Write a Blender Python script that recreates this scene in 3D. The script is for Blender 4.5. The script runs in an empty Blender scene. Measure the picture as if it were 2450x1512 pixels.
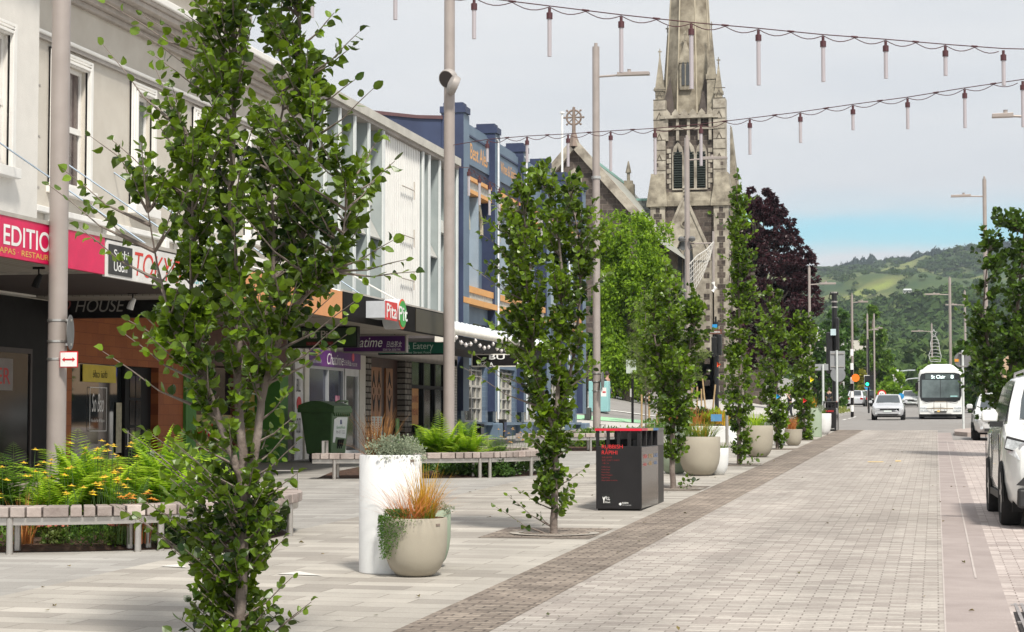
import bpy, math, random
import numpy as np
from mathutils import Vector, Matrix
random.seed(7); RNG = np.random.default_rng(11)
S = bpy.context.scene; COL = S.collection
PI = math.pi
# ------------------------------------------------------------------ camera
F_ = 4700.0; CH = 1.6
PITCH = math.atan(254/F_); YAW = math.atan(1015*math.cos(PITCH)/F_)
cam = bpy.data.objects.new('camera', bpy.data.cameras.new('camera')); COL.objects.link(cam)
cam.data.sensor_width = 36; cam.data.lens = F_/2450*36
cam.data.clip_start = 0.1; cam.data.clip_end = 12000
cam.location = (0, 0, CH); cam.rotation_euler = (PI/2+PITCH, 0, YAW)
S.camera = cam
S.render.engine = 'CYCLES'
S.render.resolution_x = 1024; S.render.resolution_y = 632
# ------------------------------------------------------------------ sky, sun, exposure
SUN_EL, SUN_AZ = math.radians(52), math.radians(150)   # azimuth of the sun clockwise from +Y (behind right)
w = bpy.data.worlds.new('World'); S.world = w; w.use_nodes = True
nt = w.node_tree; nt.nodes.clear()
def N(t, **k):
    n = nt.nodes.new(t)
    for a, b in k.items(): setattr(n, a, b)
    return n
out = N('ShaderNodeOutputWorld'); bg = N('ShaderNodeBackground'); bg.inputs[1].default_value = 0.1
sky = N('ShaderNodeTexSky', sky_type='NISHITA', sun_disc=False, sun_elevation=SUN_EL, sun_rotation=SUN_AZ)
tc = N('ShaderNodeTexCoord'); mp = N('ShaderNodeMapping'); mp.inputs['Scale'].default_value = (1.6, 1.6, 7)
nz = N('ShaderNodeTexNoise'); nz.inputs['Scale'].default_value = 3.4; nz.inputs['Detail'].default_value = 7; nz.inputs['Roughness'].default_value = .5
sx = N('ShaderNodeSeparateXYZ')
L = nt.links.new
L(tc.outputs['Generated'], mp.inputs[0]); L(mp.outputs[0], nz.inputs[0]); L(tc.outputs['Generated'], sx.inputs[0])
# bank of cloud: thin gap low over the hills
ad = N('ShaderNodeMath', operation='MULTIPLY_ADD'); ad.inputs[1].default_value = .03; L(nz.outputs[0], ad.inputs[0]); L(sx.outputs[2], ad.inputs[2])
cr = N('ShaderNodeValToRGB'); e = cr.color_ramp.elements
e[0].position = .0; e[0].color = (.93,.93,.93,1)
e[1].position = 1; e[1].color = (1,1,1,1)
for p, c in ((.098,.98),(.103,.5),(.107,.22),(.112,.30),(.120,.8),(.130,1.0)):
    x = cr.color_ramp.elements.new(p); x.color = (c,c,c,1)
L(ad.outputs[0], cr.inputs[0])
cc = N('ShaderNodeValToRGB'); e = cc.color_ramp.elements
e[0].position = .33; e[0].color = (.775,.80,.835,1); e[1].position = .62; e[1].color = (.86,.87,.885,1)
L(nz.outputs[0], cc.inputs[0])
cs = N('ShaderNodeVectorMath', operation='SCALE'); cs.inputs['Scale'].default_value = 7.5; L(cc.outputs[0], cs.inputs[0])
mx = N('ShaderNodeMix', data_type='RGBA'); L(cr.outputs[0], mx.inputs[0])
hs = N('ShaderNodeVectorMath', operation='MULTIPLY'); hs.inputs[1].default_value = (.50,1.12,1.22); L(sky.outputs[0], hs.inputs[0])
L(hs.outputs[0], mx.inputs[6]); L(cs.outputs[0], mx.inputs[7])
L(mx.outputs[2], bg.inputs[0]); L(bg.outputs[0], out.inputs[0])
sl = bpy.data.lights.new('sun', 'SUN'); sl.energy = 3.6; sl.angle = math.radians(7); sl.color = (1, .95, .86)
so = bpy.data.objects.new('sun', sl); COL.objects.link(so)
sdir = Vector((math.sin(SUN_AZ)*math.cos(SUN_EL), math.cos(SUN_AZ)*math.cos(SUN_EL), math.sin(SUN_EL)))
so.rotation_euler = sdir.to_track_quat('Z', 'Y').to_euler()
S.view_settings.view_transform = 'Standard'; S.view_settings.look = 'None'
S.view_settings.exposure = 0.43; S.view_settings.gamma = 1; S.view_settings.use_curve_mapping = False
# ------------------------------------------------------------------ picture -> world helpers
_R = cam.rotation_euler.to_matrix()
def ray(x, y): return _R @ Vector(((x-1225)/F_, (756-y)/F_, -1))
def atY(x, y, Y):                    # point seen at (x, y) of the photo, at depth Y down the street
    d = ray(x, y); t = Y/d.y; return Vector((d.x*t, Y, CH+d.z*t))
def atX(x, y, X):                    # point on the plane X = const
    d = ray(x, y); t = X/d.x; return Vector((X, d.y*t, CH+d.z*t))
PROF = ((-20,-.34),(77,1.3),(125,1.87),(194,3.0),(400,6.5),(700,14))
def gz(Y, X=0.0):
    z = float(np.interp(Y, [a for a, b in PROF], [b for a, b in PROF]))
    if X < -9.6 and Y > 80: z += .19*min(-9.6-X, 30)*min(1, (Y-80)/15)
    return z
def gnd(x, y):
    d = ray(x, y); lo, hi = 4.0, 380.0
    f = lambda Y: CH+d.z*Y/d.y-gz(Y)
    for k in range(60):
        m = (lo+hi)/2
        if f(m) > 0: lo = m
        else: hi = m
    return Vector((d.x/d.y*lo, lo, gz(lo)))
# ------------------------------------------------------------------ materials
_M = {}
def mat(name, col, rough=.6, var=.12, scale=4.0, bump=0.0, bscale=None, metal=0.0, spec=.5, coat=0, emit=0, trans=0, col2=None, detail=4, island=0, alpha=1):
    if name in _M: return _M[name]
    m = bpy.data.materials.new(name); m.use_nodes = True; t = m.node_tree; b = t.nodes['Principled BSDF']
    b.inputs['Roughness'].default_value = rough; b.inputs['Metallic'].default_value = metal
    b.inputs['Specular IOR Level'].default_value = spec; b.inputs['Coat Weight'].default_value = coat
    b.inputs['Transmission Weight'].default_value = trans; b.inputs['Alpha'].default_value = alpha
    tcn = t.nodes.new('ShaderNodeTexCoord'); nz = t.nodes.new('ShaderNodeTexNoise')
    nz.inputs['Scale'].default_value = scale; nz.inputs['Detail'].default_value = detail; nz.inputs['Roughness'].default_value = .6
    t.links.new(tcn.outputs['Object'], nz.inputs[0])
    r = t.nodes.new('ShaderNodeValToRGB'); e = r.color_ramp.elements
    c2 = col2 or tuple(min(1, c*(1+var)) for c in col); c1 = col if col2 else tuple(c*(1-var) for c in col)
    e[0].position = .3; e[0].color = (*c1, 1); e[1].position = .7; e[1].color = (*c2, 1)
    t.links.new(nz.outputs[0], r.inputs[0]); last = r.outputs[0]
    if island:
        g = t.nodes.new('ShaderNodeNewGeometry'); h = t.nodes.new('ShaderNodeHueSaturation')
        mr = t.nodes.new('ShaderNodeMapRange'); mr.inputs[3].default_value = 1-island; mr.inputs[4].default_value = 1+island
        t.links.new(g.outputs['Random Per Island'], mr.inputs[0]); t.links.new(mr.outputs[0], h.inputs['Value'])
        t.links.new(last, h.inputs['Color']); last = h.outputs[0]
    t.links.new(last, b.inputs['Base Color'])
    if emit: b.inputs['Emission Color'].default_value = (*col, 1); b.inputs['Emission Strength'].default_value = emit
    if bump:
        n2 = t.nodes.new('ShaderNodeTexNoise'); n2.inputs['Scale'].default_value = bscale or scale*6; n2.inputs['Detail'].default_value = 5
        t.links.new(tcn.outputs['Object'], n2.inputs[0])
        bp = t.nodes.new('ShaderNodeBump'); bp.inputs['Strength'].default_value = bump; bp.inputs['Distance'].default_value = .02
        t.links.new(n2.outputs[0], bp.inputs['Height']); t.links.new(bp.outputs[0], b.inputs['Normal'])
    _M[name] = m; return m
def brickmat(name, c1, c2, mortar, bw, rh, ms, plane='XY', off=.5, rough=.75, bump=.4, var=.25, vscale=.6, squash=1.0, rot=0, fine=30, bias=0, spec=.3, wear=0):
    if name in _M: return _M[name]
    m = bpy.data.materials.new(name); m.use_nodes = True; t = m.node_tree; b = t.nodes['Principled BSDF']; ln = t.links.new
    tcn = t.nodes.new('ShaderNodeTexCoord'); sp = t.nodes.new('ShaderNodeSeparateXYZ'); cb = t.nodes.new('ShaderNodeCombineXYZ')
    ln(tcn.outputs['Object'], sp.inputs[0])
    ix = {'X':0,'Y':1,'Z':2}
    ln(sp.outputs[ix[plane[0]]], cb.inputs[0]); ln(sp.outputs[ix[plane[1]]], cb.inputs[1])
    mpn = t.nodes.new('ShaderNodeMapping'); mpn.inputs['Rotation'].default_value = (0,0,rot); ln(cb.outputs[0], mpn.inputs[0])
    br = t.nodes.new('ShaderNodeTexBrick'); ln(mpn.outputs[0], br.inputs[0])
    br.offset = off; br.squash = squash; br.inputs['Scale'].default_value = 1
    br.inputs['Color1'].default_value = (*c1,1); br.inputs['Color2'].default_value = (*c2,1); br.inputs['Mortar'].default_value = (*mortar,1)
    br.inputs['Mortar Size'].default_value = ms; br.inputs['Brick Width'].default_value = bw; br.inputs['Row Height'].default_value = rh
    br.inputs['Bias'].default_value = bias; br.inputs['Mortar Smooth'].default_value = .2
    nz = t.nodes.new('ShaderNodeTexNoise'); nz.inputs['Scale'].default_value = vscale; nz.inputs['Detail'].default_value = 6; ln(tcn.outputs['Object'], nz.inputs[0])
    nf = t.nodes.new('ShaderNodeTexNoise'); nf.inputs['Scale'].default_value = fine; nf.inputs['Detail'].default_value = 3; ln(tcn.outputs['Object'], nf.inputs[0])
    a = t.nodes.new('ShaderNodeMath'); a.operation = 'ADD'; ln(nz.outputs[0], a.inputs[0]); ln(nf.outputs[0], a.inputs[1])
    mr = t.nodes.new('ShaderNodeMapRange'); mr.inputs[1].default_value = .6; mr.inputs[2].default_value = 1.4
    mr.inputs[3].default_value = 1-var; mr.inputs[4].default_value = 1+var; ln(a.outputs[0], mr.inputs[0])
    h = t.nodes.new('ShaderNodeHueSaturation'); ln(br.outputs['Color'], h.inputs['Color']); ln(mr.outputs[0], h.inputs['Value'])
    last = h.outputs[0]
    if wear:      # gum spots, oil drops and long worn streaks
        vo = t.nodes.new('ShaderNodeTexVoronoi'); vo.inputs['Scale'].default_value = 1.3; ln(tcn.outputs['Object'], vo.inputs['Vector'])
        v2 = t.nodes.new('ShaderNodeMapRange'); v2.inputs[1].default_value = .035; v2.inputs[2].default_value = .05; v2.inputs[3].default_value = .62; v2.inputs[4].default_value = 1; ln(vo.outputs['Distance'], v2.inputs[0])
        m2 = t.nodes.new('ShaderNodeMapping'); m2.inputs['Scale'].default_value = (1.3,.06,1); ln(tcn.outputs['Object'], m2.inputs[0])
        n3 = t.nodes.new('ShaderNodeTexNoise'); n3.inputs['Scale'].default_value = 1.0; n3.inputs['Detail'].default_value = 5; ln(m2.outputs[0], n3.inputs[0])
        n4 = t.nodes.new('ShaderNodeTexNoise'); n4.inputs['Scale'].default_value = .35; n4.inputs['Detail'].default_value = 9; n4.inputs['Roughness'].default_value = .7; ln(tcn.outputs['Object'], n4.inputs[0])
        ad = t.nodes.new('ShaderNodeMath'); ad.operation = 'ADD'; ln(n3.outputs[0], ad.inputs[0]); ln(n4.outputs[0], ad.inputs[1])
        m3 = t.nodes.new('ShaderNodeMapRange'); m3.inputs[1].default_value = .72; m3.inputs[2].default_value = 1.25; m3.inputs[3].default_value = 1-wear; m3.inputs[4].default_value = 1+wear*.6; ln(ad.outputs[0], m3.inputs[0])
        mu = t.nodes.new('ShaderNodeMath'); mu.operation = 'MULTIPLY'; ln(v2.outputs[0], mu.inputs[0]); ln(m3.outputs[0], mu.inputs[1])
        h2 = t.nodes.new('ShaderNodeHueSaturation'); ln(last, h2.inputs['Color']); ln(mu.outputs[0], h2.inputs['Value']); last = h2.outputs[0]
    ln(last, b.inputs['Base Color']); b.inputs['Roughness'].default_value = rough; b.inputs['Specular IOR Level'].default_value = spec
    bp = t.nodes.new('ShaderNodeBump'); bp.inputs['Strength'].default_value = bump; bp.inputs['Distance'].default_value = .01
    s = t.nodes.new('ShaderNodeMath'); s.operation = 'SUBTRACT'; ln(nf.outputs[0], s.inputs[0]); ln(br.outputs['Fac'], s.inputs[1])
    ln(s.outputs[0], bp.inputs['Height']); ln(bp.outputs[0], b.inputs['Normal'])
    _M[name] = m; return m
def leafmat(name, dark, light, trans=.35, rough=.45, gl=.5, hv=.35):
    if name in _M: return _M[name]
    m = bpy.data.materials.new(name); m.use_nodes = True; t = m.node_tree; ln = t.links.new
    b = t.nodes['Principled BSDF']; o = t.nodes['Material Output']
    g = t.nodes.new('ShaderNodeNewGeometry'); r = t.nodes.new('ShaderNodeValToRGB'); e = r.color_ramp.elements
    e[0].color = (*dark,1); e[1].color = (*light,1); e[0].position = .1; e[1].position = .95
    tcn = t.nodes.new('ShaderNodeTexCoord'); nz = t.nodes.new('ShaderNodeTexNoise'); nz.inputs['Scale'].default_value = 1.7; ln(tcn.outputs['Object'], nz.inputs[0])
    a = t.nodes.new('ShaderNodeMath'); a.operation = 'MULTIPLY_ADD'; a.inputs[1].default_value = .6; ln(g.outputs['Random Per Island'], a.inputs[0])
    s = t.nodes.new('ShaderNodeMath'); s.operation = 'MULTIPLY_ADD'; s.inputs[1].default_value = 1.3; s.inputs[2].default_value = -.45; ln(nz.outputs[0], s.inputs[0]); ln(s.outputs[0], a.inputs[2])
    ln(a.outputs[0], r.inputs[0]); ln(r.outputs[0], b.inputs['Base Color'])
    b.inputs['Roughness'].default_value = rough; b.inputs['Specular IOR Level'].default_value = gl
    tr = t.nodes.new('ShaderNodeBsdfTranslucent'); hh = t.nodes.new('ShaderNodeHueSaturation'); hh.inputs['Value'].default_value = 1.6; hh.inputs['Hue'].default_value = .485
    ln(r.outputs[0], hh.inputs['Color']); ln(hh.outputs[0], tr.inputs[0])
    mx = t.nodes.new('ShaderNodeMixShader'); mx.inputs[0].default_value = trans; ln(b.outputs[0], mx.inputs[1]); ln(tr.outputs[0], mx.inputs[2]); ln(mx.outputs[0], o.inputs[0])
    _M[name] = m; return m
# ------------------------------------------------------------------ objects
def tag(o, label=None, cat=None, group=None, kind=None):
    if label: o['label'] = label
    if cat: o['category'] = cat
    if group: o['group'] = group
    if kind: o['kind'] = kind
    return o
def thing(name, label, cat, loc=(0,0,0), rz=0, group=None):
    o = bpy.data.objects.new(name, None); COL.objects.link(o); o.empty_display_size = .2
    o.location = loc; o.rotation_euler = (0,0,rz); return tag(o, label, cat, group)
def base_of(p):
    v = Vector((0,0,0))
    while p is not None: v += Vector(p.location); p = p.parent
    return v
class MB:
    def __init__(s): s.v = []; s.f = []; s.m = []; s.mi = 0
    def add(s, vs, fs):
        o = len(s.v); s.v += [tuple(v) for v in vs]; s.f += [tuple(i+o for i in f) for f in fs]; s.m += [s.mi]*len(fs); return s
    def box(s, x0, x1, y0, y1, z0, z1):
        v = [(x,y,z) for z in (z0,z1) for y in (y0,y1) for x in (x0,x1)]
        return s.add(v, [(0,2,3,1),(4,5,7,6),(0,1,5,4),(2,6,7,3),(0,4,6,2),(1,3,7,5)])
    def obox(s, c, a, b, d, ha, hb, hd):     # oriented box: centre, 3 axes, half sizes
        c = Vector(c); a = Vector(a).normalized()*ha; b = Vector(b).normalized()*hb; d = Vector(d).normalized()*hd
        v = [c+a*i+b*j+d*k for k in (-1,1) for j in (-1,1) for i in (-1,1)]
        return s.add(v, [(0,2,3,1),(4,5,7,6),(0,1,5,4),(2,6,7,3),(0,4,6,2),(1,3,7,5)])
    def prism(s, pts, axis, a0, a1):         # polygon in the plane normal to axis
        def P(p, a): return {'X':(a,p[0],p[1]),'Y':(p[0],a,p[1]),'Z':(p[0],p[1],a)}[axis]
        n = len(pts); v = [P(p,a0) for p in pts]+[P(p,a1) for p in pts]
        return s.add(v, [tuple(range(n))[::-1], tuple(range(n,2*n))]+[(i,(i+1)%n,n+(i+1)%n,n+i) for i in range(n)])
    def tube(s, pts, r, n=6, cap=True):
        pts = [Vector(p) for p in pts]; R = r if isinstance(r,(list,tuple)) else [r]*len(pts)
        rings = []
        for i, p in enumerate(pts):
            d = (pts[min(i+1,len(pts)-1)]-pts[max(i-1,0)])
            if d.length < 1e-9: d = Vector((0,0,1))
            d.normalize(); u = d.cross(Vector((0,0,1))) if abs(d.z) < .95 else d.cross(Vector((0,1,0)))
            u.normalize(); w_ = d.cross(u)
            rings.append([p+(u*math.cos(2*PI*k/n)+w_*math.sin(2*PI*k/n))*R[i] for k in range(n)])
        v = [q for g in rings for q in g]; f = []
        for i in range(len(pts)-1):
            for k in range(n): f.append((i*n+k, i*n+(k+1)%n, (i+1)*n+(k+1)%n, (i+1)*n+k))
        if cap: f += [tuple(range(n)), tuple(range((len(pts)-1)*n, len(pts)*n))[::-1]]
        return s.add(v, f)
    def lathe(s, prof, c, n=32, cap=False, axis='Z'):
        v = []; f = []
        for r, h in prof:
            for k in range(n):
                a = 2*PI*k/n; q = (r*math.cos(a), r*math.sin(a), h)
                if axis == 'X': q = (q[2], q[0], q[1])
                if axis == 'Y': q = (q[0], q[2], q[1])
                v.append((c[0]+q[0], c[1]+q[1], c[2]+q[2]))
        for i in range(len(prof)-1):
            for k in range(n): f.append((i*n+k, i*n+(k+1)%n, (i+1)*n+(k+1)%n, (i+1)*n+k))
        if cap: f += [tuple(range(n))[::-1], tuple(range((len(prof)-1)*n, len(prof)*n))]
        return s.add(v, f)
    def quad(s, a, b, c, d): return s.add([a,b,c,d], [(0,1,2,3)])
    def build(s, name, m, parent=None, smooth=False, bevel=0, local=False):
        me = bpy.data.meshes.new(name); b = Vector((0,0,0)) if local else base_of(parent)
        me.from_pydata([(v[0]-b.x, v[1]-b.y, v[2]-b.z) for v in s.v], [], s.f); me.update()
        for x in (m if isinstance(m,(list,tuple)) else [m]): me.materials.append(x)
        if isinstance(m,(list,tuple)): me.polygons.foreach_set('material_index', s.m)
        o = bpy.data.objects.new(name, me); COL.objects.link(o)
        if parent is not None: o.parent = parent
        if smooth:
            me.polygons.foreach_set('use_smooth', [True]*len(me.polygons))
            if smooth != 'full': me.set_sharp_from_angle(angle=math.radians(40))
        if bevel:
            bv = o.modifiers.new('bevel','BEVEL'); bv.width = bevel; bv.segments = 2; bv.limit_method = 'ANGLE'; bv.harden_normals = False
        return o
def single(mb, name, m, label, cat, group=None, **k): return tag(mb.build(name, m, **k), label, cat, group)
def text(txt, name, m, parent, p, w_, h, face='X', ext=.004, font_bold=False, shear=0, keep=False, label=None, flip=False):
    """lettering fitted into a w_ x h box whose lower left corner is p; face 'X' looks towards +X, 'Y' looks towards -Y"""
    c = bpy.data.curves.new(name, 'FONT'); c.body = txt; c.size = 1; c.extrude = 0; c.shear = shear; c.offset = .012 if font_bold else 0
    o = bpy.data.objects.new(name, c); COL.objects.link(o)
    dg = bpy.context.evaluated_depsgraph_get(); me = bpy.data.meshes.new_from_object(o.evaluated_get(dg)); bpy.data.objects.remove(o)
    vs = np.array([v.co[:] for v in me.vertices]) if len(me.vertices) else np.zeros((0,3))
    if len(vs) == 0: return None
    mn, mxx = vs.min(0), vs.max(0); sy = h/max(1e-6, mxx[1]-mn[1]); sx_ = w_/max(1e-6, mxx[0]-mn[0])
    b = base_of(parent)
    for v in me.vertices:
        a = (v.co.x-mn[0])*sx_; u = (v.co.y-mn[1])*sy
        if flip: a = w_-a
        v.co = Vector((p[0]+ext, p[1]+a, p[2]+u))-b if face == 'X' else Vector((p[0]+a, p[1]-ext, p[2]+u))-b
    me.materials.clear(); me.materials.append(m)
    q = bpy.data.objects.new(name, me); COL.objects.link(q); q.parent = parent
    return q
def kids(o): return [c for c in bpy.data.objects if c.parent == o]
def copytree(o, parent=None, _k=None):
    c = o.copy(); COL.objects.link(c)
    if parent is not None: c.parent = parent
    for ch in kids(o): copytree(ch, c)
    return c
def place(o, loc, rz=0, label=None, group=None, s=None):
    o.location = loc; o.rotation_euler = (0,0,rz)
    if label: o['label'] = label
    if group: o['group'] = group
    if s: o.scale = (s,s,s)
    return o
def instmesh(name, tv, tf, P, A, B, C, m, parent=None, smooth=False):
    """template verts tv (k,3) placed n times with axes A,B,C (n,3, scaled)"""
    tv = np.array(tv, float); n = len(P); k = len(tv); b = base_of(parent)
    V = P[:,None,:]+tv[None,:,0:1]*A[:,None,:]+tv[None,:,1:2]*B[:,None,:]+tv[None,:,2:3]*C[:,None,:]
    V = V.reshape(-1,3)-np.array(b)
    fs = []; 
    for i in range(n):
        o = i*k; fs += [tuple(j+o for j in f) for f in tf]
    me = bpy.data.meshes.new(name); me.from_pydata(V.tolist(), [], fs); me.update(); me.materials.append(m)
    if smooth: me.polygons.foreach_set('use_smooth', [True]*len(me.polygons))
    o = bpy.data.objects.new(name, me); COL.objects.link(o)
    if parent is not None: o.parent = parent
    return o
LEAF3 = ([(0,0,0),(-.30,.12,.03),(.30,.12,.03),(-.47,.42,.09),(0,.42,-.02),(.47,.42,.09),(-.36,.74,.05),(0,.74,-.02),(.36,.74,.05),(0,1.03,-.10)],
         [(0,4,3,1),(0,2,5,4),(3,4,7,6),(4,5,8,7),(6,7,9),(7,8,9)])
LEAF1 = ([(0,0,0),(-.42,.45,.08),(0,1,-.05),(.42,.45,.08)], [(0,3,2,1)])
LEAF2 = ([(0,0,0),(-.42,.45,.10),(0,1,-.05),(.42,.45,.10)], [(0,2,1),(0,3,2)])
def norm(a): return a/np.maximum(1e-9, np.linalg.norm(a, axis=1, keepdims=True))
def leaves(name, P, D, m, parent, L, Wd=1.0, tmpl=LEAF3, up=.8, jit=.25):
    P = np.asarray(P, float); D = norm(np.asarray(D, float)); n = len(P)
    U = RNG.normal(size=(n,3))*(1-up)*1.6+np.array([0,0,up]); X = norm(np.cross(D, U)); Z = norm(np.cross(X, D))
    l = L*(1+RNG.uniform(-jit*1.5, jit, (n,1)))
    return instmesh(name, tmpl[0], tmpl[1], P, X*l*Wd*RNG.uniform(.75,1.08,(n,1)), D*l, Z*l*RNG.uniform(-.8,3.2,(n,1)), m, parent)
HAZE = 0.00012
# ================================================================== THE SETTING
asph = mat('asphalt', (.215,.20,.19), .85, .12, .9, .3, 60, col2=(.275,.26,.245), detail=8)
pave_light = brickmat('light_stone_paving', (.29,.265,.235), (.44,.41,.365), (.21,.19,.165), .92, .30, .006, 'XY', .37, .8, .25, .16, 1.1, rot=.05, fine=60, wear=.16)
pave_dark = brickmat('grey_stone_paving', (.285,.27,.25), (.38,.365,.34), (.24,.225,.21), .8, .26, .006, 'XY', .4, .8, .2, .14, .8, rot=-.04, fine=50, wear=.16)
pave_shop = brickmat('footpath_paving', (.25,.235,.215), (.36,.34,.315), (.20,.185,.17), 1.1, .32, .008, 'XY', .5, .8, .2, .2, .5, rot=-.02, fine=40, wear=.2)
cobble = brickmat('dark_cobbles', (.185,.15,.125), (.31,.26,.215), (.12,.10,.085), .21, .105, .010, 'XY', .5, .85, .9, .45, 1.5, fine=25, wear=.25)
roadbrick = brickmat('road_pavers', (.30,.265,.24), (.44,.405,.365), (.205,.18,.16), .235, .104, .006, 'XY', .5, .85, .5, .18, .8, fine=35, bias=-.1, wear=.22)
roadbrick2 = brickmat('parking_bay_pavers', (.33,.28,.26), (.50,.44,.41), (.21,.17,.155), .235, .104, .006, 'XY', .5, .85, .5, .2, .6, fine=35, wear=.22)
chan = mat('channel_stone', (.26,.215,.20), .8, .1, 1.5, .25, 40, col2=(.36,.305,.285), detail=8)
whitep = mat('white_road_paint', (.75,.74,.70), .7, .08, 20)
yellowp = mat('yellow_road_paint', (.72,.50,.16), .7, .08, 20)
greenp = mat('green_cycle_paint', (.30,.55,.33), .8, .1, 5)
def sheet(name, m, X0, X1, Y0, Y1, dz, kind='structure', nx=1, ys=None, skew=None):
    ys = ys or sorted({Y0, Y1, *[y for y in (77,80,85,90,95,125,194,300) if Y0 < y < Y1]})
    v = []; f = []
    for y in ys:
        for i in range(nx+1):
            f_ = (y-12)/64 if skew else 0; x = X0+(X1-X0)*i/nx; x += (skew[0]*(1-i/nx)+skew[1]*i/nx)*f_ if skew else 0; v.append((x, y, gz(y, x)+dz))
    for j in range(len(ys)-1):
        for i in range(nx): a = j*(nx+1)+i; f.append((a, a+1, a+nx+2, a+nx+1))
    b = MB(); b.add(v, f); return tag(b.build(name, m), kind=kind)
gm = MB(); gx = [-700,-250,-100,-60,-40,-30,-25,-20,-17,-15,-12,-9.6,-5,0,5,12,40,100,250,700]; gy = [-20,0,20,40,60,77,80,82,85,88,92,95,105,125,150,194,250,300,400,520]
gm.add([(x,y,gz(y,x)) for y in gy for x in gx], [(j*len(gx)+i, j*len(gx)+i+1, (j+1)*len(gx)+i+1, (j+1)*len(gx)+i) for j in range(len(gy)-1) for i in range(len(gx)-1)])
tag(gm.build('ground', asph), kind='structure')
sheet('pavement', pave_light, -7.15, -3.42, 4, 77, .006)
sheet('pavement', pave_dark, -11.2, -7.15, 4, 78, .006)
sheet('footpath', pave_shop, -14.6, -11.2, 4, 79, .006)
sheet('cobble_strip', cobble, -3.52, -2.90, 4, 76.5, .010, skew=(-.2,.18))
sheet('road', roadbrick, -3.2, .05, 4, 76.2, .007)
sheet('road_channel', chan, .05, .50, 4, 72, .008)
sheet('channel_line', mat('pale_joint', (.42,.37,.345), .8, .1, 3), .30, .318, 17, 60, .012)
sheet('channel_edge', mat('pale_joint', (.42,.37,.345), .8), .038, .050, 6, 69, .011)
sheet('parking_bay', roadbrick2, .50, 9, 4, 62, .006)
sheet('road_marking', whitep, .98, 1.32, 22.1, 22.6, .012)
sheet('road_marking', whitep, .70, 1.05, 13.0, 13.1, .012) if 0 else None
a, b_ = gnd(2076,1106), gnd(2114,1106)
sheet('road_marking', yellowp, a.x, b_.x, a.y-.15, a.y+.15, .012)
a = gnd(2149,1104); sheet('road_marking', yellowp, a.x-.06, a.x+.06, a.y-.25, a.y+.25, .012)
# slab inlays (pale triangular pavers)
for (x, y, wx, wy) in ((725,1376,.38,.30),(425,1357,.25,.25)):
    p = gnd(x,y); m_ = MB(); m_.add([(p.x-wx*.6,p.y-.05,gz(p.y)+.011),(p.x+wx*.6,p.y-.15,gz(p.y)+.011),(p.x-wx*.35,p.y+wy,gz(p.y)+.011)], [(0,1,2)])
    tag(m_.build('pavement_inlay', mat('pale_inlay',(.58,.56,.52),.8,.12,6)), kind='structure')
# intersection: stop line, lane marks, far pavements
sheet('road_marking', whitep, -3.4, 2.4, 117.6, 118.1, .012)
for k in range(3): sheet('road_marking', whitep, -5.2+k*.0, -5.05, 112+k*7, 116+k*7, .012)
sheet('road_marking', whitep, -9, -4.2, 84.2, 84.6, .012)
sheet('road_marking', whitep, -9, -4.6, 92.0, 92.3, .012)
kerbm = mat('kerb_stone', (.46,.44,.41), .8, .1, 3, .2, 40)
def raised(name, m, pts, h=.13):
    b = MB(); n = len(pts); top = [(x,y,gz(y,x)+h) for x, y in pts]; bot = [(x,y,gz(y,x)-.1) for x, y in pts]
    b.add(top+bot, [tuple(range(n))]+[(i, n+i, n+(i+1)%n, (i+1)%n) for i in range(n)]); return tag(b.build(name, m), kind='structure')
raised('pavement', mat('far_footpath', (.47,.45,.42), .8, .1, 1, .1), [(-6.6,103),(-6.2,112),(-6.2,150),(-10.5,172),(-11.6,195),(-11.6,260),(-18,260),(-13.8,103.5)])
raised('pavement', mat('far_footpath', (.47,.45,.42)), [(-14.0,103.5),(-14.0,109),(-20,109),(-26,109),(-26,103.5),(-20,103.5)])
raised('traffic_island', mat('island_top', (.36,.30,.27), .8, .1, 3), [(1.0,66.5),(.6,68),(.62,71),(.85,73),(1.3,74),(2.2,74.5),(9,74.5),(9,66.5)], .14)
raised('pavement', mat('far_footpath', (.47,.45,.42)), [(3.2,110),(3.0,130),(3.0,260),(14,260),(14,110)])
# side street climbing to the left
def sidestrip(name, m, Y0, Y1, dz):
    v = []; xs = [-12,-14.6,-17,-20,-24,-30,-39]; ys = [Y0, (Y0+Y1)/2, Y1]
    for y in ys:
        for x in xs: v.append((x, y, gz(y,x)+dz))
    b = MB(); k = len(xs); b.add(v, [(j*k+i, (j+1)*k+i, (j+1)*k+i+1, j*k+i+1) for j in range(2) for i in range(k-1)]); return tag(b.build(name, m), kind='structure')
sidestrip('side_street_path', mat('far_footpath', (.47,.45,.42)), 79.6, 84, .02)
sidestrip('side_street_path', mat('far_footpath', (.47,.45,.42)), 99.5, 103.3, .03)
sidestrip('cycle_lane', greenp, 84.6, 86.6, .012)
sidestrip('road_marking', whitep, 90.3, 90.6, .012)
# drain grate in the channel
gr = thing('drain_grate', 'black slotted drain grate set in the channel at the bottom right edge', 'drain grate', (.85,14.3,gz(14.3)))
bb = MB(); iron = mat('cast_iron', (.12,.10,.09), .5, .2, 8, metal=.6); z = gz(14.3)
bb.box(.52,1.14,12.4,16.2,z-.02,z+.010); bb.build('grate_pit', mat('pit_dark', (.02,.016,.015), .9), gr)
bb = MB()
for k in range(13): bb.box(.545+k*.045,.568+k*.045,12.45,16.15,z+.009,z+.02)
for yy in (12.42,13.7,14.95,16.12): bb.box(.52,1.14,yy,yy+.05,z+.0095,z+.0215)
bb.build('grate_bars', mat('grate_steel', (.33,.30,.29), .5, .2, 8, metal=.5), gr)
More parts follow.
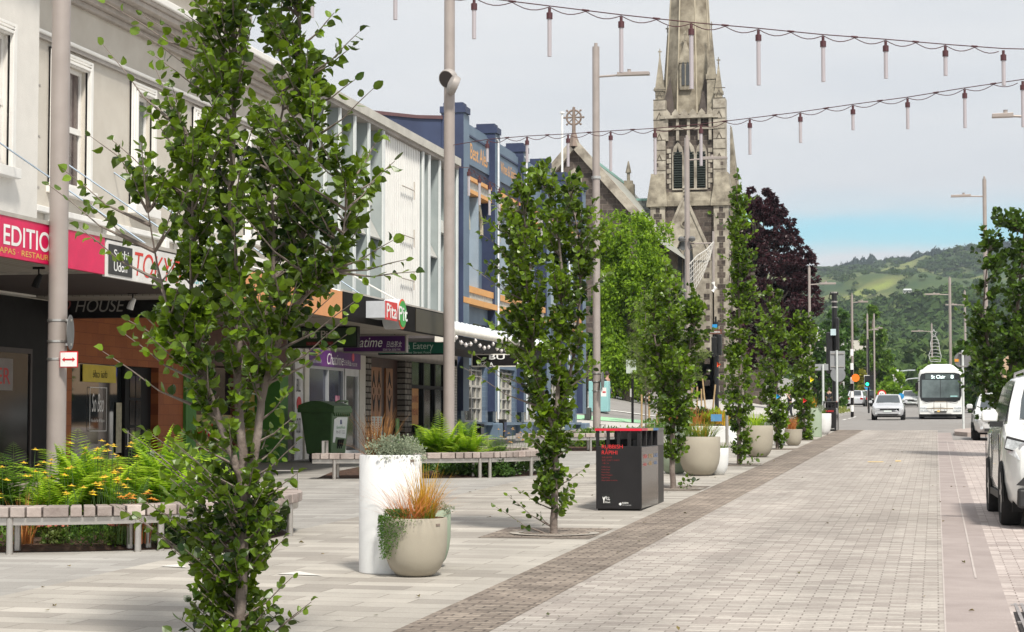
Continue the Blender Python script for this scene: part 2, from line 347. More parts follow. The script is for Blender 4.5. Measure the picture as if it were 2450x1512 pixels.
# ================================================================== STREET BUILDINGS (left side, front on X = -14.3)
FX = -14.3
def fy(x, y=1000): return atX(x, y, FX).y
cream = mat('cream_plaster', (.52,.475,.41), .85, .05, 1.5, .2, 90, col2=(.60,.56,.49), detail=8)
creamw = mat('white_trim_plaster', (.78,.76,.72), .7, .05, 4, .1, 60)
greytrim = mat('grey_moulding', (.36,.33,.30), .8, .1, 4)
def glassm(name, col=(.02,.025,.03), r=.06, spec=.6): return mat(name, col, r, .25, 1.5, spec=spec)
dglass = glassm('dark_glass', (.010,.011,.012), .1, .25); 
paleglass = mat('curtained_glass', (.16,.18,.17), .08, .3, 1.2, spec=.8)
# --- cream two storey building
cb = thing('shop_building', 'cream plaster building with moulded cornice and white sash windows at the left edge', 'building', (FX,32,gz(32)))
Yw = [(26.5,28.0),(30.1,31.35),(33.45,34.2),(36.5,37.25),(39.5,40.3)]
b = MB(); zt = 10.4
# wall built round real window openings
b.box(-24,FX,18,43.3,7.62,9.3); b.box(-24,FX,18,43.3,3.6,5.55)
ys = [18]+[q for a_ in Yw for q in a_]+[43.3]
for i in range(0,len(ys),2): b.box(-24,FX,ys[i],ys[i+1],5.55,7.62)
b.box(-24,-14.6,18,40,9.3,zt)
b.box(-24,FX+.22,18,29.28,5.2,9.3)if 0 else None
b.build('wall', cream, cb)
b = MB(); b.box(FX-.0+.003,FX+.22,20,26.5,3.6,8.7); b.box(FX+.003,FX+.22,28.0,29.1,3.6,8.7); b.box(FX+.003,FX+.22,26.5,28.0,7.62,8.7); b.box(FX+.003,FX+.22,26.5,28.0,3.6,5.55); b.build('corner_pilaster', mat('pilaster_plaster', (.70,.67,.62), .85, .05, 3, .2, 80), cb)
b = MB()
for i, (dx, z0, z1) in enumerate(((.10,8.70,8.80),(.2,8.80,8.9),(.34,8.9,9.02),(.5,9.02,9.12),(.55,9.12,9.2))): b.box(FX+.001*i,FX+dx,18,43.2-.001*i,z0,z1)
b.build('cornice', mat('cornice_plaster', (.40,.36,.32), .8, .15, 3, .2, 40), cb, bevel=.015)
b = MB(); b.box(-15,FX+.6,18,43.25,9.2,9.34); b.box(FX+.003,FX+.10,18,43.2,7.95,8.02); b.build('string_course', creamw, cb, bevel=.02)
b = MB(); b.box(FX+.003,FX+.07,29.3,43.2,7.88,7.945); b.box(-14.55,-14.4,18,40.05,zt-.25,zt+.02); b.build('moulding', greytrim, cb)
for k in range(9): z = 5.0+k*.42; b = MB(); b.box(FX+.003,FX+.008,29.3,29.62 if k%2 else 29.5,z,z+.03); b.build('quoin_joint', greytrim, cb)
for i, (y0, y1) in enumerate(Yw):
    f = MB(); z0, z1 = 5.55, 7.62; X = FX+(.22 if i == 0 else 0)
    for d, o, h in ((.20,.07,.05),(.13,.09,.035),(.07,.11,.05)):    # stepped architrave
        f.box(X+.004,X+o,y0-d,y0-d+h+.02,z0-.1,z1+d); f.box(X+.004,X+o,y1+d-h-.02,y1+d,z0-.1,z1+d); f.box(X+.004,X+o-.002,y0-d,y1+d,z1+d-h,z1+d)
    f.box(X+.004,X+.05,y0-.2,y0,z0-.1,z1+.2); f.box(X+.004,X+.05,y1,y1+.2,z0-.1,z1+.2); f.box(X+.004,X+.051,y0-.2,y1+.2,z1,z1+.2)
    f.box(X-.25,X+.16,y0-.22,y1+.22,z0-.16,z0)      # sill
    wn = f.build('window', creamw, cb, bevel=.008)
    s = MB(); s.box(X-.12,X-.07,y0,y0+.05,z0,z1); s.box(X-.12,X-.07,y1-.06,y1,z0,z1); s.box(X-.121,X-.065,y0,y1,z1-.07,z1); s.box(X-.12,X-.06,y0,y1,6.52,6.62); s.box(X-.121,X-.065,y0,y1,z0,z0+.09)
    s.build('sash', creamw, wn)
    g = MB(); g.box(X-.11,X-.10,y0,y1,z0,z1); g.build('pane', mat('brown_curtain_glass',(.10,.075,.07),.12,.5,2.5,spec=.8) if i < 2 else paleglass, wn)
b = MB()
for yy in (29.9,32.2,34.7,35.5,37.8,40.5): b.box(FX+.003,FX+.18,yy-.09,yy+.09,4.82,5.02); b.box(FX+.002,FX+.14,yy-.07,yy+.07,4.68,4.82)
b.box(FX+.001,FX+.13,29.3,43,5.02,5.12); b.build('bracket', creamw, cb, bevel=.01)
for k, yy in enumerate((27.8,30.1,32.6,35.1,38.9)):      # tie rods holding the canopy
    r = MB(); r.tube([(FX,yy,6.05),(-11.4,yy+.1,4.1)], .014, 6); r.build('tie_rod', mat('rod_blue', (.22,.27,.33), .5, metal=.3), cb)
# lower shop front of this building
blk = mat('black_paint', (.010,.009,.009), .6, .3, 5, spec=.2); orng = brickmat('orange_painted_brick', (.30,.085,.025), (.36,.11,.03), (.21,.055,.018), .5, .2, .006, 'YZ', .5, .6, .3, .15, 2)
b = MB(); b.box(-15.2,FX-.02,18,30.2,0,3.6); b.build('shop_front', blk, cb)
for k,(y0,y1) in enumerate(((25.2,27.4),(27.7,29.4))):
    f = MB(); zz = .75; f.box(FX-.01,FX+.03,y0,y0+.06,zz,2.75); f.box(FX-.01,FX+.03,y1-.06,y1,zz,2.75); f.box(FX-.011,FX+.031,y0,y1,2.7,2.78); f.box(FX-.011,FX+.033,y0,y1,zz-.08,zz)
    sw = f.build('shop_window', mat('brown_frame',(.05,.035,.03),.5), cb); g = MB(); g.box(FX+.0,FX+.006,y0,y1,zz,2.75); g.build('pane', dglass, sw)
    if k == 1:
        q = MB(); q.box(FX+.012,FX+.016,28.0,28.75,2.1,2.6); po = q.build('poster', mat('poster_cream',(.22,.19,.17),.6), sw); text('ER', 'lettering', mat('poster_red',(.5,.03,.03),.6), po, (FX+.016,28.2,2.2), .45, .25)
b = MB(); b.box(-15.2,FX,30.2,36.0,2.62,3.6); b.box(-15.2,FX,30.2,30.95,0,2.62); b.box(-15.2,FX,34.75,36.0,0,2.62); b.box(-15.2,FX,30.95,33.3,0,.86); b.build('orange_shop_front', orng, cb)
g = MB(); g.box(FX-.12,FX-.1,30.95,33.3,.86,2.62); sw = g.build('shop_window', mat('shop_glass_mirror',(.015,.018,.018),.03,.2,1,spec=1.0,coat=.5), cb)
f = MB(); f.box(FX-.09,FX-.02,30.95,31.0,.86,2.62); f.box(FX-.09,FX-.02,33.25,33.3,.86,2.62); f.box(FX-.091,FX-.021,30.96,33.29,.865,.92); f.build('frame', blk, sw)
q = MB(); q.box(FX-.08,FX-.07,31.55,32.95,2.30,2.60); yb = q.build('yellow_banner', mat('yellow_vinyl',(.62,.47,.03),.5), sw)
text('thai café', 'lettering', blk, yb, (FX-.07,31.95,2.38), .62, .13, flip=True)
q = MB()
for yy, xx in ((31.85,0),(32.55,0)): q.box(FX-.075,FX-.07,yy,yy+.012,1.45,2.2)
q.box(FX-.075,FX-.07,31.85,32.562,1.44,1.452); q.box(FX-.075,FX-.07,31.85,32.562,2.2,2.212); q.build('decal_frame', creamw, sw)
text('So Bao', 'lettering', creamw, sw, (FX-.08,31.95,1.78), .5, .32, shear=.25)
text('Noodle Bar & Bistro', 'lettering', creamw, sw, (FX-.08,31.92,1.6), .56, .06)
for yy in (31.85,32.15,32.5):
    q = MB(); q.lathe([(.001,-.05),(.03,-.03),(.04,.01),(.02,.045),(.001,.05)], (FX-.3,yy,2.24), 10); q.build('lamp_bulb', mat('warm_bulb',(1,.5,.15),.4,emit=6), sw)
q = MB(); q.box(FX-.075,FX-.07,32.98,33.22,1.05,1.95); q.build('menu_sheet', mat('menu_paper',(.42,.38,.26),.7,.25,12), sw)
d = MB(); d.box(FX-.2,FX-.15,33.3,34.75,.0,2.62); dr = d.build('door', blk, cb)
for (y0,y1,z0,z1) in ((33.75,33.98,2.05,2.45),(34.02,34.25,2.05,2.45),(33.75,33.98,1.55,2.0),(34.02,34.25,1.55,2.0),(33.75,33.98,1.1,1.5),(34.02,34.25,1.1,1.5)):
    g = MB(); g.box(FX-.15,FX-.14,y0,y1,z0,z1); g.build('pane', dglass, dr)
g = MB(); g.tube([(FX-.12,33.5,1.1),(FX-.07,33.5,1.15),(FX-.07,33.5,1.45),(FX-.12,33.5,1.5)], .012, 6); g.build('handle', mat('steel_handle',(.5,.48,.45),.3,metal=1), dr)
# green shop
grn = brickmat('green_boards', (.07,.22,.035), (.09,.27,.045), (.03,.10,.02), .07, 6, .006, 'YZ', .5, .55, .3, .1, 2)
b = MB(); b.box(-15.2,FX+.0,36.0,42.2,2.75,3.6); b.box(-15.2,-14.9,36.0,42.2,0,2.75); b.build('fascia_board', mat('brown_stain',(.09,.03,.015),.5,.2,4), cb)
for x0_,y0_,y1_,z1_ in ((.06,36.0,36.55,2.75),(.06,41.6,42.15,2.75)): b = MB(); b.box(-14.9,FX+x0_,y0_,y1_,0,z1_); b.build('green_pilaster', grn, cb)
b = MB(); b.box(-14.9,FX+.02,36.55,39.2,.0,1.02); b.build('stall_riser', grn, cb)
g = MB(); g.box(-14.5,-14.48,36.6,39.2,1.05,2.72); sw = g.build('shop_window', dglass, cb)
q = MB(); q.box(-14.47,-14.45,36.9,39.1,1.1,1.75); po = q.build('tulip_poster', mat('poster_mixed',(.42,.33,.12),.6,.3,3), sw)
fl = MB()
for k in range(13):
    yy = 37+k*.165+random.uniform(-.04,.04); zz = 1.3+random.random()*.3; fl.lathe([(.001,-.08),(.06,-.03),(.065,.03),(.02,.09),(.001,.1)], (-14.44,yy,zz), 8); 
fl.build('tulip_heads', mat('tulip_red',(.55,.02,.015),.5,.3,6), po)
f = MB(); f.box(-14.5,-14.36,36.56,36.66,1.0,2.75); f.box(-14.5,-14.36,39.1,39.2,1.0,2.75); f.box(-14.5,-14.35,36.56,39.2,1.0,1.08); f.build('frame', mat('red_brown_frame',(.14,.035,.02),.5), sw)
q = MB(); q.box(-14.86,-14.8,40.2,41.5,1.0,2.3); po = q.build('hanging_poster', mat('poster_mixed2',(.5,.25,.06),.6,.4,4,col2=(.45,.42,.1)), cb)
for y0, y1, o_ in ((42.15,42.55,.02),(42.6,42.95,.1)): b = MB(); b.box(-15.2,FX-o_,y0,y1,0,3.6); b.build('brown_post', mat('taupe_paint',(.16,.135,.115),.6,.1,4), cb)
b = MB(); b.box(-15.2,FX-.05,42.95,43.55,0,3.6); pw = b.build('poster_wall', mat('pasted_posters',(.55,.52,.50),.7,.35,7,col2=(.75,.72,.70)), cb)
text('C15D', 'graffiti', blk, pw, (FX-.05,43.08,1.35), .3, .35, shear=.3); q = MB(); q.lathe([(.001,0),(.17,0),(.17,.01),(.001,.01)], (FX-.05,43.25,2.02), 20, axis='X'); q.build('red_seal', mat('seal_red',(.5,.02,.02),.6), pw)
text('BILL', 'graffiti', blk, pw, (FX-.05,43.06,2.3), .3, .3, shear=.2)
# canopy over the cream building
def canopy(name, label, Y0, Y1, zt, zb, Xe, fm, under, zroof=None):
    c = thing(name, label, 'awning', (Xe,(Y0+Y1)/2,zb))
    b = MB(); b.box(FX+.01,Xe-.06,Y0,Y1,zb+.05,zb+.12); b.build('soffit', under, c)
    b = MB(); b.box(FX+.01,Xe-.06,Y0,Y1,zt-.05,zt); b.build('roof', mat('lead_grey',(.35,.35,.35),.6), c)
    b = MB(); b.box(Xe-.06,Xe,Y0,Y1,zb,zt); return c, b.build('fascia', fm, c)
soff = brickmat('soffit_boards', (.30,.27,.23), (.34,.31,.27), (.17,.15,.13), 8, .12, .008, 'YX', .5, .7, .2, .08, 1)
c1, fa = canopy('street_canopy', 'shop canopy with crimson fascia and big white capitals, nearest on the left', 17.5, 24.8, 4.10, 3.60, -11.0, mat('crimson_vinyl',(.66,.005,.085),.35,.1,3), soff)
b = MB(); b.box(-11.12,-10.99,17.5,34,4.10,4.15); b.box(-14.2,-11.01,24.8,24.84,3.62,4.08); b.build('top_trim', mat('trim_taupe',(.42,.39,.35),.6), c1)
wl = mat('white_lettering',(.82,.82,.80),.5); yl = mat('gold_lettering',(.72,.50,.10),.5)
yE = atX(0,560,-11).y
text('THE EDITION', 'lettering', wl, fa, (-11.0,20.93,3.75), 2.5, .25, font_bold=True)
text('CHINESE TAPAS · RESTAURANT', 'small_lettering', yl, fa, (-11.0,20.85,3.645), 2.6, .07)
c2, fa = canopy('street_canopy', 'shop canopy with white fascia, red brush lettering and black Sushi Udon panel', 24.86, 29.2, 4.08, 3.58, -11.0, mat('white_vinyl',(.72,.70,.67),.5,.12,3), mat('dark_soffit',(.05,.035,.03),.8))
q = MB(); q.box(-10.999,-10.99,24.92,25.72,3.62,4.03); pn = q.build('black_panel', mat('black_vinyl',(.035,.034,.034),.6,.3,5), fa)
text('Sushi', 'lettering', wl, pn, (-10.99,25.08,3.85), .5, .12, font_bold=True); text('Udon', 'lettering', wl, pn, (-10.99,25.08,3.67), .45, .13, font_bold=True)
text('TOKYO', 'lettering', mat('red_lettering',(.62,.03,.015),.5), fa, (-11.0,25.82,3.66), 1.75, .34, shear=.2)
text('sushi bar', 'small_lettering', mat('teal_lettering',(.15,.45,.50),.5), fa, (-11.0,27.9,3.7), 1.0, .25)
c3, fa = canopy('street_canopy', 'shop canopy with plain orange fascia behind the leafy front tree', 29.25, 35.72, 4.08, 3.56, -11.0, mat('orange_fascia',(.66,.29,.11),.5,.06,2), soff)
for nm, lb, x, y, Y in (('canopy_spotlight','small black spotlight hanging under the crimson canopy',93,640,24),('canopy_spotlight','white bulb spotlight under the white fascia with red lettering',318,683,29)):
    p = atY(x,y,Y); t = thing(nm, lb, 'spotlight', (p.x,p.y,3.65)); q = MB(); q.box(p.x-.08,p.x+.08,p.y-.02,p.y+.02,3.62,3.65); q.tube([(p.x,p.y,3.64),(p.x,p.y,3.52)],.012); q.build('bracket', blk, t)
    q = MB(); q.tube([(p.x+.03,p.y,3.55),(p.x-.02,p.y,3.47),(p.x-.05,p.y,3.38)],[.03,.05,.055],10); q.build('lamp_shade', blk if Y == 24 else wl, t)
def hang(label, x0, y0, x1, y1, Y, m, side=None, th=.18, ztop=3.95):
    a, c = atY(x0,y0,Y), atY(x1,y1,Y); t = thing('hanging_sign', label, 'sign', ((a.x+c.x)/2, Y, a.z))
    b = MB(); b.box(a.x,c.x,Y,Y+th,c.z,a.z); bx = b.build('sign_box', side or blk, t)
    b = MB(); b.box(a.x+.03,c.x-.03,Y-.006,Y-.0005,c.z+.03,a.z-.03); pn = b.build('sign_face', m, t)
    b = MB()
    for xx in (a.x+.3,c.x-.3): b.tube([(xx,Y+th/2,a.z-.01),(xx,Y+th/2,ztop)], .015)
    b.build('hanger', blk, t); return t, pn, a, c
outl = mat('dull_white_line',(.30,.28,.25),.6); rdl = mat('dull_red_line',(.22,.05,.04),.6)
t, pn, a, c = hang('long black hanging sign with dim outlined capitals under the left canopies', 15,700,495,757,30.3, blk, th=.2)
text('TOKYO', 'lettering', rdl, pn, atY(30,746,30.29), 1.05, .2, face='Y', shear=.25); p = atY(180,747,30.29); text('HOUSE', 'lettering', outl, pn, p, .88, .21, face='Y', shear=.25)
text('TOKYO', 'lettering_core', blk, pn, atY(34,743,30.28), 1.0, .155, face='Y', shear=.25) if 0 else None
# --- shop fronts under the finned building
dk = mat('shop_interior_dark', (.012,.011,.011), .7)
fb = thing('shop_building', 'pale building with tall concrete fins and white ribbed panel over the black canopy', 'building', (FX,51,gz(51)))
fy0, fy1 = 43.3, 58.35; zR = 9.68
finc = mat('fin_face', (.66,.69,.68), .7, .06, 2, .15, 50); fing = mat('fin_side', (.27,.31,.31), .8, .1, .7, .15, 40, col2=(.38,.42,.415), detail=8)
b = MB(); b.box(-26,FX-.55,fy0,fy1,3.5,9.4); b.build('wall', mat('infill_panel',(.34,.38,.38),.8,.08,1,.1), fb)
b = MB(); b.box(-26.05,FX+.12,fy0,fy1,9.45,zR); b.build('roof_slab', mat('concrete_coping',(.50,.48,.43),.85,.15,1.5,.3,30,detail=8), fb)
b = MB(); b.box(FX-.55,FX+.05,fy0,fy1,9.35,9.448); b.build('soffit', mat('soffit_stained',(.33,.30,.27),.85,.2,1), fb)
fins = [fy(x,600) for x in (694,735,777,812,848,882,917)]+[fy(1012,600)]+[fy(x,600) for x in (1027,1052,1094)]
fins[0] = 43.45
for i, yy in enumerate(fins):
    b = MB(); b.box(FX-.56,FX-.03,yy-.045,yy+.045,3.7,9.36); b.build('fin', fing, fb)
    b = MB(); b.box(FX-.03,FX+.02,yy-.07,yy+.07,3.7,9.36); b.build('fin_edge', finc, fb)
b = MB(); b.box(FX-.60,FX-.10,fy(917)+.07,fy(1012)-.07,3.7,9.35); rb = b.build('ribbed_panel', brickmat('rib_gap_shade', (.40,.39,.36),(.44,.43,.40),(.30,.29,.26), .16, 9, .02, 'YZ', 0, .6, .5, .05, 1), fb)  # gap colour darkened to put shade between the ribs
b = MB(); n = 21; y0, y1 = fy(917)+.1, fy(1012)-.1
for k in range(n): yy = y0+(y1-y0)*k/n; b.box(FX-.10,FX-.06,yy,yy+(y1-y0)/n*.5,3.7,9.34)
b.build('rib', mat('white_rib',(.80,.79,.76),.5,.05,2), rb)
bays = list(zip(fins[:6], fins[1:7]))+[(fins[8],fins[9]),(fins[9],fins[10])]
for i, (y0, y1) in enumerate(bays):      # recessed bands and tilted sashes
    b = MB(); b.box(FX-.56,FX-.30,y0+.05,y1-.05,7.35,7.72); b.build('lintel', mat('band_concrete',(.60,.60,.56),.8,.1,2), fb)
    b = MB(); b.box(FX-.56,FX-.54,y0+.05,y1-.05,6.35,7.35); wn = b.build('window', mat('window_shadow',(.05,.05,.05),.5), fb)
    if i in (1,2,4,5,6): b = MB(); b.add([(FX-.50,y0+.06,7.3),(FX-.50,y1-.06,7.3),(FX-.05,y1-.06,6.45),(FX-.05,y0+.06,6.45),(FX-.54,y0+.06,7.3),(FX-.54,y1-.06,7.3),(FX-.09,y1-.06,6.42),(FX-.09,y0+.06,6.42)], [(0,1,2,3),(7,6,5,4),(0,3,7,4),(1,5,6,2),(2,6,7,3),(0,4,5,1)]); b.build('open_sash', mat('frosted_pane',(.45,.44,.41),.3,.1,3), wn)
    b = MB(); b.box(FX-.56,FX-.40,y0+.05,y1-.05,3.7,6.35); b.build('lower_panel', mat('grey_green_panel',(.33,.38,.39),.6,.06,1.2), fb)
for yy, zz in ((fy(985,540),6.75),(fy(985,540),5.55),(fy(985,540),8.1)):
    b = MB(); b.tube([(FX+.02,yy+.2,zz-.25),(FX+.02,yy+.2,zz+.25)],.02); b.tube([(FX+.02,yy+.2,zz),(FX+.02,yy-1.1,zz)],.018); b.build('pipe_bracket', mat('pipe_grey',(.50,.45,.40),.6), fb)
for y0,z0_,y1 in ((40.4,5.9,42.0),(38.2,4.95,39.4)): b = MB(); b.tube([(FX,y0,z0_),(-11.3,y1,4.1)], .018, 6); b.build('tie_rod', creamw, fb)
blkst = mat('polished_black_fascia',(.008,.0065,.006),.5,.5,1.0,spec=.04)
c4, fa = canopy('street_canopy', 'shop canopy with glossy black fascia carrying the red and green sign', 35.78, 43.9, 4.085, 3.545, -11.0, blkst, soff)
b = MB(); b.box(-11.05,-10.995,35.75,43.92,4.085,4.12); b.build('top_trim', mat('trim_taupe',(.42,.39,.35),.6), c4)
b = MB(); b.box(-10.998,-10.99,41.1,43.88,3.57,4.06); b.build('bronze_panel', mat('bronze_fascia',(.055,.047,.032),.4,.3,.8,spec=.2), fa)
b = MB(); b.box(-11.05,-10.95,43.9,44.0,3.5,4.1); b.build('end_trim', blk, c4)
# projecting round sign
ss = thing('projecting_sign', 'red plate and green disc sign standing out from the glossy black fascia', 'sign', (-10.9,39.5,3.8))
yP = [atX(x,770,-10.7).y for x in (918,978)]
yq = lambda x: atX(x,765,-10.6).y
b = MB(); b.box(-10.99,-10.62,yq(921),yq(950),3.66,3.99); b.build('back_box', mat('grey_letter_side',(.50,.52,.55),.5), ss)
b = MB(); b.lathe([(.001,0),(.31,0),(.31,.34),(.001,.34)], (-10.96,yq(964),3.80), 32, axis='X'); b.build('disc', mat('grey_letter_side',(.50,.52,.55),.5), ss, smooth=True)
b = MB(); b.lathe([(.001,0),(.31,0),(.31,.01),(.001,.01)], (-10.618,yq(964),3.80), 32, axis='X'); b.build('orange_ring', mat('orange_ring',(.75,.10,.03),.4), ss)
b = MB(); b.lathe([(.001,0),(.27,0),(.27,.01),(.001,.01)], (-10.605,yq(964),3.80), 32, axis='X'); b.build('green_disc', mat('sign_green',(.03,.33,.05),.4), ss)
b = MB(); b.box(-10.63,-10.61,yq(924),yq(952),3.63,4.0); b.build('red_plate', mat('sign_red',(.62,.02,.02),.4), ss)
text('Pita', 'lettering', wl, ss, (-10.61,yq(926),3.67), yq(950)-yq(926), .29, font_bold=True); text('Pit', 'lettering', wl, ss, (-10.594,yq(953),3.66), yq(974)-yq(953), .29, font_bold=True)
dgm = mat('dark_green_vinyl',(.012,.035,.008),.4,.5,1.5)
t, pn, a, c = hang('dark green hanging sign with cream lettering and a small red strip', 689,782,855,831,39, dgm)
text('Pita Pit', 'lettering', mat('cream_lettering',(.50,.45,.40),.5), pn, atY(723,810,38.99), .64, .16, face='Y', font_bold=True)
b = MB(); p = atY(733,825,38.985); b.box(p.x,p.x+.58,38.975,38.99,p.z-.01,p.z+.06); rp = b.build('red_strip', mat('strip_red',(.16,.01,.01),.5), pn); text('FRESH THINKING • HEALTHY EATING', 'small_lettering', mat('strip_text',(.45,.12,.1),.5), rp, (p.x+.03,38.975,p.z+.005), .52, .04, face='Y')
purp = mat('purple_vinyl',(.03,.008,.09),.4,.4,1.5,col2=(.10,.012,.14))
t, pn, a, c = hang('purple hanging sign with white script lettering behind the dark green one', 820,802,972,843,43.0, purp, mat('grey_box_side',(.28,.26,.24),.5))
text('Chatime', 'lettering', wl, pn, atY(832,831,42.98), .82, .23, face='Y', shear=.3); text('日出茶太', 'lettering', wl, pn, atY(925,831,42.98), .36, .14, face='Y', shear=.2); text('GOOD TEA. GOOD TIME.', 'small_lettering', wl, pn, atY(916,839,42.98), .42, .045, face='Y')
egr = mat('eatery_green',(.005,.13,.075),.4,.1,2)
t, pn, a, c = hang('emerald green hanging sign lettered Eatery next to the second lamp post', 905,812,1066,848,47.5, egr)
text('Hanoia Eatery', 'lettering', mat('pale_green_text',(.55,.70,.60),.5), pn, atY(925,842,47.48), 1.2, .2, face='Y') if 0 else text('a Eatery', 'lettering', mat('pale_green_text',(.55,.70,.60),.5), pn, atY(974,840,47.48), .68, .21, face='Y')
text('Vietnamese Street Food', 'small_lettering', mat('pale_green_text',(.55,.70,.60),.5), pn, atY(945,846,47.48), .93, .055, face='Y')
b = MB(); b.box(-15.5,-14.95,42.6,58.4,0,3.6); b.build('shop_back_wall', dk, fb)
b = MB(); b.box(-14.95,FX,43.3,58.4,3.3,3.7); b.build('transom', mat('transom_taupe',(.20,.18,.16),.7), fb)
for y0, y1 in ((43.55,43.84),(47.98,48.5)): b = MB(); b.box(-14.95,FX,y0,y1,.3,3.3); b.build('cream_pier', mat('cream_pier_paint',(.60,.56,.49),.7,.06,3,.1), fb)
b = MB(); b.box(FX-.1,FX+.02,43.84,47.98,2.93,3.32); fs = b.build('purple_fascia', mat('purple_fascia_vinyl',(.05,.02,.13),.4,.4,.8,col2=(.16,.02,.20)), fb)
text('Chatime', 'lettering', wl, fs, (FX+.02,45.15,2.99), 1.35, .27, shear=.25); text('日出茶太', 'lettering', wl, fs, (FX+.02,46.55,3.0), .55, .14); 
for yy, cc_ in ((44.35,(.75,.50,.08)),(47.3,(.75,.12,.15))):
    b = MB(); b.lathe([(.001,0),(.10,0),(.10,.01),(.001,.01)], (FX+.02,yy,3.22), 16, axis='X'); b.build('fruit_dot', mat('dot%d' % int(yy), cc_, .5), fs); text('GOOD TEA GOOD TIME', 'small_lettering', wl, fs, (FX+.02,yy-.3,3.0), .65, .08)
alu = mat('aluminium_frame',(.55,.57,.60),.35,.08,6,metal=.6)
b = MB()
for yy in (43.84,45.35,46.6): b.box(FX-.12,FX-.02,yy,yy+.09,.6,2.93)
b.box(FX-.12,FX-.021,43.84,46.69,2.86,2.93); b.box(FX-.12,FX-.021,43.84,46.69,.6,.72); sw = b.build('shop_window', alu, fb)
b = MB(); b.box(FX-.09,FX-.08,43.84,46.69,.6,2.9); b.build('pane', mat('blue_dark_glass',(.02,.022,.05),.08,.4,1,spec=.8), sw)
b = MB(); b.box(FX-.075,FX-.07,46.15,46.5,1.5,2.25); b.build('poster', mat('magenta_poster',(.40,.04,.16),.5,.5,9,col2=(.55,.3,.35)), sw)
b = MB()
for yy in (46.75,47.85): b.box(FX-.12,FX-.02,yy,yy+.12,.6,2.93)
b.box(FX-.12,FX-.021,46.75,47.97,2.75,2.93); b.box(FX-.12,FX-.021,46.75,47.97,.55,.9); dr = b.build('door', mat('door_alu',(.62,.63,.64),.4,metal=.3), fb)
b = MB(); b.box(FX-.09,FX-.08,46.87,47.85,.9,2.75); b.build('pane', mat('door_glass',(.06,.055,.05),.1,.2,1,spec=.6), dr)
b = MB(); b.box(FX-.075,FX-.07,46.95,47.2,1.65,2.15); b.build('notice', mat('notice_green',(.45,.58,.42),.6), dr)
b = MB(); b.box(-14.95,FX-.12,43.84,46.7,.3,.62); b.build('stall_riser', mat('riser_grey',(.20,.19,.18),.7), fb)
stn = brickmat('stone_pier', (.13,.11,.09), (.30,.27,.23), (.03,.025,.02), .34, .15, .02, 'YZ', .5, .9, 1.0, .35, 2)
for y0, y1 in ((48.5,48.95),(52.25,52.95)): b = MB(); b.box(-14.95,FX+.02,y0,y1,.3,3.3); b.build('stone_pier', stn, fb)
wood = mat('carved_wood',(.20,.07,.02),.45,.3,2,.3,30,col2=(.33,.13,.04)); wdk = mat('dark_wood',(.05,.02,.012),.5,.3,3)
b = MB(); b.box(FX-.35,FX-.2,48.95,52.25,.3,3.3); dw = b.build('wooden_doors', wdk, fb)
for y0, y1, pat in ((49.0,50.5,3),(50.95,51.6,1)):
    b = MB(); b.box(FX-.2,FX-.15,y0,y1,.55,3.05); lf = b.build('door_leaf', wood, dw)
    k = (y1-y0)/pat; q = MB()
    for i in range(pat):
        cy = y0+k*(i+.5)
        for zc, dz in ((2.72,1),(2.12,-1)):
            q.prism([(cy-.15*k/.5,zc-.2*dz),(cy,zc+.24*dz),(cy+.15*k/.5,zc-.2*dz),(cy+.07*k/.5,zc-.1*dz),(cy,zc-.02*dz),(cy-.07*k/.5,zc-.1*dz)], 'X', FX-.15, FX-.14)
        q.prism([(cy-.03,2.42),(cy,2.5),(cy+.03,2.42),(cy,2.34)], 'X', FX-.15, FX-.14)
    q.build('cut_out', dk, lf)
b = MB(); b.box(FX-.14,FX-.11,49.05,50.45,1.1,1.75); mn = b.build('menu_board', mat('menu_white',(.62,.66,.62),.6,.06,3), dw)
q = MB()
for i in range(4):
    for j in range(9): q.box(FX-.109,FX-.106,49.18+i*.32,49.28+i*.32,1.15+j*.065,1.19+j*.065)
q.build('menu_pictures', mat('menu_pictures',(.28,.07,.04),.6,.5,20), mn)
b = MB(); b.box(FX-.14,FX-.11,51.85,52.15,.95,1.7); b.build('green_notice', mat('green_notice',(.06,.30,.06),.6,.5,8,col2=(.3,.5,.2)), dw)
# eatery front
b = MB()
for yy in (52.95,54.3,55.6,56.9): b.box(FX-.12,FX,yy,yy+.11,.7,3.3)
b.box(FX-.12,FX-.001,52.95,57.0,2.55,2.65); b.box(FX-.12,FX-.001,52.95,57.0,.7,.78); sw = b.build('shop_window', blk, fb)
b = MB(); b.box(FX-.08,FX-.07,53,57,.7,3.3); b.build('pane', dglass, sw)
b = MB(); b.box(FX-.06,FX-.05,53.2,53.95,1.3,2.55); po = b.build('poster', mat('orange_poster',(.50,.22,.05),.6,.15,5), sw); text('BANKS', 'lettering', mat('poster_dkred',(.25,.03,.01),.6), po, (FX-.05,53.28,2.15), .6, .2); text('MENU', 'lettering', mat('poster_dkred',(.25,.03,.01)), po, (FX-.05,53.28,1.8), .6, .18)
b = MB(); b.box(FX-.06,FX-.05,53.1,54.1,.75,1.25); b.build('food_poster', mat('food_poster',(.5,.2,.1),.6,.6,9,col2=(.65,.6,.5)), sw)
b = MB(); b.box(FX-.06,FX-.05,56.0,56.85,.75,1.3); b.build('food_poster', mat('red_stripe_poster',(.55,.12,.10),.6,.6,14,col2=(.6,.55,.5)), sw)
b = MB(); b.box(-14.95,FX+.0,57.0,58.35,.3,3.5); b.build('white_brick_wall', brickmat('white_brick',(.55,.52,.47),(.66,.63,.58),(.34,.31,.28),.23,.085,.012,'YZ',.5,.8,.5,.12,2), fb)
for k in range(5):
    p = atY(1104+k*14-500+0, 851, 52) if 0 else None
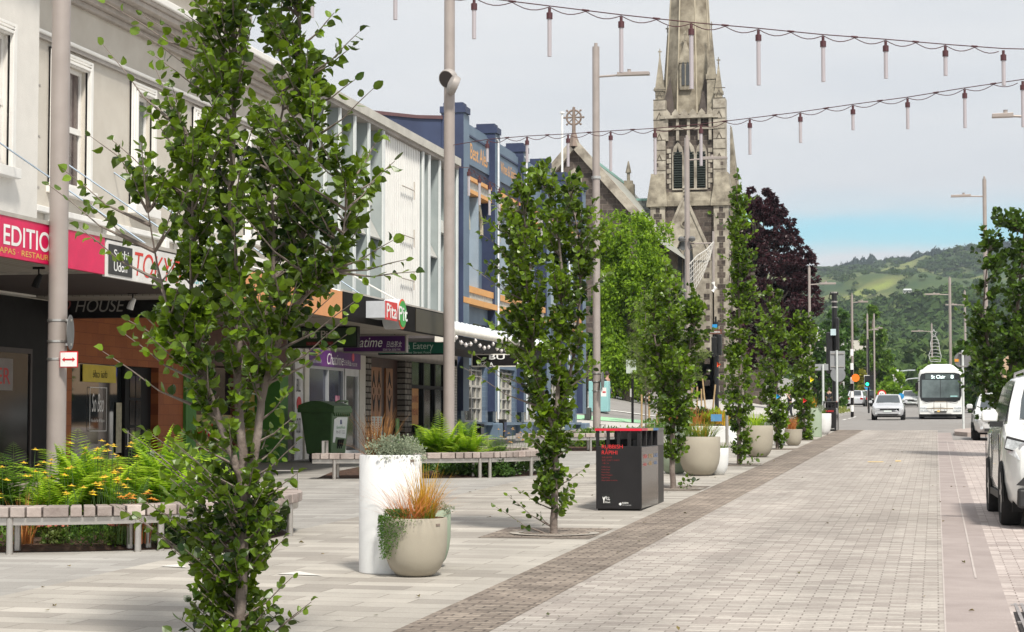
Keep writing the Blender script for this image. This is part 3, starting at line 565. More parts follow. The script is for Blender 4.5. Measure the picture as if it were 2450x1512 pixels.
# --- blue hotel
navy = mat('navy_paint',(.022,.032,.075),.55,.12,1.2,.12,30,col2=(.034,.05,.11),detail=8); slate = mat('slate_blue_paint',(.10,.15,.21),.55,.12,.8,.15,40,col2=(.155,.215,.285),detail=8)
gold = mat('gold_paint',(.70,.36,.12),.5,.08,2); swirl = mat('relief_grey',(.26,.29,.29),.7,.4,9,.8,14,col2=(.55,.55,.50))
BX = FX; Y0, Y1 = 58.5, 80.2
hb = thing('hotel_building', 'navy and slate blue hotel with gold bands and arched upper windows, beyond the finned one', 'building', (BX,69,gz(69)))
b = MB(); b.box(-30,BX-.55,Y0,Y1,0,9.55); b.build('wall', slate, hb)
b = MB(); b.prism([(-30,9.55),(BX-.56,9.55),(BX-.56,10.95),(-15.6,11.0),(-17.5,11.25),(-22,11.2),(-30,10.9)], 'Y', Y0, Y1); b.build('side_gable', navy, hb)
b = MB(); b.prism([(-30,10.9),(-22,11.2),(-17.5,11.25),(-15.6,11.0),(BX-.5,10.95),(BX-.5,11.06),(-15.6,11.1),(-17.5,11.36),(-22,11.3),(-30,11.0)], 'Y', Y0-.06, Y1); b.build('coping', mat('dull_red_coping',(.10,.05,.055),.7), hb)
py = [58.55,63.0,67.6,71.8,75.9,79.4]       # piers
for i, yy in enumerate(py):
    top = 11.15-.0*i
    b = MB(); b.box(BX-.55,BX+.15,yy,yy+.75,1.95,top); pr = b.build('pier', slate, hb)
    b = MB(); b.box(BX-.56,BX+.145,yy-.02,yy-.001,1.95,top-.02); b.build('pier_return_shade', navy, pr)  # sheet on the camera-facing side, its shade put in as navy colour
    b = MB(); b.box(BX-.6,BX+.22,yy-.06,yy+.6,top,top+.2); b.box(BX-.5,BX+.12,yy+.0,yy+.5,top+.2,top+.32); b.build('pier_cap', navy, pr)
    b = MB(); b.box(BX-.5,BX+.3,yy-.08,yy+.83,.3,1.45+.12); b.build('pier_base', slate, pr, bevel=.04)
    if i in (1,2,4): b = MB(); b.tube([(BX+.20,yy+.25,1.7),(BX+.20,yy+.25,10.9),(BX+.14,yy+.1,11.0)], .035, 8); b.build('downpipe', mat('pipe_white',(.72,.74,.76),.5), pr)
for i in range(5):
    y0, y1 = py[i]+.75, py[i+1]; W = y1-y0
    b = MB(); b.box(BX-.55,BX-.05,y0,y1,9.75,10.95); b.prism([(y0,10.95),(y1,10.95),(y1-.25,11.05),(y0+.25,11.05)], 'X', BX-.45, BX-.1); sp = b.build('parapet_panel', slate, hb)
    b = MB(); b.box(BX-.05,BX-.01,y0+.15,y1-.1,10.62,10.68); b.build('shadow_line', navy, sp)
    wd = ('Best Ales','Wines & Spirits','Meals','Cellar','Lodging')[i]
    if i < 2: text(wd, 'lettering', gold, sp, (BX-.05,y0+.95,9.95), W-1.25, .5, font_bold=True)
    b = MB(); b.box(BX-.5,BX-.08,y0+.1,y1-.05,9.35,9.75); lv = b.build('louvre_band', brickmat('louvres_v',(.045,.06,.10),(.07,.09,.14),(.012,.015,.03),.09,4,.02,'YZ',0,.6,.8,.1,2), hb) 
    for zz in (9.22,8.82): b = MB(); b.box(BX-.5,BX+.04,y0,y1,zz,zz+.12); b.build('gold_band', gold, hb)
    b = MB(); b.box(BX-.5,BX-.03,y0,y1,8.94,9.22); b.build('relief_frieze', swirl, hb)
    # recessed wall with two arched windows
    for k in range(2):
        a0 = y0+W*(k*.5)+.02; a1 = a0+W*.5-.04; cy = (a0+a1)/2+.1; hw = .52
        zs, za = 6.45, 7.75
        arch = [(cy-hw,zs),(cy-hw,za)]+[(cy-hw*math.cos(t_*PI/10),za+.75*math.sin(t_*PI/10)) for t_ in range(1,10)]+[(cy+hw,za),(cy+hw,zs)]
        # wall panel around the arch (two side strips plus arch fillets)
        q = MB(); q.box(BX-.54,BX-.30,a0,cy-hw,5.85,8.8); q.box(BX-.54,BX-.30,cy+hw,a1,5.85,8.8); q.box(BX-.54,BX-.30,cy-hw,cy+hw,5.85,zs)
        for t_ in range(10):
            c0, c1_ = cy-hw*math.cos(t_*PI/10), cy-hw*math.cos((t_+1)*PI/10); z0_, z1_ = za+.75*math.sin(t_*PI/10), za+.75*math.sin((t_+1)*PI/10)
            q.prism([(c0,z0_),(c1_,z1_),(c1_,8.8),(c0,8.8)], 'X', BX-.54, BX-.30)
        q.build('window_panel', slate, hb)
        q = MB()
        for t_ in range(10):
            ra, rb_ = 1.0, 1.32
            P_ = lambda r_, u: (cy-hw*r_*math.cos(u*PI/10), za+.75*r_*math.sin(u*PI/10))
            q.prism([P_(ra,t_),P_(ra,t_+1),P_(rb_,t_+1),P_(rb_,t_)], 'X', BX-.30, BX-.22)
        q.build('arch_moulding', mat('arch_cream',(.55,.50,.36),.7,.3,8,.5,20), hb)
        g = MB(); g.prism(arch, 'X', BX-.50, BX-.48); wn = g.build('window', mat('night_glass',(.01,.012,.02),.15,.3,2,spec=.6), hb)
        f = MB(); f.box(BX-.48,BX-.44,cy-hw,cy+hw,7.55,7.62); f.box(BX-.48,BX-.44,cy-.03,cy+.03,zs,8.3); f.build('glazing_bar', navy, wn)
    q = MB(); q.box(BX-.54,BX-.02,(y0+y1)/2-.06,(y0+y1)/2+.16,5.85,8.8); q.build('mullion_pier', mat('pale_blue_edge',(.30,.37,.44),.6,.08,2), hb)
    b = MB(); b.box(BX-.55,BX+.10,y0-.75,y1,5.66,5.86); b.box(BX-.55,BX+.16,y0-.75,y1,5.28,5.46); b.build('gold_band', gold, hb)
    b = MB(); b.box(BX-.55,BX+.06,y0-.75,y1,5.46,5.66); b.build('relief_frieze', swirl, hb)
    b = MB(); b.box(BX-.55,BX-.1,y0,y1,3.4,5.28); b.build('upper_front', slate, hb)
    for k in range(2): 
        q = MB(); a0 = y0+.15+k*1.4; q.box(BX-.1,BX-.09,a0,a0+(.8 if k==0 else 1.9 if W>3.2 else 1.5),4.35,4.75); q.build('fanlight', mat('night_glass',(.01,.012,.02)), hb)
    # ground floor windows
    b = MB(); b.box(BX-.55,BX-.12,y0,y1,.3,1.5); b.box(BX-.55,BX+.1,y0,y1,1.5,1.60); b.build('stall_riser', slate, hb)
    zt_ = 3.32; q = MB(); ww = mat('cream_joinery',(.45,.43,.39),.6,.06,3); m0, m1 = y0+.45, y1-.35
    for q0_,q1_ in ((y0,m0),(m1,y1)): b = MB(); b.box(BX-.55,BX-.1,q0_,q1_,1.6,3.4); b.build('jamb', brickmat('blue_tile',(.10,.14,.20),(.13,.18,.25),(.20,.26,.32),.4,.16,.008,'YZ',.5,.3,.2,.1,2,spec=.5), hb)
    for yy in (m0,(m0+m1)/2-.05,m1-.1): q.box(BX-.34,BX-.22,yy,yy+.1,1.6,zt_)
    for yy in (m0+(m1-m0)*.25,m0+(m1-m0)*.75): q.box(BX-.32,BX-.24,yy,yy+.045,1.6,zt_)
    for zz in (1.6,2.02,2.36,2.72,3.06,3.25): q.box(BX-.331,BX-.23,m0,m1,zz,zz+(.07 if zz in (1.6,2.72) else .04))
    wn = q.build('shop_window', ww, hb)
    g = MB(); g.box(BX-.30,BX-.29,m0,m1,1.6,3.4); g.build('pane', mat('net_curtain_glass',(.05,.05,.05),.15,.6,2,spec=.4,col2=(.22,.22,.20)), wn)
    if i == 1: g = MB(); g.box(BX-.285,BX-.28,m0,(m0+m1)/2+.3,2.05,3.1); g.build('green_poster', mat('green_poster',(.08,.45,.10),.5,.3,2.5,col2=(.3,.42,.12)), wn)
# awning of the hotel
ha = thing('hotel_awning', 'white corrugated metal awning with black valance beyond the glossy black canopy', 'awning', (-12.5,52,4))
zc0, zc1 = 4.78, 3.86
b = MB(); n = 60
v = [];
for k in range(n+1):
    yy = 45.2+(60.4-45.2)*k/n; o_ = .025*(k%2); v += [(-12.0,yy,4.16+o_),(-11.3,yy,3.84+o_)]
b.add(v, [(2*k,2*k+1,2*k+3,2*k+2) for k in range(n)]); b.build('roof_sheet', mat('white_roofing',(.70,.74,.78),.45,.05,3), ha)
b = MB(); b.tube([(-11.25,45.15,3.78),(-11.25,60.5,3.78)], .085, 10); b.build('gutter', mat('gutter_cream',(.72,.69,.62),.5), ha, smooth=True)
b = MB(); b.box(-11.40,-11.33,45.3,60.4,3.38,3.70); vl = b.build('valance', blk, ha); text('bacchusla.co.nz' if 0 else 'la.co.nz', 'lettering', wl, vl, (-11.33,46.45,3.5), 1.3, .1)
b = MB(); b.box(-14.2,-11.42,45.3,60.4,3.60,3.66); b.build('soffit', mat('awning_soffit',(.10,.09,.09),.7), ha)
b = MB(); b.box(-11.6,-11.15,45.1,45.3,3.5,3.8); b.build('end_bracket', mat('gutter_cream',(.72,.69,.62)), ha)
t, pn, a, c = hang('black hanging sign lettered PIZZA under the white metal awning', 1128,847,1240,877,50, blk, mat('gutter_cream',(.72,.69,.62)))
text('PIZZA', 'lettering', wl, pn, atY(1143,875,49.98), .42, .085, face='Y', font_bold=True); text('BU', 'lettering', wl, pn, atY(1170,860,49.98), .42, .13, face='Y', font_bold=True)
fe = thing('festoon_bulbs', 'short string of round bulbs hung along the front of the white awning', 'string lights', (-11.2,50,3.8))
pts = [Vector((-11.2,45.6+k*.5,3.66-.14*math.sin((k%4)/4*PI)+.0)) for k in range(15)]
b = MB(); b.tube(pts, .008, 4); b.build('cable', blk, fe)
for p in pts[::1]: b = MB(); b.lathe([(.001,-.1),(.04,-.07),(.05,-.03),(.02,.01),(.001,.02)], p, 8); b.build('bulb', mat('white_bulb',(.75,.70,.68),.3), fe, smooth=True)
# ================================================================== CHURCH
basalt = brickmat('basalt_blocks', (.055,.045,.04), (.125,.10,.085), (.135,.115,.095), .62, .34, .025, 'XZ', .5, .9, .8, .4, .5, fine=6)
basaltY = brickmat('basalt_blocks_side', (.055,.045,.04), (.125,.10,.085), (.135,.115,.095), .62, .34, .025, 'YZ', .5, .9, .8, .4, .5, fine=6)
lime = mat('weathered_limestone', (.10,.083,.062), .9, .25, 1.3, .6, 9, col2=(.43,.385,.30), detail=12)
limel = mat('pale_limestone', (.17,.145,.115), .9, .12, 1.5, .6, 9, col2=(.50,.455,.375), detail=12)
slatem = brickmat('slate_roof', (.17,.18,.17), (.24,.25,.235), (.09,.095,.09), .5, .3, .02, 'XZ', .5, .7, .4, .2, .4)
louv = mat('green_black_louvre', (.004,.006,.005), .8, spec=.1)
ch = thing('church', 'Gothic stone church with tall spired tower and a gabled nave topped by a wheel cross', 'church', (-17.1,140,gz(140)))
TY = 137.3
def tp(x, y, Y=TY): p = atY(x,y,Y); return p.x, p.z
cx = (tp(1560,480)[0]+tp(1738,480)[0])/2; hw = 2.05
z_st = tp(1650,487)[1]; z_top = tp(1650,300)[1]; z_par = tp(1650,278)[1]; z0 = 2.5
def P_(m, nm, mt, par=None, **k): return m.build(nm, mt, par or ch, **k)
m = MB(); m.box(cx-hw,cx+hw,TY+.5,TY+5.2,z0,z_st); P_(m,'tower_base',basalt)
m = MB(); m.box(cx-hw,cx+hw,TY+.5,TY+5.0,z_st,z_par); P_(m,'belfry_wall',basalt)
m = MB()
# diagonal buttresses, pale with dark checks
BX0 = [tp(1563,600)[0], tp(1690,600)[0]]
for sgn in (-1,1):
    xa = cx+sgn*2.24
    m.box(xa-.52,xa+.52,TY+.1,TY+1.6,z0,z_st); m.box(xa-.62 if sgn<0 else xa-.3,xa+.3 if sgn<0 else xa+.62,TY+4.2,TY+5.6,z0,z_st)
    m.box(xa-.42-(.12*sgn),xa+.42-(.12*sgn),TY+.25,TY+1.5,z_st,z_par+1.3)
P_(m,'buttress',limel)
m = MB()
for sgn in (-1,1):
    xa = cx+sgn*2.24
    for k in range(9): z = z_st+2.4+k*.72; m.box(xa-.45-(.12*sgn),xa+.45-(.12*sgn),TY+.235,TY+.25,z,z+.06)
    for k in range(4): z = z_st+3.1+k*1.5; m.prism([(xa-.22-.12*sgn,z),(xa-.12*sgn,z+.5),(xa+.22-.12*sgn,z),(xa+.16-.12*sgn,z),(xa-.12*sgn,z+.36),(xa-.16-.12*sgn,z)],'Y',TY+.225,TY+.25)
P_(m,'string_moulding',mat('dark_joint_stone',(.10,.085,.065),.9,.25,3))  # thin dark joint lines and blind tracery on the corner piers
m = MB()
for sgn in (-1,1):
    xa = cx+sgn*2.24; z = z0+.4; k = 0
    while z < z_st-.5: m.box(xa-.28 if k%2 else xa-.14, xa+.28 if k%2 else xa+.14, TY+.085,TY+.1,z,z+.38); z += .42; k += 1
    for k in range(20): m.box(xa+.522,xa+.53,TY+.2+(k%2)*.5,TY+.9+(k%2)*.5,z0+k*.75,z0+k*.75+.42)
    xb = cx+sgn*2.30
    for k in range(3): m.box(xb-.1,xb+.1,TY+.24,TY+.25,z_st+1.0+k*.85,z_st+1.25+k*.85)
P_(m,'dark_blocks',basalt)
m = MB()
for sgn in (-1,1):       # splayed offsets
    xa = cx+sgn*2.28
    m.add([(xa-.75,TY-.05,z_st),(xa+.75,TY-.05,z_st),(xa+.75,TY+1.7,z_st),(xa-.75,TY+1.7,z_st),(xa-.45,TY+.25,z_st+2.2),(xa+.45,TY+.25,z_st+2.2),(xa+.45,TY+1.5,z_st+2.2),(xa-.45,TY+1.5,z_st+2.2)], [(0,1,5,4),(1,2,6,5),(2,3,7,6),(3,0,4,7),(3,2,1,0),(4,5,6,7)])
    m.box(xa-.75,xa+.75,TY-.05,TY+1.7,z_st-.16,z_st)
    m.add([(xa+sgn*.2,TY+3.4,z0+12),(xa+sgn*1.0,TY+3.4,z_st-.1),(xa+sgn*.3,TY+3.4,z_st+6),(xa+sgn*.3,TY+4.8,z0+12),(xa+sgn*1.0,TY+4.8,z_st-.1),(xa+sgn*.3,TY+4.8,z_st+6)], [(0,1,2),(5,4,3),(0,3,4,1),(1,4,5,2),(2,5,3,0)])
m.box(cx-hw,cx+hw,TY+.3,TY+.5,z_st-.12,z_st+.25); m.add([(cx-hw,TY+.3,z_st+.25),(cx+hw,TY+.3,z_st+.25),(cx+hw,TY+.5,z_st+.9),(cx-hw,TY+.5,z_st+.9)],[(0,1,2,3)])
P_(m,'offset_course',lime)
# belfry louvres
lz0, lz1 = z_st+1.15, tp(1640,350)[1]
for k in range(3):
    xc = cx+(-1+k)*.83
    pts = [(xc-.31,lz0),(xc-.31,lz1-.55)]+[(xc-.31+.31*math.sin(a*PI/8)**1.0*1,lz1-.55+.75*(1-math.cos(a*PI/8))) for a in range(1,4)]+[(xc,lz1+.12)]+[(xc+.31-.31*math.sin(a*PI/8),lz1-.55+.75*(1-math.cos(a*PI/8))) for a in range(3,0,-1)]+[(xc+.31,lz1-.55),(xc+.31,lz0)]
    q = MB(); q.prism([(xc-.41,lz0-.12),(xc-.41,lz1-.5),(xc-.30,lz1),(xc,lz1+.4),(xc+.30,lz1),(xc+.41,lz1-.5),(xc+.41,lz0-.12)], 'Y', TY+.38, TY+.5); s_ = P_(q,'belfry_window',limel)
    q = MB(); q.prism(pts, 'Y', TY+.355, TY+.379); g = q.build('opening', louv, s_)
    q = MB(); z = lz0+.1
    while z < lz1-.3: q.add([(xc-.3,TY+.33,z),(xc+.3,TY+.33,z),(xc+.3,TY+.354,z+.09),(xc-.3,TY+.354,z+.09)],[(0,1,2,3)]); z += .17
    q.build('louvre', mat('louvre_edge',(.028,.034,.030),.8,spec=.1), s_)
m = MB()
for s in (-1,1): 
    z = lz0; k = 0
    while z < lz1-.3: m.box(*(sorted((cx+s*1.32, cx+s*(1.62 if k%2 else 1.45)))),TY+.42,TY+.5,z,z+.3); z += .36; k += 1
m.box(cx-hw,cx+hw,TY+.2,TY+.5,z_top-.25,z_top-.1); m.box(cx-hw,cx+hw,TY+.15,TY+.5,z_top+.55,z_top+.75); m.box(cx-1.7,cx+1.7,TY+.05,TY+.5,z_par-.1,z_par+.12)
for k in range(5): m.box(cx-1.7+k*.77,cx-1.5+k*.77,TY+.25,TY+.5,z_top-1.0,z_top+.6)
for k in range(6):
    xc = cx-1.6+k*.62; m.prism([(xc-.25,z_top+.75),(xc-.25,z_top+.95),(xc,z_top+1.25),(xc+.25,z_top+.95),(xc+.25,z_top+.75)], 'Y', TY+.3, TY+.5) 
P_(m,'corbel_table',limel)
# spire
zs0 = z_par; sy = TY+2.9
def wx(y): return tp(1607,y,sy)[0], tp(1692,y,sy)[0]
zt0 = tp(1650,0,sy)[1]; w0 = (tp(1692,0,sy)[0]-tp(1607,0,sy)[0])/2; w1 = 1.72; zc = zs0+.3
apex = zt0+(zt0-zc)*w0/(w1-w0); spc = (tp(1607,0,sy)[0]+tp(1692,0,sy)[0])/2
spirem = mat('spire_stone', (.11,.088,.06), .9, .25, .9, .7, 5, col2=(.42,.375,.29), detail=12)
v = [(spc+w1/math.cos(PI/8)*math.cos(PI/8+k*PI/4), sy+w1/math.cos(PI/8)*math.sin(PI/8+k*PI/4), zc) for k in range(8)]+[(spc,sy,apex)]
m = MB(); m.add(v, [(k,(k+1)%8,8) for k in range(8)]); sp_ = P_(m,'spire',spirem)
m = MB()
for k in range(8): m.tube([v[k],Vector(v[k]).lerp(Vector((spc,sy,apex)),.97)], [.07,.02], 5)
m.build('spire_rib', mat('rib_stone',(.42,.37,.28),.9,.2,1), sp_)
m = MB()
for s in (-1,1): m.add([(spc+s*1.95,TY+.7,zc-.6),(spc+s*.75,TY+.75,zc-.6),(spc+s*1.25,TY+1.7,zc+2.9),(spc+s*1.95,sy,zc-.6)], [(0,1,2),(0,2,3),(2,1,3)])
m.box(cx-1.75,cx+1.75,TY+.45,TY+5.0,zs0-.1,zs0+.25); m.build('broach', mat('dark_slate_stone',(.075,.06,.052),.9,.25,2,.4,8), sp_)
# lucarne
lx, lzb = tp(1640,330,TY+.8)[0], tp(1640,300,TY+.8)[1]; lzt = tp(1640,75,TY+1.2)[1]; zg = tp(1640,150,TY+1)[1]
m = MB(); m.box(lx-.42,lx+.42,TY+1.0,TY+2.5,lzb+2.6,zg); m.prism([(lx-.5,zg),(lx,lzt-.6),(lx+.5,zg)], 'Y', TY+.95, TY+2.5); m.tube([(lx,TY+1,lzt-.7),(lx,TY+1,lzt)],[.09,.04]); m.box(lx-.12,lx+.12,TY+.95,TY+1.05,lzt-.25,lzt-.15); lc = m.build('lucarne', lime, sp_)
m = MB()
for s in (-.16,.16): m.prism([(lx+s-.11,lzb+2.9),(lx+s-.11,zg-.2),(lx+s,zg+.1),(lx+s+.11,zg-.2),(lx+s+.11,lzb+2.9)], 'Y', TY+.94, TY+.99)
m.build('lancet', mat('lancet_dark',(.05,.055,.06),.5), lc)
def pinnacle(x, Y, zb, zt, r, finial=True):
    m = MB(); h = zt-zb; m.box(x-r,x+r,Y-r,Y+r,zb,zb+h*.45); m.box(x-r*1.25,x+r*1.25,Y-r*1.25,Y+r*1.25,zb+h*.43,zb+h*.48)
    m.add([(x-r,Y-r,zb+h*.48),(x+r,Y-r,zb+h*.48),(x+r,Y+r,zb+h*.48),(x-r,Y+r,zb+h*.48),(x,Y,zt)], [(0,1,4),(1,2,4),(2,3,4),(3,0,4)])
    for t_ in (.62,.74,.84): m.box(x-r*.9*(1-t_)*2,x+r*.9*(1-t_)*2,Y-.05,Y+.05,zb+h*t_,zb+h*t_+.08)
    m.tube([(x,Y,zt-.25),(x,Y,zt+.25)],[.06,.03],5); m.box(x-.13,x+.13,Y-.05,Y+.05,zt,zt+.08); m.prism([(x-r,zb+h*.40),(x,zb+h*.56),(x+r,zb+h*.40)],'Y',Y-r*1.05,Y-r*.9)
    P_(m,'pinnacle',lime)
pinnacle(tp(1575,120)[0], TY+.8, z_par-.2, tp(1575,120)[1], .30)
pinnacle(tp(1716,140)[0], TY+.8, z_par-.2, tp(1716,140,TY)[1], .26)
pinnacle(tp(1597,60,TY+4)[0], TY+4, z_par-.2, tp(1597,70,TY+4)[1], .24)
pinnacle(tp(1702,60,TY+1.2)[0], TY+1.2, z_par-.2, tp(1702,60,TY+1.2)[1], .30)
# west porch gable
gx_, gz_ = tp(1638,462,TY-.6)[0], tp(1638,470,TY-.6)[1]; gb = tp(1640,640,TY-.6)[1]
lw = gx_-tp(1577,610,TY-.6)[0]
m = MB(); zz = tp(1640,610,TY-.6)[1]
m.prism([(gx_-lw,zz-.4),(gx_-lw,zz),(gx_,gz_),(gx_+lw,zz),(gx_+lw,zz-.4),(gx_+.62,zz-.4),(gx_+.55,zz+.5),(gx_+.3,zz+1.1),(gx_,zz+1.35),(gx_-.3,zz+1.1),(gx_-.55,zz+.5),(gx_-.62,zz-.4)], 'Y', TY-.7, TY-.25); gb_ = P_(m,'porch_gable',limel)
m = MB(); 
for s in (-1,1):
    m.obox((gx_+s*lw/2,TY-.62,(zz+gz_)/2+.06),(s*lw,0,zz-gz_),(0,1,0),(s*(gz_-zz),0,lw),math.hypot(lw,gz_-zz)/2,.17,.09)
m.tube([(gx_,TY-.6,gz_-.1),(gx_,TY-.6,gz_+.5)],[.1,.05]); m.lathe([(.001,-.2),(.16,-.08),(.12,.05),(.2,.18),(.07,.35),(.001,.4)],(gx_,TY-.6,gz_+.4),8)
m.build('coping', limel, gb_)
m = MB(); m.lathe([(.17,0),(.26,0),(.26,.06),(.17,.06)], (gx_,TY-.76,(zz+gz_)/2+.1), 16, axis='Y'); m.build('trefoil_ring', lime, gb_)
m = MB(); m.lathe([(.001,0),(.16,0),(.16,.01),(.001,.01)], (gx_,TY-.715,(zz+gz_)/2+.1), 16, axis='Y'); m.build('trefoil', basalt, gb_)
m = MB(); m.prism([(gx_-.6,z0+4),(gx_-.6,zz+.3),(gx_-.3,zz+1.0),(gx_,zz+1.25),(gx_+.3,zz+1.0),(gx_+.6,zz+.3),(gx_+.6,z0+4)], 'Y', TY-.24, TY-.2); wn = P_(m,'west_window',mat('leaded_glass',(.10,.105,.11),.4,.3,6))
m = MB()
for s in (-.58,-.2,.2,.58): m.box(gx_+s-.04,gx_+s+.04,TY-.32,TY-.24,z0+4,zz+.35)
for s in (-.39,0,.39): m.tube([(gx_+s-.2,TY-.28,zz-.1),(gx_+s-.1,TY-.28,zz+.3),(gx_+s,TY-.28,zz+.45),(gx_+s+.1,TY-.28,zz+.3),(gx_+s+.2,TY-.28,zz-.1)],.04,5)
m.build('tracery', limel, wn)
m = MB(); m.box(gx_-lw,gx_-.62,TY-.6,TY+.5,z0,zz-.4); m.box(gx_+.62,gx_+lw,TY-.6,TY+.5,z0,zz-.4); m.box(gx_-lw,gx_+lw,TY-.6,TY+.5,z0,z0+4); P_(m,'porch_wall',limel)
m = MB()
for k in range(12): m.box(gx_+lw-.35-(k%2)*.15,gx_+lw-.1,TY-.61,TY-.6,zz-.9-k*.75,zz-.5-k*.75)
m.build('dark_blocks', basalt, bpy.data.objects.get('porch_wall') or ch)
# right side small buttress with gablet
m = MB(); xb = tp(1757,560)[0]; m.box(xb-.35,xb+.3,TY+2,TY+3,z0,z_st-2.2); m.add([(xb-.4,TY+1.9,z_st-2.2),(xb+.35,TY+1.9,z_st-2.2),(xb+.35,TY+3,z_st-1.2),(xb-.4,TY+3,z_st-1.2)],[(0,1,2,3)]); P_(m,'side_buttress',limel)
m = MB(); m.tube([(tp(1712,700,TY-.2)[0],TY-.2,z0),(tp(1712,700,TY-.2)[0],TY-.2,z_st-8)],.07,6); P_(m,'downpipe',mat('black_pipe',(.015,.015,.015),.5))
m = MB(); m.box(cx+hw,cx+hw+2.5,TY+5,TY+9,z0,z_st-1.0); P_(m,'aisle_wall',basalt)
m = MB(); m.add([(cx+hw-1,TY+4.9,z_st-1.0),(cx+hw+3,TY+4.9,z_st-1.0),(cx+hw+1,TY+8,z_st+1.5),(cx+hw-1,TY+8,z_st+1.5)],[(0,1,2,3)]); P_(m,'aisle_roof',mat('copper_green',(.30,.52,.46),.7))
# nave gable
NY = 122.0
def np_(x, y, Y=NY): p = atY(x,y,Y); return p.x, p.z
ax_, az = np_(1373,349); rx, rz_ = np_(1484,474); sl = (az-rz_)/(rx-ax_); hwn = 5.1; ez = az-sl*hwn
m = MB(); m.prism([(ax_-hwn,3),(ax_-hwn,ez),(ax_,az),(ax_+hwn*.99,ez),(ax_+hwn*.8,ez),(ax_+hwn*.8,3)], 'Y', NY+.3, NY+.8); P_(m,'gable_wall',basalt)
m = MB(); m.prism([(ax_-hwn,3),(ax_-hwn,ez-.3),(ax_,az-.35),(ax_+hwn*.8,ez+.5),(ax_+hwn*.8,3)], 'Y', NY+.8, NY+24); P_(m,'nave_wall',basaltY)
m = MB()
for s in (-1,1): m.add([(ax_,NY+.8,az+.02),(ax_+s*(hwn+.4),NY+.8,ez-.4*sl),(ax_+s*(hwn+.4),NY+24,ez-.4*sl),(ax_,NY+24,az+.02)],[(0,1,2,3)])
P_(m,'nave_roof',mat('old_slate',(.28,.28,.25),.8,.12,2,.3,8,col2=(.36,.36,.32)))
m = MB(); m.box(ax_-.1,ax_+.1,NY+.8,NY+24,az-.05,az+.14); P_(m,'ridge_capping',mat('copper_green',(.30,.52,.46)))
m = MB(); ln_ = math.hypot(hwn,sl*hwn)
for s in (-1,1): m.obox((ax_+s*hwn/2,NY+.35,(az+ez)/2+.16),(s*hwn,0,-sl*hwn),(0,1,0),(s*sl,0,1),ln_/2,.5,.26)
P_(m,'coping',limel)
m = MB(); m.tube([(ax_,NY,az-.05),(ax_,NY,az+.45),(ax_,NY,az+.8)],[.42,.26,.16],4); m.tube([(ax_,NY,az+.6),(ax_,NY,np_(1373,257)[1])],[.13,.09],6)
zc_ = np_(1373,281)[1]; R_ = .46
m.tube([(ax_+R_*math.cos(a*PI/12),NY,zc_+R_*math.sin(a*PI/12)) for a in range(25)],.07,6,cap=False); m.tube([(ax_-.66,NY,zc_),(ax_+.66,NY,zc_)],.06,6)
for a in range(8): m.tube([(ax_,NY,zc_),(ax_+.60*math.cos(a*PI/4),NY,zc_+.60*math.sin(a*PI/4))],[.045,.035],5); m.lathe([(.001,-.08),(.075,-.03),(.075,.03),(.001,.08)],(ax_+.62*math.cos(a*PI/4),NY,zc_+.62*math.sin(a*PI/4)),6)
P_(m,'wheel_cross',mat('cross_stone',(.22,.17,.14),.9,.2,3))
wxx, wz = np_(1373,430)
m = MB(); m.prism([(wxx-.48,wz-.35),(wxx-.48,wz+.15),(wxx-.28,wz+.55),(wxx,wz+.78),(wxx+.28,wz+.55),(wxx+.48,wz+.15),(wxx+.48,wz-.2),(wxx+.62,wz-.2),(wxx+.62,wz-.48),(wxx-.6,wz-.48),(wxx-.6,wz-.35)], 'Y', NY+.22, NY+.3); gw = P_(m,'gable_window',limel)
m = MB()
for s, h in ((-.29,.12),(0,.45),(.29,.12)): m.prism([(wxx+s-.10,wz-.38),(wxx+s-.10,wz+h-.1),(wxx+s,wz+h+.08),(wxx+s+.10,wz+h-.1),(wxx+s+.10,wz-.38)], 'Y', NY+.19, NY+.22)
m.build('lancet', mat('lancet_dark',(.05,.055,.06)), gw)
# link roof and small pinnacle
m = MB(); lx0, lz_ = np_(1535,475,TY+2); lx1 = np_(1562,475,TY+2)[0]; m.box(lx0-3,lx1+.6,TY+1,TY+1.4,3,lz_-2.8); P_(m,'link_wall',basalt)
m = MB(); m.add([(lx0-4,TY+1,lz_-3),(lx1+1,TY+1,lz_-3),(lx1+1,TY+3,lz_),(lx0-4,TY+3,lz_)],[(0,1,2,3)]); P_(m,'link_roof',slatem)
m = MB(); m.box(lx0-.6,lx1+1,TY+2.9,TY+3.1,lz_-.05,lz_+.12); P_(m,'link_ridge',mat('copper_green',(.30,.52,.46)))
m = MB(); px, pz = np_(1503,385,TY+4); m.add([(px-2.2,TY+4,pz-4.8),(px+1.9,TY+4,pz-4.8),(px,TY+4,pz-2.6),(px-2.2,TY+8,pz-4.8),(px+1.9,TY+8,pz-4.8),(px,TY+8,pz-2.6)],[(0,1,2),(3,5,4),(1,4,5,2),(0,2,5,3)]); m.box(px-.42,px+.42,TY+3.8,TY+4.5,pz-3.2,pz-1.7); m.box(px-.3,px+.3,TY+3.9,TY+4.4,pz-1.7,pz-1.45); m.tube([(px,TY+4.1,pz-1.5),(px,TY+4.1,pz-.9),(px,TY+4.1,pz-.85),(px,TY+4.1,pz)],[.12,.12,.22,.04],6); P_(m,'transept_gable',lime)
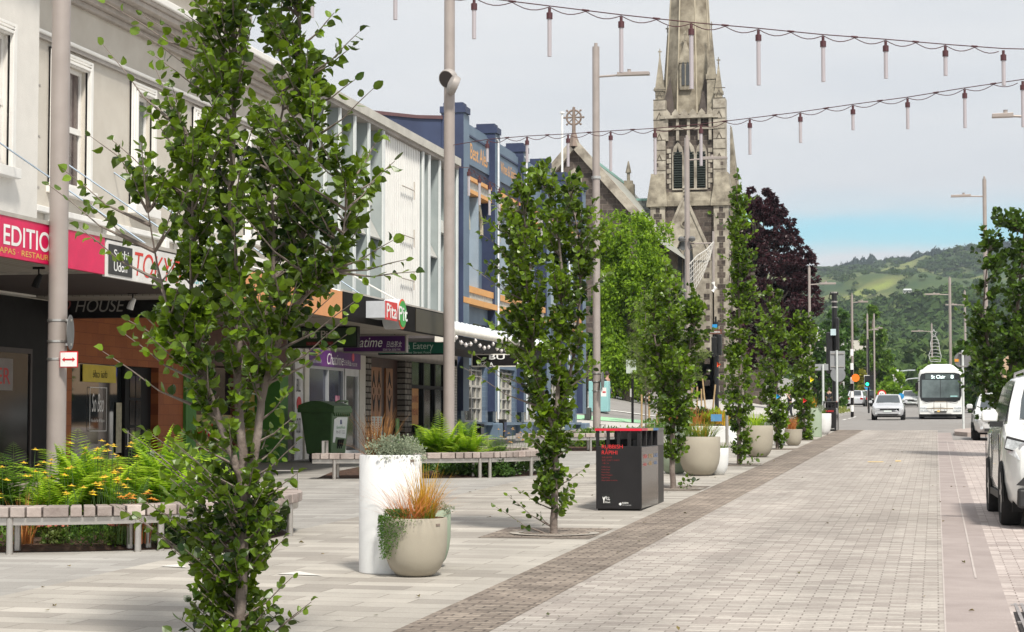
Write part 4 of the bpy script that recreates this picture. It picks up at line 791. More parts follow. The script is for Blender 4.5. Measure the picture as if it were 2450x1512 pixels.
# ================================================================== CHURCH WALL AND FENCE
cw = thing('boundary_wall', 'low mossy stone boundary wall with black iron railings below the church trees', 'wall', (-17,103.6,gz(103,-17)))
def q_(x,y,Y): return atY(x,y,Y)
b = MB(); A = q_(1376,904,103.6); B_ = q_(1560,962,103.6); v = []
for t_ in np.linspace(0,1,8):
    x = A.x+(B_.x-A.x)*t_; zt = A.z+(B_.z-A.z)*t_; zt += .1; v += [(x,103.5,zt-2.2),(x,103.5,zt),(x,103.95,zt),(x,103.95,zt-2.2)]
b.add(v,[(4*i+k,4*i+(k+1)%4,4*i+4+(k+1)%4,4*i+4+k) for i in range(7) for k in range(4)]); b.build('stone_wall', mat('mossy_wall',(.16,.145,.10),.9,.3,2,.6,15,col2=(.30,.26,.20)), cw)
b = MB()
for t_ in np.linspace(0,1,46):
    x = A.x+(B_.x-A.x)*t_; zt = A.z+(B_.z-A.z)*t_+.1; b.tube([(x,103.7,zt),(x,103.7,zt+.95)],.012,4)
for dz in (.12,.85): b.tube([(A.x,103.7,A.z+.1+dz),(B_.x,103.7,B_.z+.1+dz)],.02,4)
b.build('railings', blk, cw)
# ================================================================== STREET FURNITURE
steel = mat('brushed_steel',(.50,.47,.44),.35,.08,8,metal=.75); pole_m = mat('bronze_grey_pole',(.33,.285,.26),.42,.06,3,metal=.2,col2=(.38,.33,.305))
def lamppost(label, X, Y, top, r, arms=(), group=None, m=pole_m, sunk=0, taper=.93):
    t = thing('lamp_post', label, 'lamp post', (X,Y,gz(Y)), group=group); g0 = gz(Y)-.05
    b = MB(); b.tube([(X,Y,g0),(X,Y,top)],[r,r*taper],24 if r > .1 and Y < 60 else 12); b.tube([(X,Y,top),(X,Y,top+.12)],[r*.45,r*.45],10); b.build('pole', m, t, smooth=True)
    for s, z, ln in arms:
        b = MB(); b.tube([(X,Y,z),(X+s*ln*.45,Y,z+.03)],.035,6); b.build('arm', m, t, smooth=True)
        b = MB(); b.add([(X+s*ln*.4,Y-.09,z),(X+s*ln,Y-.13,z+.0),(X+s*ln,Y+.13,z+.0),(X+s*ln*.4,Y+.09,z),(X+s*ln*.4,Y-.09,z+.12),(X+s*ln,Y-.13,z+.10),(X+s*ln,Y+.13,z+.10),(X+s*ln*.4,Y+.09,z+.12)],[(0,3,2,1),(4,5,6,7),(0,1,5,4),(1,2,6,5),(2,3,7,6),(3,0,4,7)]); b.tube([(X+s*ln*.62,Y,z+.1),(X+s*ln*.62,Y,z+.2)],.06,8); b.build('lamp_head', m, t, bevel=.01)
    return t
GL = 'street lamp posts'
px_ = lambda x, y, Y: atY(x, y, Y)
P1 = px_(135,1000,23.1); P1z = 13.4
t = lamppost('thick bronze-grey lamp post at far left, behind the fern bed, carrying a red arrow plate', P1.x, 23.1, P1z, .122, (), GL)
X1 = P1.x
bnd = mat('steel_band',(.62,.60,.57),.3,metal=.8)
for yy in (767,817,859):
    b = MB(); z = px_(135,yy,23.1).z; b.lathe([(.125,-.014),(.129,-.012),(.129,.012),(.125,.014)],(X1,23.1,z),24); b.build('band', bnd, t, smooth=True)
rs = thing('round_sign', 'round sign seen edge-on, strapped to the thick left lamp post', 'sign', (X1+.17,23.1,px_(135,790,23.1).z))
b = MB(); c_ = px_(168,795,23.1); b.lathe([(.001,0),(.222,0),(.222,.006),(.001,.006)],(0,0,0),32,axis='X')
rot = Matrix.Rotation(math.radians(13),3,'Z'); b.v = [tuple(rot@Vector((v[0],v[1]*1,v[2]))+Vector((c_.x,23.1,c_.z))) for v in b.v]; b.build('plate', mat('sign_back_grey',(.16,.16,.16),.5,.1,3,metal=.3), rs)
rot = Matrix.Rotation(math.radians(-82),3,'Z')
b = MB(); b.box(c_.x-.09,c_.x+.02,23.08,23.11,c_.z+.14,c_.z+.17); b.box(c_.x-.09,c_.x+.02,23.08,23.11,c_.z-.17,c_.z-.14); b.build('bracket', bnd, rs)
ap = thing('arrow_plate', 'small white plate with red border and red double arrow on the thick left lamp post', 'sign', (X1,22.9,px_(164,860,22.9).z))
a, c = px_(143,841,22.93), px_(186,879,22.93)
b = MB(); b.box(a.x,c.x,22.93,22.94,c.z,a.z); b.build('plate', mat('signal_red',(.60,.01,.02),.4), ap, bevel=.004)
b = MB(); b.box(a.x+.012,c.x-.012,22.926,22.9295,c.z+.012,a.z-.012); wpn = b.build('face', wl, ap)
zc_ = (a.z+c.z)/2; b = MB(); b.prism([(a.x+.035,zc_),(a.x+.07,zc_+.028),(a.x+.07,zc_+.010),(c.x-.07,zc_+.010),(c.x-.07,zc_+.028),(c.x-.035,zc_),(c.x-.07,zc_-.028),(c.x-.07,zc_-.010),(a.x+.07,zc_-.010),(a.x+.07,zc_-.028)], 'Y', 22.922, 22.9255); b.build('double_arrow', mat('signal_red',(.60,.01,.02)), wpn)
P2 = px_(1075,335,41.6)
t = lamppost('tall lamp post with two round floodlights, beside the Eatery sign', P2.x, 41.6, 13.6, .125, (), GL)
for s in (-1,1):
    c_ = px_(1068 if s<0 else 1094,190 if s<0 else 207,41.4); 
    b = MB(); b.lathe([(.001,0),(.20,0),(.215,.05),(.215,.14),(.15,.2),(.001,.22)],(0,0,0),20,axis='Y')
    rot = Matrix.Rotation(math.radians(-22 if s<0 else 112),3,'Z')@Matrix.Rotation(math.radians(22),3,'X'); b.v = [tuple(rot@Vector((v[0],v[1],v[2]))+c_) for v in b.v]; fl = b.build('floodlight', mat('lamp_housing',(.36,.33,.31),.5,metal=.3), t, smooth=True)
    b = MB(); 
    for i in range(-2,3):
        for j in range(-2,3):
            if i*i+j*j < 7: b.lathe([(.001,-.004),(.028,-.004),(.028,.0),(.001,.0)],(i*.068,-.002,j*.068),8,axis='Y')
    b.lathe([(.001,-.001),(.185,-.001),(.185,.001),(.001,.001)],(0,0,0),24,axis='Y'); b.v = [tuple(rot@Vector(v)+c_) for v in b.v]; b.build('lens', mat('lens_dark',(.05,.04,.04),.3,.3,60), fl)
    b = MB(); b.tube([c_+rot@Vector((0,.15,0)),(P2.x+s*.08,41.6,c_.z+.03)],.05,6); b.build('bracket', steel, t)
P3 = px_(1427,700,61.5); t = lamppost('lamp post with one street light arm, behind the rubbish bin', P3.x, 61.5, px_(1427,112,61.5).z, .125, ((1,px_(1427,184,61.5).z,px_(1554,180,61.5).x-P3.x),), GL)
for yy in (425,893,913,935):
    b = MB(); z = px_(1427,yy,61.5).z; b.lathe([(.128,-.05 if yy==425 else -.015),(.15,-.04 if yy==425 else -.015),(.15,.04 if yy==425 else .015),(.128,.05 if yy==425 else .015)],(P3.x,61.5,z),16); b.build('band', bnd, t)
rs2 = thing('round_sign', 'round sign seen edge-on on the lamp post behind the rubbish bin', 'sign', (P3.x+.2,61.4,px_(1440,912,61.5).z)); b = MB(); c_ = px_(1441,912,61.3); b.lathe([(.06,0),(.06,.0),(.30,.001),(.30,.02),(.001,.02)],(0,0,0),24,axis='X'); rot = Matrix.Rotation(math.radians(1),3,'Z'); b.v=[tuple(rot@Vector(v)+c_) for v in b.v]; b.build('plate', mat('sign_back_grey',(.16,.16,.16)), rs2)
c_ = px_(1443,938,61.3); b = MB(); b.box(c_.x-.05,c_.x+.12,61.2,61.21,c_.z-.14,c_.z+.14); b.build('arrow_plate', wl, rs2); b = MB(); b.box(c_.x,c_.x+.1,61.19,61.2,c_.z-.02,c_.z+.02); b.build('arrow', mat('signal_red',(.60,.01,.02)), rs2)
P4 = px_(1645,700,81); t = lamppost('lamp post standing in front of the church tower with cameras and a lace-like pennant', P4.x, 81, px_(1645,330,81).z, .115, ((1,px_(1645,383,81).z,px_(1740,383,81).x-P4.x),), GL)
b = MB(); z = px_(1645,583,81).z; b.tube([(P4.x,81,z),(P4.x+1.05,81,z)],.035,6); b.tube([(P4.x+1.08,81,z+.5),(P4.x+1.08,81,z-2.0)],.05,6); b.tube([(P4.x,81,z-.6),(P4.x+.1,81,z-.25),(P4.x+.35,81,z-.08)],.02,5); b.build('banner_arm', pole_m, t)
for s in (-1,1):
    b = MB(); c_ = Vector((P4.x+s*.22,80.8,px_(1645,573,81).z)); b.lathe([(.001,-.13),(.12,-.08),(.15,.02),(.09,.1),(.001,.12)],c_,10); b.tube([c_,(P4.x,81,c_.z)],.03); b.build('camera_dome', mat('dark_grey_metal',(.12,.12,.12),.4), t)
pn_ = thing('lace_pennant', 'white lace-like decorative pennant hanging from the lamp post by the church', 'pennant', (P4.x+.3,81,px_(1660,640,81).z))
b = MB(); q0 = [px_(x,y,80.9) for x,y in ((1650,632),(1668,612),(1690,598),(1708,578))]; q1 = [px_(x,y,80.9) for x,y in ((1652,702),(1664,690),(1682,658),(1700,612))]
b.tube(q0,.03,5)
for k in range(12):
    t_ = k/11*2.999; i = int(t_); f = t_-i; u = q0[i].lerp(q0[i+1],f); v = q1[i].lerp(q1[i+1],f); b.tube([u,v],.008,4)
for k in range(7):
    f = k/6; b.tube([q0[i].lerp(q1[i],f) for i in range(4)],.011,4)
b.build('lace', mat('pennant_white',(.72,.70,.66),.6), pn_); b = MB(); b.tube([px_(1706,676,81),px_(1712,690,80.9),px_(1705,697,80.9)],.08,6); b.build('tassel', wl, pn_)
# far lamp posts
far = [(2355,428,96,.10,-1,470,2275,'lamp post rising behind the right-hand tree, arm to the left'),(2272,665,150,.11,-1,705,2212,'far lamp post directly behind the bus'),
 (2308,697,172,.10,-1,730,2262,'far lamp post between the bus and the right-hand tree'),(2038,705,135,.085,1,724,2077,'far lamp post over the striped crossing pole'),
 (2075,752,180,.085,1,790,2102,'far lamp post left of the rounded conifer'),(1936,640,118,.085,1,681,2000,'lamp post between the copper beech and the traffic signal'),(2229,775,210,.09,-1,793,2180,'farthest lamp post behind the bus roof'),(2091,752+0,190,.08,1,786,2112,'thin lamp post in front of the rounded conifer')]
for x, yt, Y, r, s, ya, xa, lb in far:
    p = px_(x,yt,Y); lamppost(lb, p.x, Y, p.z, r, ((s,px_(x,ya,Y).z,abs(px_(xa,ya,Y).x-p.x)),), GL)
p = px_(2447,200,55); lamppost('lamp post cut by the right edge, its arm reaching left over the tree', p.x+.12, 55, px_(2447,195,55).z, .11, ((-1,px_(2400,281,55).z,.95),), GL)
# festoons
def festoon(label, pts, tubes, sag=.0):
    t = thing('festoon_string', label, 'string lights', pts[0], group=None); cab = mat('cable_dark_red',(.07,.02,.025),.6)
    b = MB(); b.tube(pts,.008,4); q = []
    for i in range(len(tubes)-1):
        u, v = tubes[i][0], tubes[i+1][0]
        for k in range(12): f = k/12; q.append(u.lerp(v,f)-Vector((0,0,.015+.075*abs(math.sin(f*2*PI)))))
    b.tube(q,.007,4)
    for i in range(len(tubes)-1):
        u, v = tubes[i][0], tubes[i+1][0]; b.tube([u.lerp(v,.45),u.lerp(v,.55)],.016,5)
    b.build('cable', cab, t)
    for p, ln in tubes:
        b = MB(); p = p-Vector((0,0,.03)); b.tube([p,p-Vector((0,0,.06)),p-Vector((0,0,.07)),p-Vector((0,0,.16))],[.022,.022,.045,.045],8)
        cpn = b.build('cap', cab, t); b = MB(); b.tube([p-Vector((0,0,.16)),p-Vector((0,0,.16+ln))],.031,8); b.build('light_tube', mat('frosted_tube',(.40,.365,.385),.35,.03,2,spec=.6), cpn, smooth=True)
def lin(P, Q, n): return [P.lerp(Q,k/n) for k in range(n+1)]
def xline(xpx, A, B):       # point of the line A-B (plan) seen at column x
    lo, hi = 0.0, 1.0
    for _ in range(40):
        m_ = (lo+hi)/2; p = A.lerp(B,m_); d = ray(xpx, 300); 
        if p.x/p.y < d.x/d.y: lo = m_
        else: hi = m_
    return A.lerp(B,lo)
A = Vector((X1,24.0,7.75)); B_ = Vector((7.2,35.2,7.75))
rows = [(545,-60,40),(745,-52,37),(945,-28,42),(1134,2,88),(1315,24,130),(1487,45,169),(1655,63,208),(1816,77,199),(1971,92,191),(2121,103,183),(2264,115,174),(2403,125,200)]
tb = []
for x, yt, yb in rows:
    p = xline(x,A,B_); z = px_(x,yt,p.y).z; zb = px_(x,yb,p.y).z; tb.append((Vector((p.x,p.y,z+.06)), max(.3,z-zb-.1)))
festoon('upper string of hanging light tubes crossing the sky from top centre to the right edge', [A]+[p for p,_ in tb]+[B_], tb)
A2 = Vector((P2.x,41.6,7.66)); B2 = Vector((7.2,33.2,8.1))
rows = [(1166,340,378),(1261,332,385),(1359,327,395),(1461,320,406),(1567,314,414),(1677,304,393),(1794,290,366),(1915,275,338),(2041,257,306),(2172,240,305),(2309,218,302),(2448,198,300)]
tb = []
for x, yt, yb in rows:
    p = xline(x,A2,B2); z = px_(x,yt,p.y).z; zb = px_(x,yb,p.y).z; tb.append((Vector((p.x,p.y,z+.06)), max(.3,z-zb-.1)))
festoon('lower string of hanging light tubes crossing in front of the church tower', [A2]+[p for p,_ in tb]+[B2], tb)
A3 = Vector((P2.x+.1,41.7,7.2)); B3 = Vector((P3.x,61.4,7.6)); tb = []
for k in range(15):
    Y = 43.1+k*1.12; f = (Y-41.7)/19.7; x = A3.x+(B3.x-A3.x)*f; tb.append((Vector((x,Y,7.42-.25*math.sin(f*PI)+.02*k)), (.45,.52,.62,.74,.85,.9,.8)[k%7]))
festoon('string of hanging light tubes running along the blue hotel front to the next lamp post', [A3]+[p for p,_ in tb]+[B3], tb)
# flagpole
p = px_(1345,270,95); t = thing('flagpole', 'thin white flagpole rising in front of the church gable', 'flagpole', (p.x,95,3)); b = MB(); b.tube([(p.x,95,1.5),(p.x,95,p.z)],[.07,.05],8); b.build('pole', wl, t); b = MB(); b.lathe([(.001,-.05),(.12,-.03),(.12,.05),(.001,.07)],(p.x,95,p.z),8); b.build('cap', wl, t)
# rubbish station
def rubbish(label, x0, x1, Y0, L_, h, full=True):
    g = gz(Y0); t = thing('rubbish_bin', label, 'rubbish bin', ((x0+x1)/2,Y0+L_/2,g)); ch_ = mat('charcoal_steel',(.018,.017,.018),.42,.15,3,spec=.25); chs = mat('charcoal_gloss',(.035,.033,.033),.16,.15,2,metal=.3)
    hb_ = h*.78
    b = MB(); b.box(x0,x1,Y0,Y0+L_,g+.03,g+hb_); bd = b.build('body', ch_, t, bevel=.006)
    b = MB(); b.box(x1+.001,x1+.006,Y0+.02,Y0+L_*.72,g+.04,g+hb_-.01); b.build('side_panel', chs, bd)
    b = MB(); b.box(x0+.02,x1-.02,Y0+.02,Y0+L_-.02,g-.01,g+.03); b.build('plinth', blk, t)
    b = MB()
    for yy in ([Y0+.0]+[Y0+L_*.72*k/3 for k in (1,2,3)]): b.box(x1-.05,x1-.0,yy if yy==Y0 else yy-.05,yy+.05 if yy==Y0 else yy,g+hb_,g+h-.035)
    n = 4 if full else 3
    for k in range(n): xx = x0+(x1-x0-.04)*k/n; b.box(xx,xx+.04,Y0,Y0+.05,g+hb_,g+h-.035)
    b.box(x0,x0+.04,Y0+L_*.7,Y0+L_*.72,g+hb_,g+h-.035); b.build('post', ch_, t)
    b = MB(); b.box(x0,x1,Y0+L_*.72,Y0+L_,g+hb_,g+h-.03); b.build('end_cabinet', mat('grey_panel',(.13,.125,.125),.4,.1,2,metal=.3), t)
    b = MB(); b.box(x0+.1,x1-.12,Y0+.12,Y0+L_*.7,g+hb_,g+h*.86); b.build('inner_box', mat('inner_black',(.006,.006,.006),.9), t)
    b = MB(); b.box(x0-.01,x1+.01,Y0-.01,Y0+L_,g+h-.032,g+h); b.build('lid', mat('lid_grey',(.11,.115,.11),.35,.15,2,metal=.3), t)
    for i, (u0,u1,cc_) in enumerate(((0,.24,(.55,.05,.10)),(.24,.48,(.55,.38,.15)),(.48,.72,(.04,.16,.36)))):
        b = MB(); b.box(x1+.011,x1+.014,Y0+L_*u0,Y0+L_*u1,g+h-.034,g+h-.002); b.build('colour_strip', mat('strip%d'%i,cc_,.4), t)
    if full: b = MB(); b.box(x0-.01,x1+.01,Y0-.016,Y0-.0105,g+h-.036,g+h-.004); b.build('red_strip', mat('bin_red',(.62,.015,.04),.35), t)
    return t, bd, g, hb_
tA, bd, g, hb_ = rubbish('black rubbish bin with red lid strip and red RUBBISH lettering', px_(1426,1200,25.62).x, px_(1534,1200,25.62).x, 25.62, 2.2, 1.09)
rt = mat('red_print',(.62,.03,.03),.45); x0b = px_(1426,1200,25.62).x; Yb = 25.62
def bt(s, x, y0_, y1_, w_, m_=rt, nm='lettering'): a = px_(x,y1_,Yb-.003); c = px_(x+w_,y0_,Yb-.003); return text(s, nm, m_, bd, a, c.x-a.x, c.z-a.z, face='Y')
bt('RUBBISH',1440,1064,1073,50); bt('RĀPIHI',1440,1075,1087,37)
dim = mat('dim_red_print',(.22,.02,.02),.5)
for i,(s,w_) in enumerate((('垃圾 废弃物',24),('일반 쓰레기 쓰레기',42),('一般ごみ',17))): bt(s,1440,1092+i*7,1096.5+i*7,w_,dim,'small_lettering')
for i,(s,w_) in enumerate((('Coffee Cups',20),('Food Scraps',20),('Plastic Bags',19),('Plastic Wrappers',26),('Dog Poo Bags',20),('Only rubbish in this bin',38))): bt(s,1439.5,1115.5+i*6.4,1119.5+i*6.4,w_,dim,'small_lettering')
a = px_(1439,1207,Yb-.004); c = px_(1465,1181,Yb-.004); b = MB(); b.box(a.x,c.x,Yb-.004,Yb-.001,a.z,c.z); bp_ = b.build('litter_badge', mat('badge_black',(.006,.006,.006),.5), bd)
text('Be a', 'lettering', wl, bp_, (a.x+.055,Yb-.005,a.z+.085), .05, .025, face='Y'); text('Tidy', 'lettering', wl, bp_, (a.x+.055,Yb-.005,a.z+.052), .06, .03, face='Y'); text('Kiwi', 'lettering', wl, bp_, (a.x+.055,Yb-.005,a.z+.02), .06, .025, face='Y')
b = MB(); b.prism([(a.x+.015,a.z+.1),(a.x+.025,a.z+.1),(a.x+.032,a.z+.07),(a.x+.04,a.z+.1),(a.x+.05,a.z+.1),(a.x+.038,a.z+.05),(a.x+.038,a.z+.02),(a.x+.028,a.z+.02),(a.x+.028,a.z+.05)],'Y',Yb-.0075,Yb-.0045); b.build('emblem', wl, bp_)
text('DUNEDIN', 'lettering', wl, bd, px_(1488,1205,Yb-.003), .085, .02, face='Y', font_bold=True); text('CITY COUNCIL', 'small_lettering', mat('grey_print',(.45,.45,.45),.5), bd, px_(1488,1210,Yb-.003), .125, .016, face='Y')
b = MB(); c_ = px_(1484,1206,Yb-.003); b.prism([(c_.x-.02,c_.z),(c_.x,c_.z+.02),(c_.x+.02,c_.z),(c_.x,c_.z-.02)],'Y',Yb-.004,Yb-.001); b.build('council_diamond', wl, bd)
for i,(s,cc_,yy) in enumerate((('RUBBISH',rt,0.15),('RECYCLING',mat('yellow_print',(.55,.30,.03),.5),.65),('GLASS',mat('blue_print',(.04,.16,.40),.5),1.15))):
    text(s, 'side_lettering', cc_, bd, (x0b+.6+.012 if 0 else px_(1534,1200,25.62).x+.006,Yb+yy,g+hb_-.16), .36, .05); text('RĀPIHI' if i==0 else 'HANGARUA', 'side_lettering', cc_, bd, (px_(1534,1200,25.62).x+.006,Yb+yy,g+hb_-.26), .3, .05)
p0, p1 = px_(1970,1000,74.6), px_(2000,1000,74.6)
tB, bd2, g2, hb2 = rubbish('small black rubbish bin at the far corner, in front of the grey sign back', p0.x, p1.x, 74.6, 2.2, 1.13, False)
text('RUBBISH', 'lettering', rt, bd2, (p0.x+.08,74.597,g2+.72), .3, .07, face='Y', font_bold=True); text('DUNEDIN', 'small_lettering', wl, bd2, (p0.x+.2,74.597,g2+.08), .2, .03, face='Y')
# green wheelie skip
wb = thing('wheelie_skip', 'dark green four-wheeled waste skip with torn white sticker outside the purple shop', 'waste bin', (-13.1,42.3,gz(42.3)))
gsk = mat('skip_green',(.045,.11,.03),.5,.15,3,.1,30); gd = gz(42.3); ga = px_(722,1000,41.9); gb2 = px_(785,1000,41.7)
x0, x1 = px_(738,1050,42.2).x, px_(795,1050,41.6).x; y0, y1 = 41.6, 42.9
b = MB(); b.add([(x0+.12,y0+.1,gd+.18),(x1-.06,y0+.1,gd+.18),(x1-.06,y1-.1,gd+.18),(x0+.12,y1-.1,gd+.18),(x0,y0,gd+1.12),(x1,y0,gd+1.12),(x1,y1,gd+1.12),(x0,y1,gd+1.12)],[(0,3,2,1),(4,5,6,7),(0,1,5,4),(1,2,6,5),(2,3,7,6),(3,0,4,7)]); bd = b.build('body', gsk, wb, bevel=.03)
b = MB(); b.box(x0-.05,x1+.05,y0-.05,y1+.05,gd+1.10,gd+1.2)
for k in range(8): yy = y0+.05+k*(y1-y0)/8; b.prism([(yy,gd+1.1),(yy+.15,gd+1.1),(yy+.075,gd+1.02)],'X',x1-.01,x1+.03)
b.build('rim', gsk, bd, bevel=.01)
b = MB(); n = 8
for k in range(n):
    u0, u1 = k/n, (k+1)/n; zf = lambda u: gd+1.2+.16*math.sin(PI*(.12+.8*u)); xx = lambda u: x0-.04+(x1-x0+.08)*u
    b.add([(xx(u0),y0-.03,zf(u0)),(xx(u1),y0-.03,zf(u1)),(xx(u1),y1+.03,zf(u1)),(xx(u0),y1+.03,zf(u0)),(xx(u0),y0-.03,gd+1.19),(xx(u1),y0-.03,gd+1.19),(xx(u1),y1+.03,gd+1.19),(xx(u0),y1+.03,gd+1.19)],[(0,1,2,3),(0,4,5,1),(2,6,7,3)])
b.box(x1-.05,x1+.04,y0+.0,y1,gd+1.2,gd+1.25); b.build('lid', gsk, wb)
b = MB(); b.tube([(x1-.02,y0+.3,gd+1.33),(x1+.05,y0+.35,gd+1.36),(x1+.05,y1-.35,gd+1.36),(x1-.02,y1-.3,gd+1.33)],.02,6); b.build('handle', gsk, wb)
for xx in (x0+.2,x1-.12):
    for yy in (y0+.2,y1-.2):
        b = MB(); b.lathe([(.03,-.03),(.09,-.03),(.1,-.02),(.1,.02),(.09,.03),(.03,.03)],(xx,yy,gd+.1),14,axis='X'); b.box(xx-.04,xx+.04,yy-.03,yy+.03,gd+.12,gd+.2); b.build('wheel', blk, wb)
b = MB(); zz = gd; xs = lambda z: x1-.06+.06*(z-gd-.18)/.94+.006
b.add([(xs(zz+.44),y0+.16,zz+.44),(xs(zz+.43),y0+.30,zz+.43),(xs(zz+.56),y0+.36,zz+.56),(xs(zz+.52),y1-.18,zz+.52),(xs(zz+1.0),y1-.14,zz+1.0),(xs(zz+1.0),y0+.4,zz+1.0),(xs(zz+.95),y0+.16,zz+.95)],[(0,1,2,3,4,5,6)]); st = b.build('sticker', mat('sticker_white',(.68,.70,.68),.6,.06,6), wb)
text('EnviroWaste', 'lettering', mat('sticker_green_text',(.05,.25,.08),.6), st, (xs(zz+.75)+.0,y0+.38,zz+.74), .62, .07); text('Ph 477 7222', 'lettering', mat('sticker_grey_text',(.12,.12,.13),.6), st, (xs(zz+.64),y0+.36,zz+.63), .66, .08)
b = MB(); b.prism([(y0+.6,zz+.84),(y0+.75,zz+.84),(y0+.72,zz+.94),(y0+.6,zz+.94)],'X',xs(zz+.9),xs(zz+.9)+.004); b.build('logo', mat('logo_navy',(.04,.05,.15),.5), st)
b = MB()
for k in range(6): b.tube([(xs(zz+.45)+.004,y0+.5+k*.07,zz+.3+.05*(k%2)),(xs(zz+.5)+.004,y0+.55+k*.08,zz+.5)],.012,4)
b.build('graffiti', blk, wb)
# slim litter bins by the hotel, A-board and utility cabinet
def slim(name, lab, cat, x0p, x1p, ytop, Y, depth, m1, m2, ybot=None):
    a, c = px_(x0p,ytop,Y), px_(x1p,ytop,Y); g = gz(Y, a.x)
    t = thing(name, lab, cat, ((a.x+c.x)/2,Y,g)); b = MB(); b.box(a.x,c.x,Y,Y+depth,g,a.z); bd = b.build('body', m1, t, bevel=.03); b = MB(); b.box(c.x-.001,c.x+.004,Y+.04,Y+depth-.03,g+.05,a.z-.1); b.build('side_panel', m2, bd); return t, bd, a, c, g
t, bd, a, c, g = slim('litter_bin','slim black litter bin against the blue hotel wall','rubbish bin',1135,1150,1014,58.8,.5,blk,mat('bin_grey_side',(.22,.22,.22),.5,.3,8))
b = MB(); b.box(a.x+.06,c.x-.05,58.79,58.80,g+.42,g+.5); b.build('label', wl, bd); b = MB(); b.lathe([(.001,0),(.03,0),(.03,.004),(.001,.004)],((a.x+c.x)/2,58.793,g+.62),10,axis='Y'); b.build('emblem', wl, bd)
slim('litter_bin','dark square bin standing close behind the leafy second tree by the hotel','rubbish bin',1193,1206,1003,63.5,.45,blk,navy)
slim('litter_bin','black bin beside the stone pier of the carved wooden doors','rubbish bin',1006-20,1014,1016,53.0,.5,blk,mat('bin_grey_side2',(.3,.3,.3),.5))
t, bd, a, c, g = slim('utility_cabinet','tall pale turquoise utility cabinet across the side street','cabinet',1408,1455,912,88.5,.6,mat('turquoise_paint',(.30,.55,.56),.5,.05,2),mat('turquoise_paint',(.30,.55,.56)))
t, bd, a, c, g = slim('switch_box','small black round-topped box at the foot of the turquoise cabinet','box',1398,1412,975,84.5,.35,mat('dark_box',(.06,.065,.06),.6),blk)
for k,(x, yt, yb, Y, lb) in enumerate(((1403,893,985,87,'black signal post left of the turquoise cabinet'),(1513,862,1010,84,'black post with blank pale sign back, right of the turquoise cabinet'))):
    p = px_(x,yt,Y); g = gz(Y,p.x); t = thing('signal_post', lb, 'post', (p.x,Y,g)); b = MB(); b.tube([(p.x,Y,g),(p.x,Y,p.z)],.055,8); b.build('post', blk, t); b = MB(); b.box(p.x-.09,p.x-.03,Y-.12,Y-.03,px_(x,950,Y).z,px_(x,930,Y).z); b.build('push_button', mat('button_grey',(.45,.44,.42),.5), t)
    if k == 1: a, c = px_(1498,861,Y-.1), px_(1522,893,Y-.1); b = MB(); b.box(a.x,c.x,Y-.1,Y-.08,c.z,a.z); b.build('sign_back', mat('pale_green_back',(.50,.55,.48),.6), t)
    else:
        a = px_(1398,884,Y-.1); b = MB(); b.box(a.x-.35,a.x+.0,Y-.2,Y,a.z-.85,a.z+.25); hd = b.build('signal_head', blk, t)
        b = MB(); b.lathe([(.001,0),(.1,0),(.1,.02),(.001,.02)],(a.x-.17,Y-.22,a.z+.08),12,axis='Y'); b.build('red_lamp', mat('red_lamp',(1,.04,.02),.4,emit=2.5), hd)
# ---- planters
def planter(kind, label, xl, xr, yt, yb, m, group=None):
    p = gnd((xl+xr)/2, yb); Y = p.y+.0; r = (px_(xr,yb,Y).x-px_(xl,yb,Y).x)/2; Yc = Y+r*.75 if kind=='bowl' else Y+r; a = px_((xl+xr)/2, yt, Yc-r); c = Vector(((px_(xl,yt,Yc).x+px_(xr,yt,Yc).x)/2, Yc, gz(Yc))); r = (px_(xr,yt,Yc).x-px_(xl,yt,Yc).x)/2
    h = a.z-c.z; t = thing('planter', label, 'planter', c, group=group); w_ = .025
    if kind == 'bowl': pr = [(.001,0),(r*.45,.0),(r*.62,h*.05),(r*.8,h*.15),(r*.93,h*.32),(r*.99,h*.52),(r,h*.7),(r,h*.985),(r-.006,h),(r-w_,h),(r-w_,h-.06)]
    else: pr = [(.001,0),(r-.01,0),(r,.01),(r,h*.99),(r-.006,h),(r-w_,h),(r-w_,h-.06)]
    b = MB(); b.lathe(pr, c, 48); pot = b.build('pot', m, t, smooth=True)
    b = MB(); b.lathe([(.001,h-.05),(r-w_,h-.055)], c, 24); b.build('soil', mat('potting_soil',(.05,.035,.025),.95,.3,20,.5), t)
    return t, c, r, h
beige = mat('beige_concrete',(.335,.30,.24),.75,.05,3,.08,90,col2=(.375,.34,.272),detail=10); whc = mat('white_concrete',(.66,.665,.66),.7,.03,2.2,.1,60,col2=(.72,.725,.72),detail=8); pgr = mat('sage_concrete',(.28,.34,.25),.75,.05,2,.1,70)
GP = 'street planters'
PL = {}
PL['cyl'] = planter('cyl','tall white cylindrical planter with reddish flax and silver shrub', 863,1007,1089,1377,whc,GP)
PL['bowl'] = planter('bowl','beige bowl planter with orange grass and trailing plant before the tall white planter', 921,1068,1242,1385,beige,GP)
PL['sage'] = planter('bowl','pale sage bowl planter hidden behind the front beige bowl', 965,1077,1222,1362,pgr,GP)
PL['b3'] = planter('bowl','large beige bowl planter with yellow grass just behind the rubbish bin', 1625,1723,1045,1140,beige,GP)
PL['w3'] = planter('bowl','small white bowl planter tucked behind the large beige bowl', 1690,1743,1072,1137,whc,GP)
PL['g3'] = planter('bowl','sage green bowl planter left of the large beige bowl, behind the third tree', 1578,1650,1062,1135,pgr,GP)
PL['g3b'] = planter('cyl','sage planter top with orange flax behind the third tree', 1595,1640,1008,1100,pgr,GP)
PL['b4'] = planter('bowl','beige bowl planter with soft green grass between fourth and fifth trees', 1777,1850,1018,1095,beige,GP)
PL['w4'] = planter('cyl','tall narrow white cylindrical planter behind the fifth tree', 1852,1878,983,1066,whc,GP)
